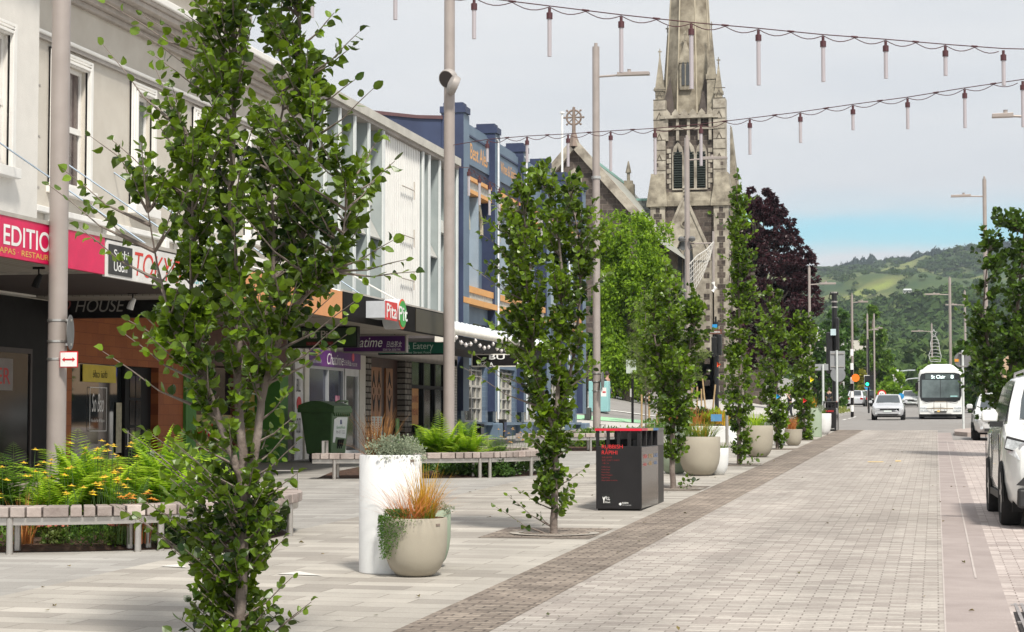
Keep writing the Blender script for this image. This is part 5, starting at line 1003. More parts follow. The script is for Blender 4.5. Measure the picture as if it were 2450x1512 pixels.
PL['b5'] = planter('bowl','smaller beige bowl planter with orange tuft by the sixth tree', 1877,1919,1027,1067,beige,GP)
PL['s5'] = planter('cyl','squat beige planter behind the smaller beige bowl', 1876,1914,1002,1052,beige,GP)
PL['w5'] = planter('bowl','white bowl planter right of the sixth tree trunk', 1915,1949,1008,1045,whc,GP)
PL['s6'] = planter('cyl','tall sage green cylindrical planter before the far rubbish bin', 1930,1966,976,1046,pgr,GP)
PL['w6'] = planter('bowl','white bowl planter touching the far rubbish bin', 1953,1989,989,1040,whc,GP)
for k_, xx, yy in (('cyl',999,1102),('bowl',1063,1256)):
    t, c, r, h = PL[k_]; p = px_(xx,yy,c.y-r*.55); b = MB(); b.obox((c.x+r*.86,c.y-r*.52,p.z),(.5,.86,0),(.86,-.5,0),(0,0,1),.022,.004,.009); b.build('maker_plate', mat('brass_plate',(.30,.24,.20),.4,metal=.5), t)
# white sloped planter blocks
a = gnd(1745,1060); t = thing('sloped_planter', 'low white sloping concrete planter block between third and fourth trees', 'planter', a); b = MB(); Y = a.y; g = gz(Y)
xl, xr = px_(1655,1020,Y).x, px_(1760,1060,Y).x; b.prism([(xl,g),(xr,g),(xr-.35,g+.5),(xl,g+.5)],'Y',Y,Y+2.2); b.build('block', whc, t, bevel=.02)
b = MB(); b.prism([(xl+.1,g+.5),(xr-.45,g+.5),(xr-.5,g+.56),(xl+.1,g+.56)],'Y',Y+.15,Y+2.1); b.build('soil', mat('potting_soil',(.05,.035,.025)), t)
p = px_(1725,1040,Y-2); t = thing('info_post', 'steel post with small blue and pink sign among the planters', 'sign', (p.x,Y-2,gz(Y-2))); b = MB(); b.tube([(p.x+.17,Y-2,gz(Y-2)),(p.x+.17,Y-2,px_(1732,985,Y-2).z)],.045,10); b.build('post', steel, t, smooth=True); b = MB(); a,c = px_(1701,991,Y-2.1), px_(1727,1008,Y-2.1); b.box(a.x,c.x,Y-2.1,Y-2.08,c.z,a.z); b.build('sign_panel', mat('blue_pink_panel',(.05,.20,.42),.5,.2,5,col2=(.12,.28,.45)), t)
# ---- benches
timber = mat('grey_timber',(.24,.19,.17),.7,.25,3,.4,25,col2=(.42,.36,.33),island=.25)
def resample(P, step):
    P = [Vector((x,y,0)) for x,y in P]; out = []; d = 0; nx = 0.0
    for i in range(len(P)-1):
        s = (P[i+1]-P[i]).length
        while nx <= d+s+1e-9: out.append(P[i].lerp(P[i+1],(nx-d)/s)); nx += step
        d += s
    return out
def smoothpath(P, n=3):
    for _ in range(n):
        Q = [P[0]]
        for i in range(len(P)-1): a, b = P[i], P[i+1]; Q += [(a[0]*.75+b[0]*.25,a[1]*.75+b[1]*.25),(a[0]*.25+b[0]*.75,a[1]*.25+b[1]*.75)]
        Q.append(P[-1]); P = Q
    return P
def bench(label, P, legs_at, inw=1, arms=(), depth=.46, hh=.47):
    P = smoothpath(P); c0 = resample(P,.01); tot = len(c0); g = gz(c0[0].y); t = thing('curved_bench', label, 'bench', (c0[0].x,c0[0].y,g))
    def nrm(i): i = max(1,min(tot-2,i)); d = (c0[i+1]-c0[i-1]).normalized(); return Vector((-d.y,d.x,0))*inw, d
    def off(i,d_): n_, _ = nrm(i); return c0[max(0,min(tot-1,i))]+n_*d_
    i = 0; rnd = random.Random(3); b = MB()
    while i < tot-14:
        w_ = rnd.choice((11,14,18,24)); j = min(tot-1,i+w_); q = [off(i,0),off(j,0),off(j,depth),off(i,depth)]; z0_ = gz(c0[i].y)
        lo = [(v.x,v.y,z0_+hh-.10) for v in q]; hi = [(v.x,v.y,z0_+hh) for v in q]
        b.add(lo+hi, [(0,3,2,1),(4,5,6,7),(0,1,5,4),(1,2,6,5),(2,3,7,6),(3,0,4,7)]); i = j+2
    b.build('seat', timber, t, bevel=.008)
    b = MB()
    for d_ in (.05,depth-.05):
        for k in range(0,tot-11,10): u, v = off(k,d_), off(k+10,d_); b.obox(((u.x+v.x)/2,(u.y+v.y)/2,gz(u.y)+hh-.145),(v-u),(0,0,1),nrm(k)[0],(v-u).length/2,.035,.006)
    b.build('frame', steel, t)
    for s in legs_at:
        for d_ in (.05,depth-.06):
            i_ = min(tot-2,int(s*tot)); u = off(i_,d_); z0_ = gz(u.y); b = MB(); b.tube([(u.x,u.y,z0_),(u.x,u.y,z0_+hh-.11)],.034,14); b.build('leg', steel, t, smooth=True)
    for s in arms:
        i_ = int(s*tot); u, v = off(i_,.04), off(i_,depth-.04); z0_ = gz(u.y)+hh; b = MB(); b.obox((u.x,u.y,z0_+.11),nrm(i_)[1],nrm(i_)[0],(0,0,1),.025,.005,.11); b.obox((v.x,v.y,z0_+.11),nrm(i_)[1],nrm(i_)[0],(0,0,1),.025,.005,.11); b.obox(((u.x+v.x)/2,(u.y+v.y)/2,z0_+.22),nrm(i_)[1],nrm(i_)[0],(0,0,1),.025,(v-u).length/2+.005,.005); b.build('armrest', steel, t)
    return t
B1 = [(-11.6,17.9),(-10.0,17.65),(-8.9,17.78),(-8.1,18.08),(-7.45,18.5),(-7.05,19.2),(-6.85,20.2),(-6.95,21.3),(-7.5,22.1),(-8.6,22.6),(-9.8,22.8),(-11.2,22.8)]
bench('long curved timber bench wrapped round the fern bed, lower left', B1, (.04,.23,.335,.355,.44,.55,.66,.78,.9), arms=(.18,.62,.75))
B2 = [(-10.95,33.75),(-10.2,33.85),(-9.2,34.1),(-8.3,34.5),(-7.6,35.0),(-7.15,35.8),(-7.1,36.9),(-7.5,37.8),(-8.5,38.4),(-9.8,38.7),(-11,38.8)]
bench('curved timber bench behind the tall white planter, round the second bed', B2, (.04,.19,.30,.32,.42,.55,.68,.8,.93), arms=(.02,.14,.6,.78,.9))
B3 = [(-10.6,49.6),(-9.6,49.8),(-8.6,50.1),(-7.8,50.6),(-7.3,51.4),(-7.3,52.6),(-8.2,53.4),(-9.8,53.6)]
bench('small curved timber bench left of the rubbish bin, by the third bed', B3, (.05,.25,.4,.55,.7,.9), arms=(.3,.6))
# garden beds
soilm = mat('bark_mulch',(.028,.014,.010),.95,.3,12,.9,30,col2=(.10,.05,.03),detail=8)
def bed(P, h=.10, inset=.12):
    Q = smoothpath(P,2); c = (min(p[0] for p in Q)-.0, sum(p[1] for p in Q)/len(Q)); n = len(Q)
    ins = [(p[0]+(c[0]-p[0])*.03, p[1]+(c[1]-p[1])*.12) for p in Q]; b = MB()
    b.add([(x,y,gz(y)+.012) for x,y in ins]+[(c[0]*.45+x*.55,c[1]*.45+y*.55,gz(y)+h) for x,y in ins], [(i,(i+1)%n,n+(i+1)%n,n+i) for i in range(n)]+[tuple(range(n,2*n))]); tag(b.build('garden_soil', soilm), kind='structure')
bed(B1); bed(B2); bed(B3)
# ---- bits: signs and posts on the right and at the far corner
def signpost(name, label, x, yt, yb, Y, r=.045, m=None):
    p = px_(x,yt,Y); g = gz(Y); t = thing(name, label, 'sign', (p.x,Y,g)); b = MB(); b.tube([(p.x,Y,g-.02),(p.x,Y,p.z)],r,10); b.build('post', m or mat('galvanised_white',(.60,.63,.62),.5,metal=.2), t, smooth=True); return t, p
sbk = mat('sign_back',(.24,.25,.26),.5,.08,3,metal=.2)
t, p = signpost('road_sign','white sign post with the grey back of a round sign, in front of the bus',2303,838,1030,72.3)
b = MB(); c_ = px_(2303,861,72.36); b.lathe([(.001,0),(.30,0),(.30,.01),(.001,.01)],c_,28,axis='Y'); b.build('round_plate', mat('dark_sign_back',(.15,.15,.155),.5), t); b = MB(); a = px_(2284,862,72.3); b.box(a.x,a.x+.14,72.34,72.35,a.z-.05,a.z+.05); b.build('sticker', mat('orange_sticker',(.65,.28,.03),.5), t)
b = MB()
for yy in (846,876): z = px_(2303,yy,72.3).z; b.box(c_.x-.12,c_.x+.12,72.24,72.36,z-.015,z+.015)
b.build('bracket', steel, t)
t, p = signpost('road_sign','large grey rectangular sign back on a white post above the far rubbish bin',2002,838,1010,78)
a, c = px_(1986,840,78.1), px_(2022,884,78.1); b = MB(); b.box(a.x,c.x,78.08,78.1,c.z,a.z); b.build('sign_back', mat('grey_sign_back',(.28,.29,.30),.5,.06,3), t, bevel=.0); b = MB()
for yy in (846,877): z = px_(2002,yy,78).z; b.box(a.x+.03,c.x-.03,78.05,78.08,z-.02,z+.02)
b.build('bracket', steel, t); b = MB(); c_ = px_(2005,896,80); b.lathe([(.001,0),(.30,0),(.30,.01),(.001,.01)],c_,24,axis='Y'); b.build('round_plate', sbk, t)
t, p = signpost('road_sign','thin white post with a small flat sign, behind the sage cylinder planter',1969,872,1010,77); a, c = px_(1950,871,77.1), px_(1982,886,77.1); b = MB(); b.box(a.x,c.x,77.06,77.08,c.z,a.z); b.build('sign_back', mat('grey_sign_back',(.28,.29,.30)), t)
# traffic signals
p = px_(1996,700,84); g = gz(84); t = thing('traffic_signal', 'tall black traffic signal pole with stacked heads at the far left corner', 'traffic light', (p.x,84,g))
b = MB(); b.tube([(p.x,84,g),(p.x,84,p.z)],[.13,.11],10); b.build('pole', mat('satin_black',(.012,.012,.013),.4), t, smooth=True)
b = MB(); a, c = px_(1977,795,83.9), px_(1993,893,83.9); b.box(a.x,c.x,83.6,84.0,c.z,a.z); b.build('signal_head', mat('satin_black',(.012,.012,.013)), t, bevel=.04)
b = MB(); a, c = px_(1998,760,83.9), px_(2008,838,83.9); b.box(a.x,c.x,83.7,84.1,c.z,a.z); b.build('signal_head', mat('satin_black',(.012,.012,.013)), t, bevel=.04)
b = MB(); a, c = px_(1987,787,83.5), px_(2000,802,83.5); b.box(a.x,c.x,83.5,83.6,c.z,a.z); b.build('control_box', mat('pale_box',(.50,.62,.66),.5), t)
for yy in (722,735,700): b = MB(); z = px_(1996,yy,84).z; b.lathe([(.12,-.03),(.135,-.03),(.135,.03),(.12,.03)],(p.x,84,z),12); b.build('band', steel, t)
b = MB(); c_ = px_(1996,702,84); b.tube([(c_.x-.17,84,c_.z-.0),(c_.x+.17,84,c_.z)],.07); b.tube([(c_.x-.18,84,c_.z),(c_.x-.22,84,c_.z-.2),(c_.x-.1,84,c_.z-.35)],.02,5); b.build('top_sensor', mat('satin_black',(.012,.012,.013)), t)
def ts(label, x, y, Y, xs_=2075):
    p = px_(x,y,Y); g = gz(Y); t = thing('traffic_signal', label, 'traffic light', (p.x,Y,g)); b = MB(); b.tube([(p.x,Y,g),(p.x,Y,p.z+3.2)],.07,8); b.build('pole', mat('satin_black',(.012,.012,.013)), t)
    b = MB(); a, c = px_(x-9,y-14,Y-.1), px_(x+4,y+12,Y-.1); b.box(a.x,c.x,Y-.25,Y-.1,c.z,a.z); bb_ = b.build('signal_head', mat('satin_black',(.012,.012,.013)), t); b = MB(); b.box(a.x-.05,c.x+.05,Y-.1,Y-.08,c.z-.05,a.z+.05); b.build('backing_board', wl, t)
    q = px_(x-3,y+6,Y-.3); b = MB(); b.lathe([(.001,0),(.12,0),(.12,.02),(.001,.02)],(q.x,Y-.28,q.z),12,axis='Y'); b.build('green_lamp', mat('green_lamp',(.02,.9,.45),.4,emit=2.0), bb_)
    b = MB(); a = px_(x+8,y,Y); b.box(a.x-.15,a.x+.15,Y-.3,Y-.05,a.z-.6,a.z+.5); b.build('side_head', mat('satin_black',(.012,.012,.013)), t)
ts('far traffic signal showing green, left of the silver car', 2078, 913, 150)
p = px_(1714,770,93); g = gz(93,p.x); t = thing('traffic_signal', 'black traffic signal with brown street sign in front of the church tower foot', 'traffic light', (p.x,93,g)); b = MB(); b.tube([(p.x,93,g),(p.x,93,p.z)],.10,8); b.build('pole', mat('satin_black',(.012,.012,.013)), t, smooth=True)
for xa_,xb_,ya_,yb_ in ((1703,1716,806,852),(1719,1727,800,850)): b = MB(); a, c = px_(xa_,ya_,92.8), px_(xb_,yb_,92.8); b.box(a.x,c.x,92.6,92.95,c.z,a.z); b.build('signal_head', mat('satin_black',(.012,.012,.013)), t, bevel=.04)
a, c = px_(1690,788,92.7), px_(1727,799,92.7); b = MB(); b.box(a.x,c.x,92.68,92.7,c.z,a.z); bs_ = b.build('street_sign', mat('sign_brown',(.13,.045,.025),.5), t); text('Olveston', 'lettering', wl, bs_, (a.x+.12,92.675,c.z+.05), (c.x-a.x)-.2, (a.z-c.z)-.1, face='Y')
a, c = px_(1704,776,92.7), px_(1716,784,92.7); b = MB(); b.box(a.x,c.x,92.68,92.7,c.z,a.z); b.build('blue_plate', mat('sign_blue',(.02,.25,.55),.5), t)
# crossing pole with orange disc
p = px_(2038,880,128); g = gz(128); t = thing('crossing_beacon', 'black and white striped crossing pole with an orange disc', 'beacon', (p.x,128,g)); b = MB(); b.tube([(p.x,128,g),(p.x,128,p.z)],.10,10); b.build('pole', blk, t)
for k in range(5): b = MB(); z = g+.35+k*.9; b.tube([(p.x,128,z),(p.x,128,z+.42)],.105,10); b.build('white_band', wl, t)
c_ = px_(2047,904,127.7); b = MB(); b.lathe([(.001,0),(.25,0),(.25,.05),(.001,.05)],c_,20,axis='Y'); b.build('orange_disc', mat('beacon_orange',(.95,.16,.01),.4,emit=.25), t)
for lb, x, y, Y, m1, rr in (('small blue round sign near the parked cars',2077,925,160,mat('sign_blue',(.02,.25,.55),.5),.3),('round speed sign with red ring above the parked cars',2110,943,165,mat('sign_red',(.62,.02,.02)),.36),('second small blue round sign farther down the street',2156,948,185,mat('sign_blue',(.02,.25,.55)),.28)):
    t, p = signpost('road_sign', lb, x, y, 0, Y, .04); b = MB(); b.lathe([(.001,0),(rr,0),(rr,.02),(.001,.02)],(p.x,Y-.06,p.z),18,axis='Y'); b.build('disc', m1, t)
    if 'speed' in lb: b = MB(); b.lathe([(.001,0),(rr*.7,0),(rr*.7,.01),(.001,.01)],(p.x,Y-.075,p.z),18,axis='Y'); f_ = b.build('face', wl, t); text('50','lettering',blk,f_,(p.x-.14,Y-.08,p.z-.12),.28,.22,face='Y')
for x, y, Y, lb in ((2143,886,230,'curved grey street light arm over the yellow-green tree, upper one'),(2160,905,240,'curved grey street light arm beside the bus, lower one')):
    p = px_(x,y,Y); g = gz(Y); t = thing('street_light', lb, 'lamp post', (p.x,Y,g)); b = MB(); b.tube([(p.x-.3,Y,g),(p.x-.3,Y,p.z-1.4),(p.x-.1,Y,p.z-.6),(p.x+.6,Y,p.z-.1),(p.x+1.5,Y,p.z)],.07,8); b.build('pole', mat('pale_grey_pole',(.42,.46,.48),.5), t); b = MB(); b.box(p.x+1.4,p.x+2.2,Y-.15,Y+.15,p.z-.06,p.z+.08); b.build('lamp_head', mat('pale_grey_pole',(.42,.46,.48)), t)
# Christmas wire frame figure
t = thing('wire_decoration', 'white wire frame decoration with a star hung on a lamp post behind the bus', 'decoration', px_(2238,830,150)); b = MB(); Yd = 149.6
cpt = [(2226,865),(2222,850),(2228,835),(2226,820),(2232,805),(2240,806),(2246,820),(2248,838),(2252,852),(2250,865),(2226,865)]
b.tube([px_(x,y,Yd) for x,y in cpt],.028,4)
for k in range(7): y = 812+k*8; b.tube([px_(2227-k*.4,y+2,Yd),px_(2238,y,Yd-.3),px_(2247+k*.5,y+2,Yd)],.018,4)
st = [px_(2234+ (9 if k%2==0 else 4)*math.sin(k*PI/5), 797-(9 if k%2==0 else 4)*math.cos(k*PI/5),Yd) for k in range(11)]; b.tube(st,.025,4); b.build('wire_frame', mat('wire_pale',(.55,.56,.55),.6), t)
# paper kites in the trees
for lb, x, y, Y, cc_ in (('small blue paper ornament hanging in the fifth tree',1862,948,52,(.03,.35,.65)),('yellow triangular paper ornament hanging in the sixth tree',1943,908,61,(.80,.68,.02)),('small orange ornament hanging in the fourth tree',1720,872,41,(.75,.15,.06)),('red ornament low between the fifth and sixth trees',1926,938+20,60,(.65,.04,.04))):
    c_ = px_(x,y,Y-.62); t = thing('paper_ornament', lb, 'ornament', c_); s = .0009*Y; b = MB(); b.add([(c_.x-s,c_.y,c_.z-s*1.5),(c_.x+s*1.2,c_.y-.02,c_.z),(c_.x-s,c_.y,c_.z+s*1.4),(c_.x-s*.5,c_.y+.05,c_.z)],[(0,1,3),(1,2,3),(0,3,2)]); b.build('wing', mat('paper%d%d'%(x,y),cc_,.6), t); b = MB(); b.tube([c_,c_+Vector((0,.05,.25))],.004,4); b.build('string', blk, t)
# tree pits
for X, Y in ((-4.15,21.48),(-4.13,31.43),(-4.05,41.37),(-4.11,52.29),(-4.01,61.7),(-4.09,11.24)):
    sheet('tree_pit', cobble, X-.7, -3.63, Y-.75, Y+.85, .010, ys=[Y-.75,Y+.85])
    b = MB(); g = gz(Y)+.013; b.lathe([(.40,g),(.50,g)],(X,Y,.002),32); tag(b.build('tree_pit_ring', mat('ring_stone',(.34,.31,.27),.8,.2,6)), kind='structure')
# ================================================================== VEHICLES  (local: nose at y=0 facing -Y, tail at y=L)
tyre = mat('tyre_rubber',(.012,.012,.012),.85,.2,20,.3,60); rimm = mat('alloy_rim',(.45,.45,.46),.3,metal=.8); cglass = mat('car_glass',(.03,.04,.045),.04,.3,1,spec=1.0,coat=.6); plast = mat('black_plastic',(.02,.02,.021),.55,.2,20)
headl = mat('headlight_glass',(.55,.58,.60),.08,.4,14,spec=1.0,coat=1); taill = mat('tail_red',(.35,.01,.01),.2)
def carpaint(n, c, fl=.0): return mat(n, c, .28, .06, 1.5, spec=.6, coat=.7)
def car(label, cat, paint, L_, W, H, hood, belt, cowl, wst, rear, tail, wb0, wb1, Rw, clad=False, group=None, tint=None):
    """hood: (y,z) pairs from nose to cowl; cowl y; wst: y where windscreen meets the roof; rear: y where roof ends; tail: y where the rear glass meets the boot"""
    t = thing(cat[1], label, cat[0], (0,0,0), group=group); hw = W/2; m = MB(); st = []
    ys = [0,.06,.2,.45,.8,cowl*.8,cowl,(cowl+wst)/2,wst,(wst+rear)/2,rear,tail,L_-.12,L_]
    def top(y):
        return float(np.interp(y,[a for a,_ in hood]+[cowl,tail,L_-.1,L_],[b for _,b in hood]+[belt+.05,belt+.06 if tail<L_-.3 else belt,belt-.02 if tail<L_-.3 else belt-.1,belt-.2]))
    def wid(y): return hw*float(np.interp(y,[0,.06,.25,.6,L_-.5,L_-.15,L_],[.70,.83,.95,1,1,.94,.86]))
    rings = []
    for y in ys:
        w_ = wid(y); zt = top(y); zb = .22+(.14*(1-min(1,y/.25)))+(.1*max(0,(y-L_+.3)/.3)); zs = min(zt-.07,belt-.08)
        rings.append([(0,y,zb),(w_*.86,y,zb),(w_*.96,y,zb+.1),(w_,y,zb+.30),(w_*.985,y,zs-.02),(w_*.93,y,zt-.03),(w_*.8,y,zt),(0,y,zt+.025)])
    n = 8; v = []; f = []
    for r in rings: v += r+[(-x,y,z) for x,y,z in r[1:7]][::-1]
    k = 14
    for i in range(len(rings)-1):
        for j in range(k): f.append((i*k+j,i*k+(j+1)%k,(i+1)*k+(j+1)%k,(i+1)*k+j))
    f += [tuple(range(k))[::-1],tuple(range((len(rings)-1)*k,len(rings)*k))]; m.add(v,f)
    # greenhouse
    def roofz(y): return H-.03*abs((y-(wst+rear)/2)/((rear-wst)/2))**2
    gs = [(cowl-.02,belt+.02,hw*.86),(cowl+(wst-cowl)*.5,belt+(roofz(wst)-belt)*.53,hw*.80),(wst,roofz(wst),hw*.70),((wst+rear)/2,roofz((wst+rear)/2),hw*.70),(rear,roofz(rear),hw*.69),(rear+(tail-rear)*.5,belt+(roofz(rear)-belt)*.52,hw*.76),(tail,belt+.03,hw*.82)]
    v = []
    for y,z,wr in gs: v += [(hw*.93,y,belt-.03),(wr+ .03,y,max(belt-.02,z-.05)),(wr*.85,y,z),(0,y,z+.02),(-wr*.85,y,z),(-wr-.03,y,max(belt-.02,z-.05)),(-hw*.93,y,belt-.03)]
    f = []
    for i in range(len(gs)-1):
        for j in range(6): a = i*7+j; f.append((a,a+7,a+8,a+1))
    m.add(v,f); bd = m.build('body', paint, t, smooth=True, local=True, bevel=.015)
    gm_ = tint or cglass
    # windscreen and rear glass
    def pane(nm, pts, off): 
        q = MB(); q.add([(p[0]+off[0],p[1]+off[1],p[2]+off[2]) for p in pts],[tuple(range(len(pts)))]); return q.build(nm, gm_, bd, local=True)
    y0,z0_,w0_ = gs[0]; y1,z1_,w1_ = gs[1]; y2,z2_,w2_ = gs[2]
    q = MB(); fr = []
    for (y,z,wr),ff in ((gs[0],.10),(gs[1],0),(gs[2],-.08)):
        yy = y+ff*(wst-cowl); zz = z+ff*(z2_-z0_)
        fr += [(-wr*.86,yy-.02,zz+.012),(wr*.86,yy-.02,zz+.012)]
    q.add(fr,[(0,1,3,2),(2,3,5,4)]); q.build('windscreen', gm_, bd, local=True)
    q = MB(); fr = []
    for (y,z,wr),ff in ((gs[6],-.10),(gs[5],0),(gs[4],.08)):
        yy = y+ff*(tail-rear); zz = z-ff*(gs[4][1]-gs[6][1])*1
        fr += [(-wr*.84,yy+.02,zz+.014),(wr*.84,yy+.02,zz+.014)]
    q.add(fr,[(1,0,2,3),(3,2,4,5)]); q.build('rear_window', gm_, bd, local=True)
    # side windows
    def sidept(s,y,z):
        zr = roofz(y) if wst<=y<=rear else (belt+(roofz(wst)-belt)*(y-cowl)/(wst-cowl) if y<wst else belt+(roofz(rear)-belt)*(tail-y)/(tail-rear)); u = (z-belt+.03)/max(.05,(H-.05)-belt+.03); xw = hw*.93+(hw*.70+.03-hw*.93)*min(1,u)
        return (s*(xw+.008),y,z)
    zt_ = H-.12; split = (wst+.85) if rear-wst>1.2 else (wst+rear)/2; a_ = (H-belt)
    for s in (-1,1):
        yf = cowl+(wst-cowl)*.30; yt = wst+.02
        q = MB(); q.add([sidept(s,yf,belt+.06),sidept(s,split-.04,belt+.06),sidept(s,split-.04,zt_),sidept(s,yt,zt_)],[(0,1,2,3) if s>0 else (3,2,1,0)]); q.build('side_window', gm_, bd, local=True)
        q = MB(); q.add([sidept(s,split+.04,belt+.06),sidept(s,min(tail-.15,rear+.1),belt+.06),sidept(s,rear-.1,zt_),sidept(s,split+.04,zt_)],[(0,1,2,3) if s>0 else (3,2,1,0)]); q.build('side_window', gm_, bd, local=True)
        # door seams, sill cladding, arches
        q = MB()
        for yy in (split,cowl+.15,min(tail-.1,rear+.15)): q.box(s*hw*.998-.004 if s>0 else s*hw-.004, s*hw+.004 if s>0 else s*hw*.998+.004, yy-.006,yy+.006,.42,belt-.1)
        q.box(s*hw-.006,s*hw+.006,wb0+Rw,wb1-Rw,.30,.38) ; q.build('door_seam' if not clad else 'side_cladding', plast, bd, local=True)
        for yy in (wb0,wb1):
            q = MB(); n_ = 16; ra = Rw*1.22
            q.add([(s*(hw+.006),yy,Rw)]+[(s*(hw+.006),yy+ra*math.cos(PI*i/n_-.0),Rw*.75+ra*math.sin(PI*i/n_)) for i in range(n_+1)],[tuple([0]+list(range(1,n_+2)))]); q.build('wheel_arch', plast, bd, local=True)
            q = MB(); q.lathe([(Rw*.62,-.10),(Rw*.93,-.115),(Rw,-.08),(Rw,.08),(Rw*.93,.115),(Rw*.62,.10)],(s*(hw-.095),yy,Rw),28,axis='X'); wh = q.build('wheel', tyre, t, smooth=True, local=True)
            q = MB(); q.lathe([(.001,s*.07),(.06,s*.075),(Rw*.62,s*.095),(Rw*.64,s*.10)],(s*(hw-.095),yy,Rw),24,axis='X')
            q.build('rim', plast if clad else rimm, wh, local=True)
            q = MB()
            for i in range(5): a = i*2*PI/5; q.obox((s*(hw-.095)+s*.095,yy+math.cos(a)*Rw*.32,Rw+math.sin(a)*Rw*.32),(0,math.cos(a),math.sin(a)),(1,0,0),(0,-math.sin(a),math.cos(a)),Rw*.3,.008,.03)
            q.build('spokes', rimm, wh, local=True)
        q = MB(); mxx = s*(hw+.09); q.prism([(-.09,-.06),(-.10,.03),(-.06,.085),(.06,.085),(.10,.04),(.09,-.06)],'Y',-.05,.05); q.v = [(mxx+v_[0],cowl+.38+v_[1]*(1-.5*abs(v_[0])*8*.5),belt+.11+v_[2]) for v_ in q.v]; mi = q.build('mirror', paint, t, smooth=True, local=True, bevel=.02)
        q = MB(); q.box(min(s*hw*.93,mxx),max(s*hw*.93,mxx),cowl+.34,cowl+.44,belt-.01,belt+.055); q.build('mirror_arm', plast, mi, local=True)
        # lamps
        zh = hood[1][1]-.10 if len(hood)>1 else .7
        q = MB(); q.add([(s*hw*.50,-.012,zh-.05),(s*hw*.84,.07,zh-.06),(s*hw*.965,.26,zh+.02),(s*hw*.90,.20,zh+.10),(s*hw*.62,.03,zh+.05)],[(0,1,4),(1,2,3,4)]); q.build('headlight', headl, t, local=True)
        q = MB(); q.box(*(sorted((s*hw*.58,s*hw*.88))),L_-.06,L_+.01,belt-.32,belt-.12); q.build('tail_light', taill, t, local=True)
        q = MB(); q.lathe([(.001,0),(.05,0),(.05,.02),(.001,.02)],(s*hw*.72,.0,.38),10,axis='Y'); q.build('fog_lamp', headl, t, local=True)
    q = MB(); q.box(-hw*.48,hw*.48,-.02,.02,zh-.07,zh+.0); q.build('grille', plast, t, local=True)
    q = MB(); q.box(-hw*.62,hw*.62,-.015,.03,.27,.36); q.build('lower_intake', plast, t, local=True)
    q = MB(); q.box(-.21,.21,-.035,-.02,.45,.55); pl = q.build('number_plate', mat('plate_white',(.62,.68,.66),.5), t, local=True)
    q = MB(); q.lathe([(.03,0),(.045,0),(.045,.01),(.03,.01)],(0,-.03,zh+.04),12,axis='Y'); q.build('emblem', rimm, t, local=True)
    q = MB(); q.box(-hw*.9,hw*.9,.35,L_-.3,.18,.4); q.build('underbody', mat('underbody_black',(.006,.006,.006),.9), t, local=True)
    q = MB(); q.box(-.24,.24,L_,L_+.015,.72,.83); q.build('rear_plate', mat('plate_white',(.62,.68,.66)), t, local=True)
    if clad:
        q = MB(); q.box(-hw*.86,hw*.86,-.04,.25,.24,.46); q.build('bumper_skirt', plast, t, local=True, bevel=.03)
        for s in (-1,1): q = MB(); q.tube([(s*hw*.60,wst+.1,H-.02),(s*hw*.60,wst+.2,H+.045),(s*hw*.60,rear-.1,H+.045),(s*hw*.60,rear,H-.03)],.016,6); q.build('roof_rail', rimm, t, local=True)
    return t
SUV = dict(L_=4.55,W=1.86,H=1.70,hood=[(0,.62),(.05,.86),(.3,.98),(1.0,1.05)],belt=1.05,cowl=1.15,wst=1.95,rear=4.0,tail=4.42,wb0=.88,wb1=3.55,Rw=.365)
SED = dict(L_=4.65,W=1.78,H=1.47,hood=[(0,.55),(.05,.72),(.3,.80),(.95,.90)],belt=.92,cowl=1.05,wst=1.85,rear=3.3,tail=4.1,wb0=.9,wb1=3.6,Rw=.315)
HAT = dict(L_=3.9,W=1.68,H=1.47,hood=[(0,.55),(.05,.70),(.3,.80),(.85,.90)],belt=.92,cowl=.95,wst=1.65,rear=3.4,tail=3.8,wb0=.8,wb1=3.2,Rw=.29)
wpt = mat('pearl_white_paint',(.80,.81,.79),.25,.04,2,spec=.6,coat=.8); spt = mat('silver_paint',(.62,.63,.66),.25,.04,2,metal=.35,coat=.6)
BIG = dict(SUV); BIG.update(H=1.80,hood=[(0,.68),(.05,.94),(.3,1.06),(1.0,1.14)],belt=1.16,Rw=.385)
suv = car('large white SUV parked nose to the camera at the right edge', ('SUV','parked_car'), wpt, clad=True, **BIG)
p = gnd(2409,1256); place(suv, (1.69, 23.75-.88, gz(23.4)), .028)
# near SUV extras: headlamp detail, fog recess
for sg in (-1,1):
    q = MB(); q.prism([(sg*.925,.90),(sg*.60,.80),(sg*.46,.86),(sg*.56,.96),(sg*.90,1.05)],'Y',.03,.34); q.v = [(v[0],v[1]+max(0,(abs(v[0])-.5))*.45*(1 if v[1]<.2 else .0),v[2]) for v in q.v]; hf = q.build('headlight_frame', plast, suv, local=True, bevel=.01)
    q = MB(); q.prism([(sg*.915,.915),(sg*.62,.83),(sg*.50,.87),(sg*.58,.94),(sg*.89,1.02)],'Y',.018,.31); q.v = [(v[0]*1.012,v[1]+max(0,(abs(v[0])-.5))*.45*(1 if v[1]<.2 else .0),v[2]) for v in q.v]; q.build('headlight_lens', headl, hf, local=True)
    q = MB(); q.lathe([(.001,0),(.055,0),(.06,.02)],(sg*.72,.10,.915),12,axis='Y'); q.build('projector', rimm, hf, local=True)
q = MB(); q.prism([(-.82,.50),(-.70,.62),(-.58,.60),(-.55,.48)],'Y',-.06,.02); q.build('fog_recess', plast, suv, local=True)
hat = car('small white hatchback parked beyond the sign post at the right', ('hatchback','parked_car'), carpaint('white_paint2',(.60,.61,.61)), **HAT); p = gnd(2327,1033); place(hat, (1.10+.84, 61.0, gz(62)), 0)
sed = car('silver sedan driving towards the camera beside the bus', ('sedan','moving_car'), spt, **SED); p = gnd(2125,998); place(sed, (px_(2125,990,112).x, 111, gz(111)), 0)
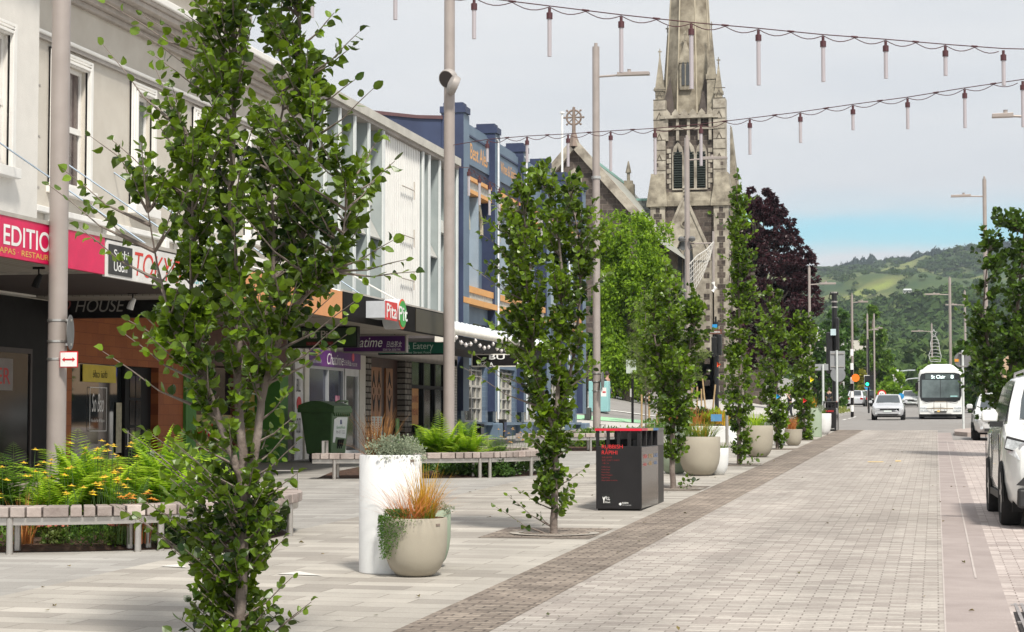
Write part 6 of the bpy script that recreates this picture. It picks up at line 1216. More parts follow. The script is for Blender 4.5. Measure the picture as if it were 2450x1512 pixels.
rd = car('white SUV with pinkish trim queued behind the silver sedan', ('SUV','moving_car'), carpaint('white_paint2',(.60,.61,.61)), **SUV); place(rd, (px_(2177,975,200).x,200,gz(200)), 0)
e_ = car('dark SUV partly hidden behind the white queued SUV', ('SUV','moving_car'), carpaint('maroon_paint',(.06,.03,.035)), **SUV); place(e_, (px_(2194,970,222).x,222,gz(222)), 0)
c2_ = car('black SUV seen from behind, parked left of the silver sedan', ('SUV','parked_car'), carpaint('black_paint',(.012,.012,.018)), **SUV, tint=mat('car_glass_dark',(.02,.025,.03),.06)); place(c2_, (px_(2104,975,205).x,210,gz(205)), PI-.12)
c3_ = car('silver SUV seen from behind, leftmost of the parked cars', ('SUV','parked_car'), spt, **SUV); place(c3_, (px_(2056,975,207).x,212,gz(207)), PI-.10)
c4_ = car('white van-like SUV seen from behind between the silver and black ones', ('SUV','parked_car'), carpaint('white_paint2',(.60,.61,.61)), **SUV); place(c4_, (px_(2082,975,222).x,227,gz(222)), PI-.1)
c5_ = car('grey sedan farthest away between the black SUV and the queue', ('sedan','parked_car'), carpaint('grey_paint',(.18,.19,.20)), **SED); place(c5_, (px_(2152,965,255).x,255,gz(255)), 0)
# ---- bus
bus = thing('bus', 'white city bus showing St Clair 8, facing the camera at the crossing', 'bus', (px_(2251,1000,116).x,116,gz(116))); bw = mat('bus_white',(.78,.79,.77),.35,.04,1,coat=.4)
W2, Hb, Lb = 1.28, 2.92, 11.0
m = MB(); rings = []
for y, ins, zt in ((0,.10,-.08),(.10,.03,-.02),(.4,0,0),(Lb-.3,0,0),(Lb,.08,-.06)):
    w_ = W2-ins; rings.append([(-w_,.30),( -w_,.55),(-w_,1.3),(-w_+.04,Hb-.32+zt),(-w_+.13,Hb-.08+zt),(-w_+.35,Hb+zt),(w_-.35,Hb+zt),(w_-.13,Hb-.08+zt),(w_-.04,Hb-.32+zt),(w_,1.3),(w_,.55),(w_,.30)])
ysb = (0,.10,.4,Lb-.3,Lb); v = [(x,ysb[i],z) for i,r in enumerate(rings) for x,z in r]; n = 12
m.add(v,[(i*n+j,i*n+(j+1)%n,(i+1)*n+(j+1)%n,(i+1)*n+j) for i in range(4) for j in range(n)]+[tuple(range(n))[::-1],tuple(range(4*n,5*n))]); bd = m.build('body', bw, bus, smooth=True, local=True)
m = MB(); m.prism([(-1.0,Hb-.02),(-.72,Hb+.2),(-.5,Hb+.27),(.5,Hb+.27),(.72,Hb+.2),(1.0,Hb-.02)],'Y',.35,3.2); m.build('roof_pod', bw, bd, local=True, bevel=.04)
m = MB(); m.prism([(-1.10,1.12),(-1.17,1.35),(-1.15,2.45),(-1.08,2.62),(-.8,2.68),(.8,2.68),(1.08,2.62),(1.15,2.45),(1.17,1.35),(1.10,1.12),(.85,1.02),(-.85,1.02)],'Y',-.03,.02); ws = m.build('front_mask', mat('bus_black_gloss',(.012,.014,.015),.1,.3,1,spec=.8), bus, local=True)
m = MB(); m.box(-1.05,1.05,-.04,-.031,1.25,2.28); m.build('windscreen', mat('bus_glass',(.03,.045,.045),.05,.7,.9,spec=1,coat=.5,col2=(.14,.18,.18)), ws, local=True)
m = MB(); m.box(-.85,.80,-.05,-.031,2.32,2.60); m.build('destination_panel', mat('display_grey',(.07,.09,.09),.4), ws, local=True)
m = MB(); m.box(-.01,.01,-.05,-.042,1.25,2.28); m.build('centre_bar', blk, ws, local=True)
lo = bus.location.copy()
led = mat('led_white',(.75,.95,.92),.4,emit=1.1); text('St Clair', 'destination_lettering', led, ws, (lo.x-.52,lo.y-.052,lo.z+2.35), .80, .2, face='Y', font_bold=True); text('8', 'route_number', led, ws, (lo.x+.58,lo.y-.052,lo.z+2.35), .16, .2, face='Y', font_bold=True)
m = MB(); m.box(.55,.95,-.045,-.04,1.3,1.36); m.build('screen_label', mat('pale_teal_label',(.35,.62,.62),.5), ws, local=True)
for s in (-1,1):
    m = MB(); m.box(*(sorted((s*.78,s*1.16))),-.03,.02,.62,.70); m.box(*(sorted((s*.72,s*1.14))),-.03,.02,.45,.55); m.build('headlight', headl, bus, local=True)
    m = MB(); m.tube([(s*1.18,-.02,2.2),(s*1.32,-.12,2.15)],.02); m.box(*(sorted((s*1.25,s*1.42))),-.2,-.1,1.65,2.12); m.build('mirror', blk, bus, local=True)
    for yy in (2.4,8.2): m = MB(); m.lathe([(.3,-.14),(.47,-.14),(.5,-.1),(.5,.1),(.47,.14),(.3,.14),(.001,.12)],(s*1.10,yy,.5),22,axis='X'); m.build('wheel', tyre, bus, local=True)
    m = MB(); m.box(s*1.285-.004,s*1.285+.004,.6,Lb-.6,1.4,2.35); m.build('side_window', mat('bus_glass',(.03,.045,.045)), bus, local=True)
    m = MB(); m.tube([(s*.35,-.05,1.08),(s*.95,-.06,.98),(s*1.0,-.05,1.2)],.012,4); m.build('wiper', blk, bus, local=True)
m = MB(); m.box(-W2+.05,W2-.05,.05,10.8,.16,.34); m.build('underbody', mat('underbody_black',(.006,.006,.006)), bus, local=True)
m = MB(); rc = mat('rack_bronze',(.25,.20,.14),.4,metal=.7)
m.tube([(-.38,-.22,.45),(-.38,-.24,.98),(-.33,-.24,1.02),(.30,-.24,1.02),(.35,-.24,.98),(.35,-.22,.45)],.016,5); m.tube([(-.38,-.22,.62),(.7,-.22,.62)],.03,5); m.tube([(-.8,-.05,.62),(-.3,-.22,.62)],.025,5); m.tube([(0,-.23,.42),(0,-.24,.9)],.015,5); m.build('bike_rack', rc, bus, local=True)
m = MB(); m.box(-.36,.33,-.25,-.03,.40,.47); m.build('rack_base', blk, bus, local=True); m = MB(); m.box(-.2,-.05,-.26,-.25,.42,.52); m.build('yellow_tag', yellowp, bus, local=True)
# ================================================================== PEOPLE
skinm = mat('skin',(.42,.25,.18),.6,.05,6)
def skin(name, J, E, R, m, parent, sub=1):
    me = bpy.data.meshes.new(name); me.from_pydata(J, E, []); o = bpy.data.objects.new(name, me); COL.objects.link(o); o.parent = parent; me.materials.append(m)
    o.modifiers.new('skin','SKIN'); o.modifiers['skin'].use_smooth_shade = True
    for i, v in enumerate(me.skin_vertices[0].data): r = R[i]; v.radius = (r if isinstance(r,tuple) else (r,r)); v.use_root = (i == 0)
    s = o.modifiers.new('sub','SUBSURF'); s.levels = s.render_levels = sub; return o
def person(label, loc, rz, hairc, top, bottom, armR=(0.02,.04,-.62), phone=False, longsl=True, skirt=False, step=.18):
    t = thing('person', label, 'person', loc, rz)
    # local: faces -Y
    hip = (0,0,.93); 
    wl_, wr_ = (-.22,.02,.82), (.20,-.10,.84)
    er = (.25,.03,1.12)
    if phone: er, wr_ = (.27,-.08,1.17), (.12,-.22,1.42)
    J = [hip,(0,0,1.15),(0,.01,1.40),(0,0,1.50),(0,-.01,1.56),(0,-.02,1.66),(0,-.01,1.74),
         (-.17,.01,1.40),(-.23,.03,1.12),wl_,(-.22,-.01,.74), (.17,.01,1.40),er,wr_,(wr_[0]-.0,wr_[1]-.03,wr_[2]-.08 if not phone else wr_[2]+.08),
         (-.09,0,.90),(-.10,-step*.5,.50),(-.10,step*.2-step*.6,.09),(-.10,-step*.6-.13,.04), (.09,0,.90),(.10,step*.1,.50),(.10,step*.9,.10),(.10,step*.9-.12,.04)]
    E = [(0,1),(1,2),(2,3),(3,4),(4,5),(5,6),(2,7),(7,8),(8,9),(9,10),(2,11),(11,12),(12,13),(13,14),(0,15),(15,16),(16,17),(17,18),(0,19),(19,20),(20,21),(21,22)]
    R = [(.15,.11),(.13,.10),(.15,.10),.06,.055,.085,.075,.06,.045,.03,.03,.06,.045,.03,.03,.09,.06,.04,.035,.09,.06,.04,.035]
    bd = skin('body', J, E, R, skinm, t)
    def cl(nm, idx, ex, m): 
        mp_ = {j:i for i,j in enumerate(idx)}; Es = [(mp_[a],mp_[b]) for a,b in E if a in mp_ and b in mp_]; Rs = [(R[j][0]+ex,R[j][1]+ex) if isinstance(R[j],tuple) else (R[j]+ex,)*2 for j in idx]
        return skin(nm, [J[j] for j in idx], Es, Rs, m, bd)
    cl('shirt', [1,0,2,7,8,11,12]+([9,13] if longsl else []), .018, top)
    cl('trousers', [0,15,16,17,19,20,21], .016, bottom)
    for k,(a,b_) in enumerate(((17,18),(21,22))): skin('shoe', [J[a][:2]+(.05,),J[b_]], [(0,1)], [.055,.045], blk, bd)
    q = MB(); q.lathe([(.001,.13),(.06,.115),(.095,.06),(.105,0),(.10,-.05),(.07,-.07)],(0,.015,1.68),14); q.build('hair', hairc, bd, smooth=True, local=True)
    q = MB(); q.lathe([(.001,-.02),(.012,-.01),(.014,.01),(.001,.02)],(0,-.108,1.655),8,axis='Y'); q.build('nose', skinm, bd, local=True)
    for s in (-1,1): q = MB(); q.lathe([(.001,-.01),(.01,0),(.001,.01)],(s*.033,-.098,1.675),6,axis='Y'); q.build('eye', blk, bd, local=True)
    return t
blond = mat('blond_hair',(.55,.36,.18),.6,.3,20); dhair = mat('dark_hair',(.03,.02,.015),.6); bt_ = mat('black_tshirt',(.015,.016,.02),.8); dj = mat('dark_jeans',(.02,.024,.035),.8)
p = px_(1889,930,106); person('blond person in a black top, hand raised to the face, behind the trees', (p.x,106,gz(106)), math.radians(-60), blond, bt_, bt_, phone=True, longsl=False)
p = px_(1984,945,150); person('person in black t-shirt seen from behind beyond the far rubbish bin', (p.x,150,gz(150)+.13), PI, dhair, bt_, dj, longsl=False)
p = px_(1453,960,90.5); person('person in dark clothes half hidden behind the turquoise cabinet', (p.x,90.5,gz(90.5,p.x)), math.radians(70), dhair, bt_, dj, longsl=False)
# ================================================================== VEGETATION
bark = mat('beech_bark',(.12,.09,.075),.9,.3,6,.6,30,col2=(.24,.20,.175),detail=8)
beechA = leafmat('beech_leaf_front',(.009,.030,.0025),(.17,.28,.014),.32,.34,.5)
beechB = leafmat('beech_leaf_back',(.012,.038,.003),(.17,.29,.016),.32,.36,.5)
def interp_rows(rows, Y):
    out = []
    for y, xl, xr in rows:
        a, b = px_(xl,y,Y), px_(xr,y,Y); out.append((a.z,(a.x+b.x)/2,(b.x-a.x)/2))
    return sorted(out)
def beech(label, X, Y, rows, limbs, leafL, ntw, per, lm, trunk_r, extra=(), seed=1, tmpl=LEAF3, group='young beech trees in the paving', name='beech_tree', cat='tree', ry=1.0, tw=True, fmin=.25, dens=None):
    rnd = random.Random(seed); t = thing(name, label, cat, (X,Y,gz(Y,X)), group=group); R = interp_rows(rows, Y); zs = [r[0] for r in R]
    cxf = lambda z: float(np.interp(z, zs, [r[1] for r in R])); rf = lambda z: float(np.interp(z, zs, [r[2] for r in R]))
    L3 = []; b = MB()
    for li, (pts, r0, r1, dy) in enumerate(limbs):
        P = [px_(x,y,Y)+Vector((0,dy*(i/max(1,len(pts)-1)),0)) for i,(x,y) in enumerate(pts)]
        if li == 0: P[0].z = gz(Y,X)-.03
        Q = []
        for i in range(len(P)-1):
            for k in range(4): Q.append(P[i].lerp(P[i+1],k/4)+Vector((rnd.uniform(-1,1),rnd.uniform(-1,1),0))*(.15*r0 if k else 0))
        Q.append(P[-1]); rr = [r0+(r1-r0)*i/(len(Q)-1) for i in range(len(Q))]; b.tube(Q, rr, 9); L3.append(Q)
    # twigs
    wts = np.array([max(.02,rf(z)) for z in np.linspace(zs[0],zs[-1],60)]); zz = np.linspace(zs[0],zs[-1],60)
    if dens: dz_ = sorted((px_(1200,y,Y).z,f_) for y,f_ in dens); wts = wts*np.interp(zz,[a for a,_ in dz_],[b_ for _,b_ in dz_])
    wts /= wts.sum()
    LP = []; LD = []; allq = [q for Q in L3 for q in Q]
    def twig(E, n, droop=.0, start=None, dens=1.0, r=None):
        cand = [q for q in allq if q.z < E.z+.02] or allq
        S_ = start or min(cand, key=lambda q: (Vector((q.x-E.x,q.y-E.y,0)).length*1.0+abs((E.z-q.z)-.45*Vector((q.x-E.x,q.y-E.y,0)).length-.08))); d = E-S_; L_ = d.length
        mid = S_.lerp(E,.5)+Vector((0,0,-.06*L_+droop*L_)); P = [S_, S_.lerp(mid,.6), mid, mid.lerp(E,.5)+Vector((0,0,.01*L_)), E]
        if tw: b.tube(P, [x*(r or 1) for x in (.006+.008*L_,.005+.005*L_,.0045,.0035,.002)], 4, cap=False)
        for k in range(n):
            u = 1-(k/n)**1.0*.72 if n > 1 else 1; u = max(.1,min(1,u+rnd.uniform(-.03,.03))); i = min(3,int(u*4)); f = u*4-i; p = P[i].lerp(P[min(4,i+1)],f); dd = (P[min(4,i+1)]-P[i]).normalized()
            s = Vector((rnd.gauss(0,1),rnd.gauss(0,1),rnd.gauss(0,.55)-.05)); s -= dd*s.dot(dd); s.normalize(); LP.append(p+s*.008); LD.append(dd*.45+s*.8+Vector((0,0,-.12)) if k else dd)
    for k in range(ntw):
        z = rnd.choices(zz, wts)[0]+rnd.uniform(-.5,.5)*(zs[-1]-zs[0])/60; a = rnd.uniform(0,2*PI); f = rnd.uniform(fmin,1)**.6; f *= (.80+.28*rnd.random())*(1+.16*math.sin(3*a+z*5+seed)); r = rf(z)
        E = Vector((cxf(z)+r*f*math.cos(a), Y+r*ry*f*math.sin(a), z)); twig(E, max(3,int(per*(.7+.6*rnd.random()))))
    for (x,y,n,dy) in extra: twig(px_(x,y,Y+dy), n, .0)
    b.build('trunk', bark, t, smooth=True); leaves('crown', [tuple(p) for p in LP], [tuple(d) for d in LD], lm, t, leafL, .95, tmpl, up=.55)
    return t
rows1 = [(1500,425,700),(1460,440,690),(1400,450,630),(1350,420,660),(1290,390,695),(1220,370,690),(1150,400,700),(1080,380,700),(1020,370,700),(960,440,680),(900,420,690),(850,375,705),(800,350,720),(740,350,785),(680,405,845),(620,425,862),(560,360,880),(500,345,880),(440,300,870),(390,310,880),(340,320,880),(280,380,850),(220,400,820),(160,400,800),(100,400,790),(40,420,760),(-60,430,740),(-200,450,700),(-350,480,660),(-480,530,600)]
limbs1 = [([(573,1590),(575,1450),(582,1300),(588,1180),(578,1060),(568,950),(572,800),(562,650),(552,500),(560,300),(560,100),(555,-150),(560,-450)],.038,.008,.0),
 ([(588,1185),(560,1090),(530,1010),(503,940),(490,860),(470,750),(478,620),(480,480),(470,330)],.026,.006,-.15),
 ([(590,1180),(612,1060),(622,960),(640,880),(668,800),(700,720),(715,600),(722,480),(735,330),(720,180),(700,30)],.028,.006,.1),
 ([(622,960),(600,850),(640,700),(640,560),(625,400),(650,250),(640,60)],.016,.005,.25),([(530,1010),(500,900),(440,800),(410,640),(400,520)],.013,.004,-.3),([(640,880),(690,760),(790,650),(830,560),(845,450)],.014,.004,-.1)]
ex1 = [(150,405,15,-.1),(110,438,7,-.1),(190,545,14,-.2),(215,490,9,-.1),(268,335,7,.1),(215,325,5,0),(245,105,6,.1),(340,35,7,0),(250,5,6,.1),(330,75,6,.1),(860,75,9,0),(845,110,9,.1),(895,210,5,0),(850,190,6,.1),(720,5,10,0),(800,30,9,.1),(945,385,10,0),(910,320,12,.1),(995,650,10,0),(940,575,14,-.1),(975,620,6,0),(245,840,8,-.1),(300,800,12,0),(350,760,12,0),(300,1030,7,0),(350,1030,14,0),(365,1090,10,.0),(290,1215,12,0),(330,1240,10,0),(400,1255,9,0),(690,940,8,0),(700,1000,9,0),(715,1130,8,0),(710,1060,7,0),(725,1460,9,0),(745,1440,5,0),(430,1480,12,0),(410,1510,6,0),(455,1440,12,0),(330,1235,6,.1),(820,770,14,-.1),(850,720,10,0),(830,800,8,0),(700,1380,6,0),(680,1290,8,0)]
beech('tall leafy young beech nearest the camera, filling the left half of the photo', -4.09, 11.24, rows1, limbs1, .064, 640, 15, beechA, .038, ex1, 5, ry=.95, dens=[(1600,1.1),(1200,1.3),(1150,1.0),(1110,.4),(900,.4),(850,1.1),(600,1.3),(200,1),(-600,.8)])
rows2 = [(1195,1285,1370),(1175,1275,1372),(1150,1275,1370),(1100,1280,1360),(1040,1270,1370),(990,1275,1375),(940,1245,1385),(890,1225,1395),(840,1190,1405),(790,1180,1405),(740,1200,1395),(690,1190,1410),(640,1150,1445),(590,1142,1450),(540,1145,1445),(500,1165,1438),(460,1200,1420),(420,1220,1400),(395,1260,1330)]
limbs2 = [([(1326,1279),(1326,1200),(1330,1130),(1325,1060),(1330,1000),(1335,930),(1340,800),(1345,650),(1330,500),(1290,420)],.045,.008,0),([(1328,1040),(1305,960),(1285,880),(1270,760),(1265,620),(1255,480)],.03,.006,-.1),([(1332,1010),(1355,930),(1375,830),(1385,700),(1380,560),(1360,470)],.024,.006,.15)]
ex2 = [(1150,560,10,0),(1130,640,9,0),(1185,1212,7,0),(1215,1185,9,0),(1240,1172,7,0),(1130,845,10,0),(1150,870,9,0),(1110,880,5,0),(1180,470,8,0),(1250,395,6,0),(1440,600,9,0),(1430,870,9,0),(1460,650,7,0),(1220,990,8,0),(1285,1228,4,0),(1385,1050,8,0),(1400,1120,6,0)]
beech('second young beech in a square cobbled pit, left of the rubbish bin', -4.15, 21.48, rows2, limbs2, .076, 400, 14, beechA, .045, ex2, 8)
rows3 = [(1085,1590,1640),(1050,1585,1650),(1000,1570,1660),(960,1545,1680),(900,1530,1690),(850,1520,1695),(800,1510,1700),(750,1530,1700),(720,1540,1690),(690,1550,1660),(660,1565,1625),(640,1585,1605)]
limbs3 = [([(1611,1172),(1608,1080),(1612,1000),(1608,900),(1605,800),(1598,660)],.05,.01,0),([(1610,960),(1640,880),(1660,780),(1665,720)],.02,.006,0),([(1610,980),(1580,880),(1560,780),(1570,680)],.02,.006,.1)]
ex3 = [(1665,1150,10,0),(1650,1140,10,0),(1640,1075,8,0),(1500,830,8,0),(1590,620,5,0)]
beech('third young beech, rising right beside the rubbish bin', -4.13, 31.43, rows3, limbs3, .084, 290, 13, beechB, .05, ex3, 12)
rows4 = [(1085,1755,1805),(1040,1745,1810),(1000,1740,1800),(950,1725,1805),(900,1720,1805),(850,1720,1805),(800,1725,1800),(750,1725,1815),(700,1730,1815),(650,1735,1810),(600,1740,1812),(550,1740,1808),(510,1735,1800),(480,1740,1795),(450,1745,1780),(425,1755,1775)]
limbs4 = [([(1768,1115),(1768,1000),(1772,850),(1768,700),(1765,550),(1763,430)],.05,.01,0)]
ex4 = [(1820,1090,10,0),(1810,1050,8,0),(1700,510,6,0),(1812,470,7,0),(1765,412,4,0),(1725,610,7,0)]
beech('tall slender fourth young beech in front of the church tower edge', -4.05, 41.37, rows4, limbs4, .094, 290, 12, beechB, .05, ex4, 17)
rows5 = [(1055,1845,1880),(1000,1830,1890),(950,1812,1890),(900,1800,1895),(850,1798,1895),(800,1800,1895),(760,1800,1890),(730,1810,1880),(700,1825,1870),(685,1838,1858)]
beech('fifth young beech, bushy, with a blue paper ornament', -4.11, 52.29, rows5, [([(1860,1077),(1858,980),(1855,850),(1850,700)],.05,.01,0)], .11, 215, 12, beechB, .05, [(1880,1045,7,0)], 21)
rows6 = [(1040,1905,1945),(1000,1895,1950),(950,1885,1955),(900,1880,1960),(850,1880,1960),(800,1882,1955),(770,1890,1950),(745,1905,1935)]
beech('sixth young beech, smallest, with a yellow paper ornament', -4.01, 61.7, rows6, [([(1925,1055),(1922,950),(1918,850),(1915,750)],.05,.01,0)], .125, 190, 12, beechB, .05, [(1950,1030,7,0)], 25)
# right hand street tree
oakm = leafmat('maple_leaf',(.012,.034,.004),(.095,.18,.014),.3,.45,.4)
rowsR = [(975,2385,2440),(955,2345,2475),(935,2320,2500),(910,2300,2520),(860,2290,2540),(810,2285,2550),(760,2300,2550),(700,2330,2550),(640,2345,2540),(590,2340,2520),(550,2350,2510),(520,2365,2490),(495,2378,2410)]
beech('leafy street tree at the right edge between the two parked cars', px_(2412,1000,47).x, 47, rowsR, [([(2408,1110),(2410,1000),(2418,900),(2425,800),(2440,700),(2450,560)],.11,.02,0),([(2412,960),(2370,860),(2350,760),(2365,600)],.05,.012,0),([(2416,900),(2450,820),(2500,700)],.05,.012,.3)], .13, 400, 16, oakm, .1, [(2325,985,9,0),(2290,740,9,0),(2330,600,8,0),(2345,975,6,0),(2375,985,8,0)], 31, group=None, name='street_tree', ry=.8)
# ---- generic clumped trees
def clump(label, name, rows, Y, n, leafL, lm, nclump=60, trunk=None, seed=1, ry=.8, tmpl=LEAF2, droop=0, flat=.6, X=None, cl_r=.28, up=.6, bm=None, group=None, cs=0.9):
    rnd = np.random.default_rng(seed); R = interp_rows(rows, Y); zs = np.array([r[0] for r in R]); cxs = np.array([r[1] for r in R]); rs = np.array([r[2] for r in R])
    x0 = X if X is not None else float(cxs[0]); base = min(gz(Y,x0), zs[0]); t = thing(name, label, 'tree', (x0,Y,base), group=group)
    zc = rnd.choice(np.linspace(zs[0],zs[-1],80), nclump, p=(lambda w_: w_/w_.sum())(np.interp(np.linspace(zs[0],zs[-1],80),zs,rs)+.05)); a = rnd.uniform(0,2*PI,nclump); rr = np.interp(zc,zs,rs); f = np.sqrt(rnd.uniform(.15,1,nclump))*cs
    C_ = np.stack([np.interp(zc,zs,cxs)+rr*f*np.cos(a), Y+rr*ry*f*np.sin(a), zc],1); cr = cl_r*np.maximum(rr,rs.max()*.35)*rnd.uniform(.6,1.2,nclump)
    idx = rnd.integers(0,nclump,n); dirs = norm(rnd.normal(size=(n,3))); rad = rnd.uniform(.45,1,(n,1))**.5; P = C_[idx]+dirs*rad*cr[idx][:,None]*np.array([1,1,flat])
    if droop: P[:,2] -= droop*rnd.random(n)**2*(zs[-1]-zs[0])*.25
    D = dirs+np.array([0,0,-.25-droop])+rnd.normal(size=(n,3))*.4
    b = MB(); tp_ = trunk or .03*(zs[-1]-zs[0]); top = Vector((float(cxs[-1]),Y,float(zs[-1])-.1*(zs[-1]-zs[0]))); b.tube([(x0,Y,base-.1),(x0,Y,zs[0]+.1*(zs[-1]-zs[0])),top],[tp_,tp_*.75,tp_*.12],8)
    for c in C_[:min(nclump,26)]: s = Vector((x0,Y,base)).lerp(top, max(.15,min(.9,(c[2]-base)/max(.1,(zs[-1]-base))*.75))); b.tube([s,s.lerp(Vector(c),.6)+Vector((0,0,.02)),Vector(c)],[tp_*.35,tp_*.2,tp_*.06],4,cap=False)
    b.build('trunk', bm or bark, t, smooth=True); leaves('crown', P, D, lm, t, leafL, .8, tmpl, up=up); return t
weepm = leafmat('weeping_leaf',(.06,.13,.008),(.30,.47,.03),.45,.5,.3); copm = leafmat('copper_leaf',(.015,.006,.010),(.085,.030,.036),.25,.45,.4); darkm = leafmat('dark_leaf',(.012,.038,.008),(.055,.12,.018),.3); midm = leafmat('mid_leaf',(.025,.075,.012),(.10,.20,.03),.35); limem = leafmat('lime_leaf',(.08,.18,.012),(.26,.42,.03),.45); wisp = leafmat('wispy_leaf',(.10,.15,.035),(.24,.31,.09),.4)
clump('bright green weeping tree in the churchyard, left of the church tower','weeping_tree',[(915,1425,1610),(850,1418,1635),(780,1412,1640),(700,1408,1632),(640,1408,1625),(590,1412,1618),(550,1420,1605),(515,1440,1580),(490,1465,1545)],100,26000,.21,weepm,150,seed=3,droop=.45,flat=.5,X=px_(1500,900,100).x,up=.2,cl_r=.24)
clump('dark purple copper beech right of the church tower','copper_beech',[(880,1790,1915),(800,1770,1945),(740,1765,1955),(700,1762,1958),(650,1762,1955),(600,1765,1940),(560,1768,1920),(520,1770,1895),(485,1775,1866),(455,1785,1835)],128,34000,.24,copm,260,seed=4,flat=.6,cs=1.0,cl_r=.17,X=px_(1850,900,128).x)
clump('dark evergreen mass behind the weeping tree, below the church gable','churchyard_tree',[(905,1430,1560),(850,1420,1570),(780,1410,1560),(720,1415,1545),(680,1440,1530)],112,3500,.45,darkm,40,seed=5,X=px_(1480,900,112).x)
clump('rounded bright green tree beside the striped crossing pole','roadside_tree',[(960,1975,2050),(900,1960,2060),(850,1960,2062),(800,1965,2055),(770,1975,2040),(745,1985,2025)],242,5000,.6,midm,50,seed=6)
clump('tall dark green conical tree in the middle distance','conical_tree',[(975,2045,2120),(930,2040,2130),(880,2045,2133),(840,2050,2128),(800,2060,2120),(770,2070,2108),(745,2082,2098),(728,2088,2092)],240,8000,.55,leafmat('conifer_leaf',(.035,.10,.012),(.17,.28,.035),.25),70,seed=7,flat=.6)
clump('yellow-green rounded tree left of the bus','roadside_tree',[(965,2120,2180),(940,2105,2185),(915,2110,2175),(895,2118,2160),(885,2128,2150)],205,3500,.38,limem,36,seed=8)
clump('golden narrow conifer between the far lamp posts','golden_conifer',[(955,2050,2078),(930,2050,2078),(905,2053,2074),(885,2059,2067)],236,900,.45,leafmat('gold_leaf',(.16,.17,.015),(.34,.33,.04),.3),16,seed=9)
clump('flat-topped light green tree behind the bus','roadside_tree',[(965,2195,2290),(930,2190,2290),(900,2195,2285),(870,2200,2275),(860,2215,2260)],200,3200,.45,leafmat('layered_leaf',(.05,.12,.015),(.20,.33,.05),.4),34,seed=10,flat=.3)
clump('dark green tree behind the right-hand street tree','roadside_tree',[(1005,2310,2420),(950,2290,2440),(880,2300,2440),(820,2320,2440),(780,2340,2420)],150,3500,.45,darkm,40,seed=11)
clump('dark leafy tree behind the round sign, right of the bus','roadside_tree',[(990,2300,2345),(950,2290,2350),(900,2285,2355),(850,2285,2350),(820,2290,2340)],165,2000,.45,midm,26,seed=12)
for i,(lb, X_, w_, zt_, s_) in enumerate((('dark street tree in the far left row, first beyond the corner',1950,28,780,13),('green street tree behind the traffic signal pole',2005,30,800,14),('hedge-like dark tree far down the street on the right',2215,18,905,15),('low round tree closing the end of the street',2185,22,915,16))):
    clump(lb,'roadside_tree',[(965,X_-w_,X_+w_),(930,X_-w_*1.1,X_+w_*1.1),((zt_+930)/2,X_-w_,X_+w_),(zt_,X_-w_*.4,X_+w_*.4)],(150,160,250,280)[i],2200,.4,(darkm,midm,darkm,midm)[i],28,seed=20+i)
# wispy young trees with stakes near the corner
stake = mat('timber_stake',(.42,.29,.15),.8,.2,6)
for i,(x,yb,yt,w_,Y) in enumerate(((1545,1000,700,52,72),(1655,985,700,42,84),(1578,1000,830,24,70))):
    rows = [(yb-70,x-w_*.6,x+w_*.6),((yb+yt)/2,x-w_,x+w_),(yt+40,x-w_*.7,x+w_*.6),(yt,x-w_*.2,x+w_*.2)]
    clump(('wispy olive-green young tree left of the third beech','wispy young tree with crossed stakes right of the third beech','small wispy sapling behind the stakes')[i],'staked_sapling',rows,Y,(3800,2600,900)[i],.13,wisp,(70,50,20)[i],trunk=.035,seed=40+i,X=px_(x,yb,Y).x,flat=.5,tmpl=([(0,0,0),(-.14,.5,.05),(0,1,-.05),(.14,.5,.05)],[(0,2,1),(0,3,2)]),cl_r=.3,up=.2)
for i,(x,yt,yb,Y,tl) in enumerate(((1535,938,1010,70,0),(1553,940,1012,69,0),(1590,935,1008,69,.05),(1602,960,1012,68,.1),(1612,962,1012,68,-.05),(1572,990,1015,68,0),(1655,905,975,82,0),(1668,925,975,82,.0),(1692,905,975,83,-.1),(1700,920,975,82,.1),(1678,930,980,81,0))):
    p = px_(x,yt,Y); g = gz(Y,p.x); s_ = MB(); s_.tube([(p.x,Y,g-.05),(p.x+tl*2,Y,p.z)],.035,6); single(s_,'tree_stake',stake,'pale timber stake holding the young saplings near the corner','stake','timber tree stakes')
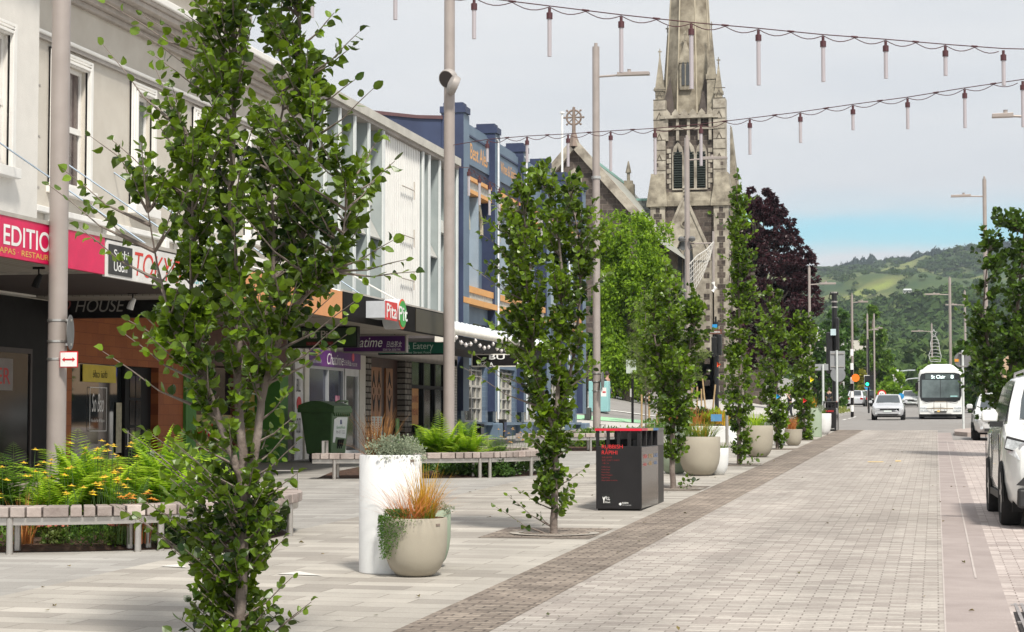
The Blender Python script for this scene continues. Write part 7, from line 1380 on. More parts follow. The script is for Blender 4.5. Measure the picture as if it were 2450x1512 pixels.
# ---- small plants
grassO = leafmat('orange_grass',(.32,.13,.03),(.68,.33,.11),.35,.5,.3); grassY = leafmat('yellow_grass',(.30,.19,.015),(.68,.42,.04),.35,.5,.3); grassG = leafmat('green_grass',(.07,.13,.015),(.22,.32,.05),.35,.5,.3); flaxR = leafmat('red_flax',(.13,.06,.02),(.36,.19,.06),.3,.5,.3)
fernm = leafmat('fern_leaf',(.17,.32,.015),(.46,.64,.06),.5,.5,.3); fernd = leafmat('fern_leaf_deep',(.05,.14,.01),(.20,.36,.04),.45); silv = leafmat('silver_leaf',(.15,.19,.13),(.36,.40,.28),.2,.7,.2); trail = leafmat('trailing_leaf',(.02,.07,.006),(.10,.22,.02),.35)
def grass(nm, par, c, R_, n, h, spread, m, seed=1, wd=.006, label=None, cat=None, group=None):
    rnd = random.Random(seed); b = MB()
    for k in range(n):
        a = rnd.uniform(0,2*PI); r0 = R_*math.sqrt(rnd.random()); p = Vector((c[0]+r0*math.cos(a),c[1]+r0*math.sin(a),c[2])); a += rnd.uniform(-.7,.7); s = spread*rnd.random()**.7; hh_ = h*rnd.uniform(.55,1.05); d = Vector((math.cos(a),math.sin(a),0)); sd = Vector((-d.y,d.x,0))*wd*rnd.uniform(.7,1.3); bend = rnd.random()*s
        prev = None
        for i in range(6):
            u = i/5; q = p+d*(s*u**1.6)+Vector((0,0,hh_*(u-.45*bend/max(.05,spread)*u**3))); w_ = sd*(1-u*.9)
            cur = (q-w_,q+w_)
            if prev: 
                base_ = len(b.v); b.v += [tuple(prev[0]),tuple(prev[1]),tuple(cur[1]),tuple(cur[0])] if i == 1 else [tuple(cur[1]),tuple(cur[0])]
                if i == 1: ids = (base_,base_+1,base_+2,base_+3); last = (base_+3,base_+2)
                else: ids = (last[0],last[1],base_,base_+1); last = (base_+1,base_)
                b.f.append(ids); b.m.append(0)
            prev = cur
    o = b.build(nm, m, par)
    if label: tag(o, label, cat or 'plant', group)
    return o
def tuft(nm, label, c, group=None, cat='plant', **k):
    t = thing(nm, label, cat, c, group=group); grass('blades', t, c, **k); return t
def shrub(nm, par, c, R_, hgt, n, leafL, m, seed=1, tmpl=LEAF2, up=.5, label=None, cat='shrub', group=None):
    rnd = np.random.default_rng(seed); nc = max(6,int(n/60)); a = rnd.uniform(0,2*PI,nc); r = np.sqrt(rnd.random(nc))*.8; C_ = np.stack([c[0]+R_*r*np.cos(a),c[1]+R_*r*np.sin(a),c[2]+hgt*(.25+.55*rnd.random(nc))*(1-.4*r)],1)
    i = rnd.integers(0,nc,n); d = norm(rnd.normal(size=(n,3))); P = C_[i]+d*np.array([R_,R_,hgt])*.30*rnd.uniform(.4,1,(n,1)); P[:,2] = np.maximum(P[:,2],c[2]+.01)
    return leaves(nm, P, d+np.array([0,0,.3]), m, par, leafL, .8, tmpl, up=up) if not label else tag(leaves(nm,P,d+np.array([0,0,.3]),m,None,leafL,.8,tmpl,up=up),label,cat,group)
def fern(label, c, n, ln, m, seed=1, group=None):
    n = int(n*1.7); rnd = random.Random(seed); t = thing('fern', label, 'fern', c, group=group); P = []; D = []; b = MB(); LL = []
    for k in range(n):
        a = rnd.uniform(0,2*PI); L_ = ln*1.45*rnd.uniform(.6,1.1); lean = rnd.uniform(.12,.8); d = Vector((math.cos(a),math.sin(a),0)); pts = []
        for i in range(9): u = i/8; pts.append(Vector(c)+d*(L_*lean*u**1.3)+Vector((0,0,L_*(1.05-.35*lean)*(u-.42*u**3*(.5+lean)))))
        b.tube(pts,[.004*(1-i/9) for i in range(9)],3,cap=False); sd = Vector((-d.y,d.x,0))
        for i in range(2,26):
            u = i/26; j = min(7,int(u*8)); p = pts[j].lerp(pts[j+1],u*8-j); tn = (pts[j+1]-pts[j]).normalized(); w_ = L_*.24*math.sin(PI*min(1,(u*.92+.08)))**.7*(1.15-u*.9)
            for s in (-1,1): P.append(tuple(p)); D.append(tuple(sd*s+tn*.45+Vector((0,0,-.1)))); LL.append(w_)
    b.build('stems', mat('fern_stem',(.15,.22,.04),.7), t)
    P = np.array(P); D = norm(np.array(D)); U = np.tile(np.array([[0,0,1.]]),(len(P),1)); X = norm(np.cross(D,U)); Z = np.cross(X,D); l = np.array(LL)[:,None]
    instmesh('fronds', [(0,0,0),(-.16,.35,.02),(0,1,-.05),(.16,.35,.02)], [(0,2,1),(0,3,2)], P, X*l, D*l, Z*l, m, t); return t
# planter planting
t,c,r,h = PL['cyl']; zt = c.z+h-.06
tuft('flax_clump','reddish upright flax in the back of the tall white planter',(c.x-.12,c.y+.02,zt),R_=.12,n=110,h=.52,spread=.26,m=flaxR,seed=2,wd=.006)
tuft('flax_clump','few long arching flax blades on the left of the tall white planter',(c.x-.18,c.y,zt),R_=.03,n=8,h=.30,spread=.55,m=flaxR,seed=3)
shrub('silver_shrub',None,(c.x+.06,c.y-.05,zt),.28,.27,3800,.022,silv,3,label='silver-leaved low shrub spilling over the tall white planter',cat='shrub')
t,c,r,h = PL['bowl']; zt = c.z+h-.06
tuft('orange_grass','orange spiky grass in the front beige bowl planter',(c.x-.04,c.y,zt),R_=.16,n=190,h=.40,spread=.48,m=grassO,seed=4,wd=.0048)
tuft('yellow_grass','tall yellow-orange grass at the right of the front beige bowl planter',(c.x+.08,c.y,zt),R_=.08,n=150,h=.56,spread=.26,m=grassY,seed=5,wd=.005)
tuft('green_grass','green grass base among the orange grass of the front bowl',(c.x+.10,c.y-.04,zt),R_=.07,n=60,h=.24,spread=.10,m=grassG,seed=6,wd=.005)
tuft('orange_grass','few long arching blades reaching right from the front bowl',(c.x+.12,c.y,zt),R_=.02,n=9,h=.22,spread=.5,m=grassO,seed=7,wd=.004)
rnd = np.random.default_rng(5); n = 3200; u = rnd.random(n); a = rnd.normal(-2.3,.36,n); rr_ = np.where(u<.35, r*rnd.uniform(.35,1.0,n), r*1.0+.015+.03*rnd.random(n)); dz = np.where(u<.35, h+.02+.06*rnd.random(n), h+.02-.36*rnd.random(n)**1.2*np.clip(1.1-np.abs(a+2.3)*1.1+.35*np.sin(a*23)*rnd.random(n),.1,1)); P = np.stack([c.x+rr_*np.cos(a),c.y+rr_*np.sin(a),c.z+dz],1)
tag(leaves('trailing_plant',P,np.stack([np.cos(a),np.sin(a),-.4+0*a],1)+rnd.normal(size=(n,3))*.6,trail,None,.014,.9,LEAF2,up=.3),'dark green trailing plant hanging over the left rim of the front beige bowl','trailing plant')
t,c,r,h = PL['sage']; shrub('low_shrub',None,(c.x+.12,c.y,c.z+h-.05),.16,.12,500,.02,silv,7,label='low grey-green shrub in the hidden sage bowl planter')
t,c,r,h = PL['b3']; zt=c.z+h-.06; tuft('green_grass','broad green and yellow grass in the large beige bowl behind the rubbish bin',(c.x,c.y,zt),R_=.28,n=190,h=.42,spread=.4,m=grassG,seed=8,wd=.009); tuft('orange_grass','orange blades in the middle of the large beige bowl behind the rubbish bin',(c.x+.06,c.y-.05,zt),R_=.15,n=70,h=.42,spread=.3,m=grassY,seed=9,wd=.007)
t,c,r,h = PL['w3']; tuft('green_grass','short green tuft in the small white bowl planter',(c.x+.06,c.y,c.z+h-.05),R_=.15,n=60,h=.2,spread=.16,m=grassG,seed=10,wd=.008)
t,c,r,h = PL['g3b']; tuft('orange_flax','orange flax in the sage planter behind the third tree',(c.x,c.y,c.z+h-.05),R_=.2,n=110,h=.5,spread=.45,m=grassO,seed=11,wd=.012)
t,c,r,h = PL['g3']; tuft('green_grass','dark green grass in the sage bowl behind the third tree',(c.x,c.y,c.z+h-.05),R_=.2,n=70,h=.3,spread=.3,m=grassG,seed=12,wd=.01)
t,c,r,h = PL['b4']; tuft('green_grass','soft light green grass in the beige bowl between fourth and fifth trees',(c.x-.05,c.y,c.z+h-.05),R_=.2,n=120,h=.42,spread=.35,m=fernm,seed=13,wd=.015); shrub('silver_shrub',None,(c.x+.1,c.y,c.z+h-.05),.25,.15,600,.03,silv,8,label='silver shrub at the rim of the beige bowl between fourth and fifth trees')
t,c,r,h = PL['b5']; tuft('orange_grass','orange tuft in the smaller beige bowl by the sixth tree',(c.x-.05,c.y,c.z+h-.05),R_=.12,n=90,h=.45,spread=.2,m=grassO,seed=14,wd=.012)
t,c,r,h = PL['s5']; shrub('silver_shrub',None,(c.x,c.y,c.z+h-.05),.3,.25,800,.035,silv,9,label='grey-green shrub in the squat beige planter')
t,c,r,h = PL['s6']; tuft('yellow_grass','upright golden grass in the tall sage cylinder planter',(c.x-.05,c.y,c.z+h-.05),R_=.12,n=90,h=.48,spread=.08,m=grassY,seed=15,wd=.012); shrub('silver_shrub',None,(c.x+.12,c.y,c.z+h-.05),.25,.16,500,.035,silv,10,label='grey shrub at the rim of the tall sage cylinder planter')
t,c,r,h = PL['w6']; tuft('green_grass','green tuft in the white bowl planter touching the far bin',(c.x-.1,c.y,c.z+h-.05),R_=.15,n=50,h=.3,spread=.25,m=grassG,seed=16,wd=.012)
p = gnd(1745,1060); Ys = p.y
for i,(x,y,mm,lb) in enumerate(((1665,985,grassO,'orange grass clump on the white sloping planter, left'),(1700,990,fernm,'lime green plant clump on the white sloping planter, middle'),(1722,990,grassY,'golden plant clump on the white sloping planter, right'),(1680,965,darkm,'dark green bushy plant behind the white sloping planter'))):
    q = px_(x,y,Ys+1.2); 
    if mm in (darkm,fernm): shrub('garden_shrub',None,(q.x,Ys+1.4,gz(Ys)+.5),.5,.6,900,.09,mm,30+i,label=lb)
    else: tuft('grass_clump',lb,(q.x,Ys+1.1,gz(Ys)+.5),R_=.3,n=130,h=.65,spread=.5,m=mm,seed=30+i,wd=.016)
# bed 1 : ferns, yellow flowers, ground cover
k = 0
for (x,Y,ln,n,mm) in ((-8.9,20.0,.95,26,fernm),(-8.3,20.4,1.0,28,fernm),(-9.5,20.6,1.0,26,fernm),(-7.95,21.0,.85,22,fernm),(-8.8,21.3,1.0,24,fernm),(-9.9,20.0,.85,20,fernd),(-7.75,19.8,.62,18,fernd),(-7.5,20.6,.55,16,fernd),(-8.2,19.3,.6,18,fernd),(-9.1,19.2,.7,18,fernm)):
    k += 1; fern('bright green fern in the front bed, %s' % ('tallest, right of the lamp post','right of centre','just behind the lamp post','near the right bend of the bench','at the back of the bed','left of the lamp post, partly hidden','low one at the right corner','small one at the far right of the bed','low one in front of the right half','front one among the yellow flowers')[k-1], (x,Y,gz(Y)+.08), n, ln, mm, k)
ylw = mat('yellow_petal',(.82,.58,.02),.5,.1,30,col2=(.88,.68,.04)); ctr = mat('flower_centre',(.35,.20,.02),.7)
def flowers(label, pts, H_, seed, nm='coneflower', pm=None, hr=.052):
    rnd = random.Random(seed); c0 = pts[0]; t = thing(nm, label, 'flowers', (c0[0],c0[1],gz(c0[1])+.06)); st = MB(); pe = MB(); ce = MB()
    for x,Y,h_ in pts:
        g = gz(Y)+.06; top = Vector((x+rnd.uniform(-.05,.05),Y+rnd.uniform(-.05,.05),g+h_)); st.tube([(x,Y,g),(x+rnd.uniform(-.04,.04),Y,g+h_*.6),top],.003,3,cap=False); tl = rnd.uniform(-.5,.5)
        for k in range(9):
            a = 2*PI*k/9; d = Vector((math.cos(a),math.sin(a),-.15+.3*tl*math.cos(a))); s = Vector((-d.y,d.x,0)); pe.add([top+d*.008-s*.008,top+d*.008+s*.008,top+d*hr*.7+s*.015,top+d*hr,top+d*hr*.7-s*.015],[(0,1,2,3,4)])
        ce.lathe([(.001,.014),(.011,.009),(.013,0),(.001,-.004)],top,6)
    tag(st.build('stems', mat('green_stem',(.07,.14,.03),.7), t),kind='stuff'); tag(pe.build('petals', pm or ylw, t),kind='stuff'); tag(ce.build('centres', ctr, t),kind='stuff'); return t
rnd = random.Random(9)
def fpts(x0,x1,y0,y1,n,h0,h1): return [(rnd.uniform(x0,x1),rnd.uniform(y0,y1),rnd.uniform(h0,h1)) for _ in range(n)]
flowers('yellow flowers in front of the ferns right of the lamp post',fpts(-8.75,-7.95,18.55,19.0,32,.48,.80),1,1)
flowers('yellow flowers standing tall above the ferns behind the lamp post',fpts(-9.2,-8.4,19.5,20.4,20,.82,1.0),1,2)
flowers('yellow flowers left of the lamp post against the orange column',fpts(-9.5,-9.1,18.8,19.6,12,.6,.95),1,3)
flowers('yellow flowers at the far left edge of the front bed',fpts(-9.8,-9.2,18.3,18.9,16,.45,.72),1,4)
flowers('low orange-yellow flowers right beside the bench edge',fpts(-8.1,-7.75,18.55,18.8,12,.44,.52),1,5,pm=mat('orange_petal',(.75,.28,.02),.5))
for i,(x,Y,n,h_,s_,mm,lb) in enumerate(((-9.05,18.5,60,.55,.35,grassO,'rusty grass clump left of the yellow flowers'),(-7.9,18.75,40,.5,.2,mat('rust_stalk',(.45,.12,.03),.6),'rust-red upright stalks near the bench edge'))): tuft('rusty_grass',lb,(x,Y,gz(Y)+.06),R_=.12,n=n,h=h_,spread=s_,m=mm,seed=50+i,wd=.006)
def cover(label, boxes, n, leafL, m, seed, hh_=.25, name='ground_cover'):
    rn = np.random.default_rng(seed); P = []
    for k in range(n): x0,x1,y0,y1 = boxes[rn.integers(len(boxes))]; P.append((rn.uniform(x0,x1), rn.uniform(y0,y1), 0))
    P = np.array(P); g = np.array([gz(y) for y in P[:,1]]); lump = .35+.65*np.abs(np.sin(P[:,0]*5.1+1)*np.cos(P[:,1]*4.3)); P[:,2] = g+.05+rn.random(n)*hh_*lump
    o = leaves(name, P, rn.normal(size=(n,3))+np.array([0,0,.5]), m, None, leafL, .7, LEAF2, up=.4); return tag(o, label, 'ground cover', None, 'stuff')
cover('mixed low green planting under the long front bench', [(-10.6,-9.1,18.2,21.8),(-8.9,-7.9,18.6,21.8),(-8.0,-7.3,19.0,21.5),(-7.6,-7.1,19.8,21.2)], 9000, .055, leafmat('bed_leaf',(.04,.10,.01),(.17,.30,.04),.4), 3, .30)
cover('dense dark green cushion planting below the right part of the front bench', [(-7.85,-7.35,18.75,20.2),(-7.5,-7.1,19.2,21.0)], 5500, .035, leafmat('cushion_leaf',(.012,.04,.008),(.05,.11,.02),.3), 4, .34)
sed_ = mat('sedum_pink',(.42,.12,.09),.7,.3,30,col2=(.55,.22,.14))
for i,(x,y) in enumerate(((80,1275),(265,1275),(290,1270),(255,1283),(95,1268))):
    q = gnd(x,1318); q = Vector((q.x,q.y+.35,gz(q.y+.35)+.05)); b = MB(); rn = random.Random(i)
    for k in range(60): a = rn.uniform(0,2*PI); r_ = .13*math.sqrt(rn.random()); b.lathe([(.001,.014),(.014,.007),(.014,-.004),(.001,-.008)],(q.x+r_*math.cos(a),q.y+r_*math.sin(a),q.z+.20+.03*rn.random()-r_*.2),5)
    t = thing('sedum', ('pinkish sedum heads under the bench, far left','pinkish sedum heads under the bench, before the twin legs','coral sedum heads closest to the twin bench legs','low coral sedum between the left leg and the twin legs','pinkish sedum heads just right of the left bench leg')[i], 'flowers', q); b.build('flower_heads', sed_, t); shrub('leaves', t, q, .16, .2, 260, .04, leafmat('sedum_leaf',(.09,.14,.03),(.22,.28,.07),.3), 60+i)
# bed 2
k = 0
for (x,Y,ln,n,mm) in ((-9.15,36.3,1.05,26,fernm),(-8.6,36.0,.85,22,fernm),(-9.7,36.9,.8,20,fernd),(-8.2,36.8,.6,16,fernd)):
    k += 1; fern(('tall light green fern in the second bed by the second lamp post','light green fern in the middle of the second bed','deeper green fern at the left of the second bed','low fern at the right of the second bed')[k-1], (x,Y,gz(Y)+.1), n, ln, mm, 70+k)
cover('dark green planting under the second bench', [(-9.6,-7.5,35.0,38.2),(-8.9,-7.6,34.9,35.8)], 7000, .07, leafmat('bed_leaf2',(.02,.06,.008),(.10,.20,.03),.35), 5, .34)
tuft('spiky_grass','thin dark spiky grass by the left leg of the second bench',(-10.15,34.5,gz(34.5)),R_=.12,n=22,h=.42,spread=.2,m=grassG,seed=90,wd=.006)
flowers('pale orange spent flowers at the right end of the second bed',fpts(-8.2,-7.6,36.2,37.2,16,.55,.85),1,8,pm=mat('faded_petal',(.52,.30,.14),.7),hr=.05)
tuft('rusty_grass','small rusty grass in the second bed behind the bench',(-8.5,35.8,gz(35.8)+.1),R_=.2,n=30,h=.5,spread=.2,m=grassO,seed=91,wd=.008)
cover('green planting in the third bed left of the rubbish bin', [(-9.6,-7.8,51.0,53.3)], 4500, .10, leafmat('bed_leaf',(.04,.10,.01),(.17,.30,.04)), 6, .55)
cover('low planting round the staked saplings at the corner', [(-9.8,-7.0,66,72),(-11,-8,78,82)], 4500, .16, leafmat('bed_leaf',(.04,.10,.01),(.17,.30,.04)), 7, .55)
cover('grass verge and low plants along the far left kerb', [(-7.6,-6.3,118,150)], 1500, .22, leafmat('bed_leaf3',(.10,.13,.02),(.30,.33,.08),.3), 8, .45)
cover('clipped hedge strip right of the bus', [(3.4,5.4,124,150)], 5000, .22, darkm, 9, 1.5, 'hedge')
rnd = np.random.default_rng(77); n = 150; X_ = rnd.uniform(-8,2.5,n); Y_ = 12+rnd.random(n)**1.4*45; P = np.stack([X_,Y_,[gz(y)+.018 for y in Y_]],1); D_ = rnd.normal(size=(n,3)); D_[:,2] *= .12
tag(leaves('fallen_leaves',P,D_,leafmat('dry_leaf',(.05,.06,.01),(.22,.16,.05),.1),None,.05,.8,LEAF2,up=1.0),'few small fallen leaves scattered over the paving','fallen leaves',None,'stuff')
# ================================================================== FAR BUILDINGS
def house(label, x, y, w_px, h_px, Y, wm, rm, hip=True, group=None, z=None):
    c = px_(x,y,Y); wv = w_px/F_*Y; hv = h_px/F_*Y; t = thing('house', label, 'house', (c.x,Y,c.z-hv), group=group); b = MB(); b.box(c.x-wv/2,c.x+wv/2,Y,Y+wv*.7,c.z-hv-4,c.z-hv*.35); wl2 = b.build('wall', wm, t)
    b = MB(); x0,x1 = c.x-wv*.55,c.x+wv*.55; y0,y1 = Y-wv*.05,Y+wv*.75; zb = c.z-hv*.4; b.add([(x0,y0,zb),(x1,y0,zb),(x1,y1,zb),(x0,y1,zb),(c.x-wv*.25,(y0+y1)/2,c.z),(c.x+wv*.25,(y0+y1)/2,c.z)],[(0,1,5,4),(2,3,4,5),(1,2,5),(3,0,4),(3,2,1,0)]); b.build('roof', rm, t)
    b = MB()
    for k in (-.28,0,.28): b.box(c.x+wv*k-wv*.06,c.x+wv*k+wv*.06,Y-.1,Y-.05,c.z-hv*.85,c.z-hv*.55)
    b.build('window', dglass, wl2); return t
hw_ = mat('house_white',(.62,.61,.58),.7,.05,.3); hr_ = mat('house_roof_grey',(.50,.52,.52),.6); hrr = mat('house_roof_red',(.36,.14,.09),.7)
# buildings on the right behind the street tree
t = thing('shop_building','orange-and-cream gabled shop building behind the right-hand tree','building',(9,80,gz(80))); b = MB(); xa = px_(2400,800,80).x; b.prism([(xa,1),(xa,px_(2425,860,80).z),(xa+2.2,px_(2440,740,80).z),(14,px_(2440,740,80).z),(14,1)],'Y',80,95); wl3 = b.build('wall', mat('peach_wall',(.50,.36,.24),.8,.1,.4), t); b = MB(); b.box(xa+.5,xa+3.5,79.8,79.99,px_(2440,890,80).z,px_(2440,850,80).z); b.build('blue_sign', mat('royal_blue',(.02,.06,.38),.4), t); b = MB(); b.box(xa+.3,xa+6,79.9,79.995,1.6,px_(2440,900,80).z-.6); b.build('shop_window', dglass, wl3)
t = thing('shop_building','low dark red shop front behind the white hatchback','building',(6,115,gz(115))); b = MB(); b.box(4.8,14,118,130,1,px_(2400,910,118).z); w3 = b.build('wall', mat('brown_red_wall',(.20,.07,.05),.8,.2,.5), t); b = MB(); b.box(5.2,13,117.9,117.99,2.2,4.2); b.build('shop_window', dglass, w3)
t = thing('white_tower_building','pale building with a small white turret beyond the traffic signal','building',(px_(1960,830,300).x,300,4)); c_ = px_(1958,850,300); b = MB(); b.box(c_.x-3,c_.x+7,300,312,2,px_(1958,815,300).z); w4 = b.build('wall', mat('pale_building',(.52,.50,.44),.8,.1,.3), t); b = MB(); b.box(c_.x-1.2,c_.x+1.3,300,303,px_(1958,830,300).z,px_(1958,785,300).z); b.box(c_.x-1.7,c_.x+1.8,299.6,303,px_(1958,785,300).z,px_(1958,782,300).z); b.build('turret', hw_, t); b = MB(); b.box(c_.x-2,c_.x+6,299.8,299.95,8,9.5); b.build('window', dglass, w4)
t = thing('white_building','white and red narrow building above the street trees at left','building',(px_(2001,815,220).x,220,3)); b = MB(); a,c_ = px_(1994,812,220),px_(2012,850,220); b.box(a.x,c_.x,220,228,2,a.z); w5 = b.build('wall', hw_, t); b = MB(); b.box(a.x-.2,c_.x+.2,219.9,220,px_(2001,842,220).z,px_(2001,836,220).z); b.build('red_band', hrr, t); b = MB(); b.box(a.x+.3,c_.x-.3,219.95,219.99,a.z-1.3,a.z-.5); b.build('window', dglass, w5)
t = thing('shop_building','cream shop row with posts behind the far parked cars','building',(px_(2010,950,240).x,246,gz(246))); b = MB(); a,c_ = px_(1990,925,246),px_(2048,930,246); b.box(a.x-6,c_.x,246,260,2,c_.z); w6 = b.build('wall', mat('cream_far',(.52,.47,.38),.8,.1,.3), t)
for k in range(6): b = MB(); xx = a.x+.6+k*.8; b.tube([(xx,245,gz(245)),(xx,245,c_.z-.3)],.05,6); b.build('veranda_post', wl, t)
b = MB(); b.box(a.x,c_.x,245,246,c_.z-.3,c_.z-.1); b.build('veranda', hw_, t)
# hill houses
for i,(x,y,w_,h_,Y,rm) in enumerate(((2142,884,30,20,330,hr_),(2216,912,18,18,300,hr_),(3335/1.567*0+2128-18,925,10,8,300,hr_),(2062,868,22,22,290,hr_),(2270,917+0,20,14,330,hr_))):
    house(('grey-roofed white house among trees above the yellow-green tree','white gabled house left of the bus roof','small pale house low in the trees','flat pale house left of the conical tree','pale house half hidden behind the bus')[i],x,y,w_,h_,Y,hw_,rm)
# ================================================================== HILLS
def fbm(x, y, s=1.0):
    return (np.sin(x*.013*s+1.3)*np.cos(y*.011*s+.4)+.5*np.sin(x*.031*s+y*.017*s)+.3*np.sin(x*.067*s-1.1)*np.cos(y*.053*s)+.15*np.sin(x*.15*s+y*.11*s))
skyl = [(-300,600),(600,640),(1400,660),(1700,660),(1850,658),(1950,655),(1995,649),(2040,643),(2085,634),(2120,628),(2150,625),(2200,626),(2240,622),(2280,616),(2330,609),(2400,604),(2500,599),(2700,590),(3600,640),(6000,700)]
Yk = [(400,958),(520,925),(700,880),(900,835),(1100,795),(1350,755),(1600,722),(1900,692),(2200,672),(2600,655)]
def hz(X, Y):
    u = 2240+F_*X/Y*1.0; sk = np.interp(u,[a for a,_ in skyl],[b for _,b in skyl]); base_ = np.interp(Y,[a for a,_ in Yk],[b for _,b in Yk]); 
    f = np.clip((Y-1500)/1500,0,1); yp = np.minimum(base_, 990); yp = yp*(1-f)+ sk*f; yp = np.where(Y>3000, sk+ (Y-3000)*.05, yp)
    yp = yp+24*f; z = CH+(1010-yp)/F_*Y; return z+fbm(X,Y)*np.interp(Y,[400,700,1500,2900,3000],[.5,6,14,10,2])
def pxu(X,Y): 
    d = Vector((X,Y,0)); return 2240+F_*X/Y
xs = np.linspace(-1,1,150); ysr = np.concatenate([np.linspace(400,1500,56),np.linspace(1530,3000,50),np.linspace(3030,3400,6)])
V = []; 
for Y in ysr:
    for s in xs: X = s*(Y*.62+120); V.append((X,Y,float(hz(X,Y)) if Y > 401 else 5.0))
nx_ = len(xs); Fc = [(j*nx_+i,j*nx_+i+1,(j+1)*nx_+i+1,(j+1)*nx_+i) for j in range(len(ysr)-1) for i in range(nx_-1)]
hm = bpy.data.materials.new('hill_pasture'); hm.use_nodes = True; t_ = hm.node_tree; bs = t_.nodes['Principled BSDF']; bs.inputs['Roughness'].default_value = .9; bs.inputs['Specular IOR Level'].default_value = .1
tcn = t_.nodes.new('ShaderNodeTexCoord'); n1 = t_.nodes.new('ShaderNodeTexNoise'); n1.inputs['Scale'].default_value = .011; n1.inputs['Detail'].default_value = 8; n1.inputs['Roughness'].default_value = .6; t_.links.new(tcn.outputs['Object'], n1.inputs[0])
r_ = t_.nodes.new('ShaderNodeValToRGB'); e = r_.color_ramp.elements; e[0].position = .38; e[0].color = (.05,.085,.04,1); e[1].position = .66; e[1].color = (.22,.26,.07,1); x = e.new(.47); x.color = (.085,.115,.045,1); x = e.new(.55); x.color = (.15,.165,.065,1)
t_.links.new(n1.outputs[0], r_.inputs[0]); t_.links.new(r_.outputs[0], bs.inputs['Base Color'])
b = MB(); b.add(V,Fc); tag(b.build('hills', hm, smooth='full'), kind='structure')
# woods on the hills
rn = np.random.default_rng(42)
def puff(k, seed):
    r = np.random.default_rng(seed); V = []; F = []
    for i in range(k):
        d = r.normal(size=3); d /= np.linalg.norm(d); d[2] = abs(d[2])*.9-.15 if r.random() < .8 else d[2]; p = d*r.uniform(.72,1.05)*(1+.18*math.sin(d[0]*5+seed)*math.cos(d[1]*4))
        t = np.cross(d, r.normal(size=3)); t /= np.linalg.norm(t); u = np.cross(d,t); s_ = r.uniform(.20,.36); tl = r.normal(size=3)*.12; V += [p-t*s_-u*s_*.5+tl, p+t*s_-u*s_*.5, p+u*s_*.9-tl]; F.append((3*i,3*i+1,3*i+2))
    return V, F
PUFF = [puff(64, 900+i) for i in range(5)]
def blobs(name, label, XY, size, m, tall=1.0, cone=False, var=.35):
    XY = np.array(XY); n = len(XY); Vs = []; Fs = []; o = 0
    for j in range(5):
        q = XY[j::5]; 
        if not len(q): continue
        V, F = PUFF[j]; V = np.array(V); s = size*(1+rn.uniform(-var,var,len(q))); zz = hz(q[:,0],q[:,1]); a = rn.uniform(0,6.28,len(q))
        W = np.zeros((len(q),len(V),3)); W[:,:,0] = V[None,:,0]*np.cos(a)[:,None]-V[None,:,1]*np.sin(a)[:,None]; W[:,:,1] = V[None,:,0]*np.sin(a)[:,None]+V[None,:,1]*np.cos(a)[:,None]; W[:,:,2] = V[None,:,2]*tall
        if cone: f = np.clip(1.05-V[:,2]*.75,.15,1.3); W[:,:,0] *= f; W[:,:,1] *= f
        W = W*s[:,None,None]; W[:,:,0] += q[:,0:1]; W[:,:,1] += q[:,1:2]; W[:,:,2] += (zz+s*tall*.45)[:,None]
        Vs.append(W.reshape(-1,3)); Fs += [(o+3*i,o+3*i+1,o+3*i+2) for i in range(len(q)*len(F))]; o += len(q)*len(V)
    me = bpy.data.meshes.new(name); me.from_pydata(np.concatenate(Vs).tolist(), [], Fs); me.update(); me.materials.append(m); ob = bpy.data.objects.new(name, me); COL.objects.link(ob); return tag(ob,label,'trees',None,'stuff')
def wood(n, Y0, Y1, u0, u1, cond=None):
    out = []
    while len(out) < n:
        Y = rn.uniform(Y0,Y1); u = rn.uniform(u0,u1); X = (u-2240)/F_*Y
        if cond is None or cond(u,Y,X): out.append((X,Y))
    return out
def wm(nm, d, l): return leafmat(nm, d, l, .15, .9, .05)
woodA = wm('wood_green',(.018,.040,.014),(.085,.135,.04)); woodB = wm('wood_green_pale',(.055,.085,.035),(.16,.21,.08)); woodC = wm('wood_dark_pine',(.010,.022,.018),(.030,.052,.036))
field = lambda u,Y,X: np.sin(X*.011+Y*.0035)+.8*np.sin(X*.026-Y*.006+1)+.5*np.sin(Y*.013+X*.004)
blobs('wood','mixed bush clothing the lower slopes of the hill, nearest part', wood(900,410,800,1900,2480), 4.0, woodA, 1.1)
blobs('wood','mixed bush on the middle slopes of the hill', wood(1900,800,1420,1900,2480,lambda u,Y,X: field(u,Y,X)>-1.1), 5.6, woodA, 1.0)
blobs('pale_scrub','paler scrub scattered in the bush of the hill', wood(500,430,1420,1900,2480), 4.6, woodB, 1.0)
blobs('wood','dark scrub patches on the upper pasture', wood(1300,1420,2800,1900,2480,lambda u,Y,X: field(u,Y,X)>.62), 5.2, woodA, .7)
blobs('wood','scattered trees and hedges over the hill pasture', wood(520,1400,2800,1900,2480,lambda u,Y,X: field(u,Y,X)<=.62), 3.2, woodA, .9)
blobs('pine_belt','dark pine belts on the upper hill', wood(420,1700,2700,2150,2480,lambda u,Y,X: abs(np.sin(X*.006+1.2)*420+2250-Y)<60), 8.5, woodC, 1.3, True)
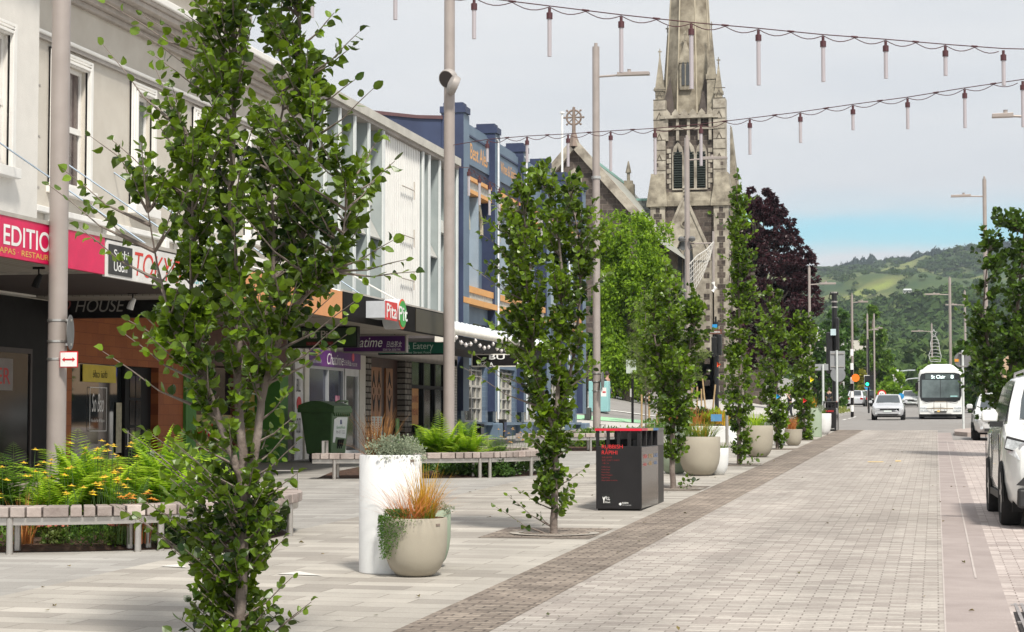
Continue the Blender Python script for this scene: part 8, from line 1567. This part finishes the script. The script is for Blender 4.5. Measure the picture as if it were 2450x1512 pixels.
blobs('skyline_pines','dark pines along the skyline of the hill', [((u-2240)/F_*Y,Y) for u,Y in zip(rn.uniform(1880,2480,700),rn.uniform(2880,3010,700)) if np.sin(u*.05)+.6*np.sin(u*.13)+.5*np.sin(u*.31)>-.35], 7.5, woodC, 1.5, cone=True)
hh = []
for i,(u,Y,sz,lb) in enumerate(((2052,1330,26,'long white house on the middle slope, left of the conical tree'),(2108,1400,16,'small white gabled house in the middle bush'),(2178,1560,20,'white farmhouse on the pale pasture'),(2215,2500,14,'pale farmhouse near the pines on the upper pasture'),(2150,2600,12,'small pale building in the upper pasture'),(2298,1350,14,'red-roofed house low at the right of the hill'),(2330,2780,16,'white stone monument-like building near the summit'),(2260,1420,12,'tiny white cottage in the bush behind the bus lamp post'))):
    X = (u-2240)/F_*Y; z = float(hz(X,Y)); w_ = sz/F_*Y; t = thing('house', lb, 'house', (X,Y,z)); b = MB(); b.box(X-w_/2,X+w_/2,Y-14,Y-14+w_*.5,z-3,z+w_*.34); wq = b.build('wall', hw_, t); b = MB(); zz = z+w_*.34; b.add([(X-w_*.55,Y-15,zz),(X+w_*.55,Y-15,zz),(X+w_*.55,Y-13+w_*.5,zz),(X-w_*.55,Y-13+w_*.5,zz),(X-w_*.4,Y-14+w_*.25,zz+w_*.2),(X+w_*.4,Y-14+w_*.25,zz+w_*.2)],[(0,1,5,4),(2,3,4,5),(1,2,5),(3,0,4)]); b.build('roof', hrr if 'red' in lb else hr_, t)
    b = MB()
    for k in (-.3,0,.3): b.box(X+w_*k-w_*.05,X+w_*k+w_*.05,Y-14.2,Y-14.05,z+w_*.08,z+w_*.24)
    b.build('window', dglass, wq)
# air between the street and the hills
if HAZE:
    m = bpy.data.materials.new('haze_air'); m.use_nodes = True; q = m.node_tree; q.nodes.clear(); o = q.nodes.new('ShaderNodeOutputMaterial'); v = q.nodes.new('ShaderNodeVolumePrincipled'); v.inputs['Color'].default_value = (.78,.88,1,1); v.inputs['Density'].default_value = HAZE; v.inputs['Anisotropy'].default_value = .3; q.links.new(v.outputs[0], o.inputs['Volume'])
    b = MB(); b.box(-2600,2600,-60,3600,-5,420); tag(b.build('haze', m), 'thin haze filling the air above the street and hills', 'haze', None, 'stuff')
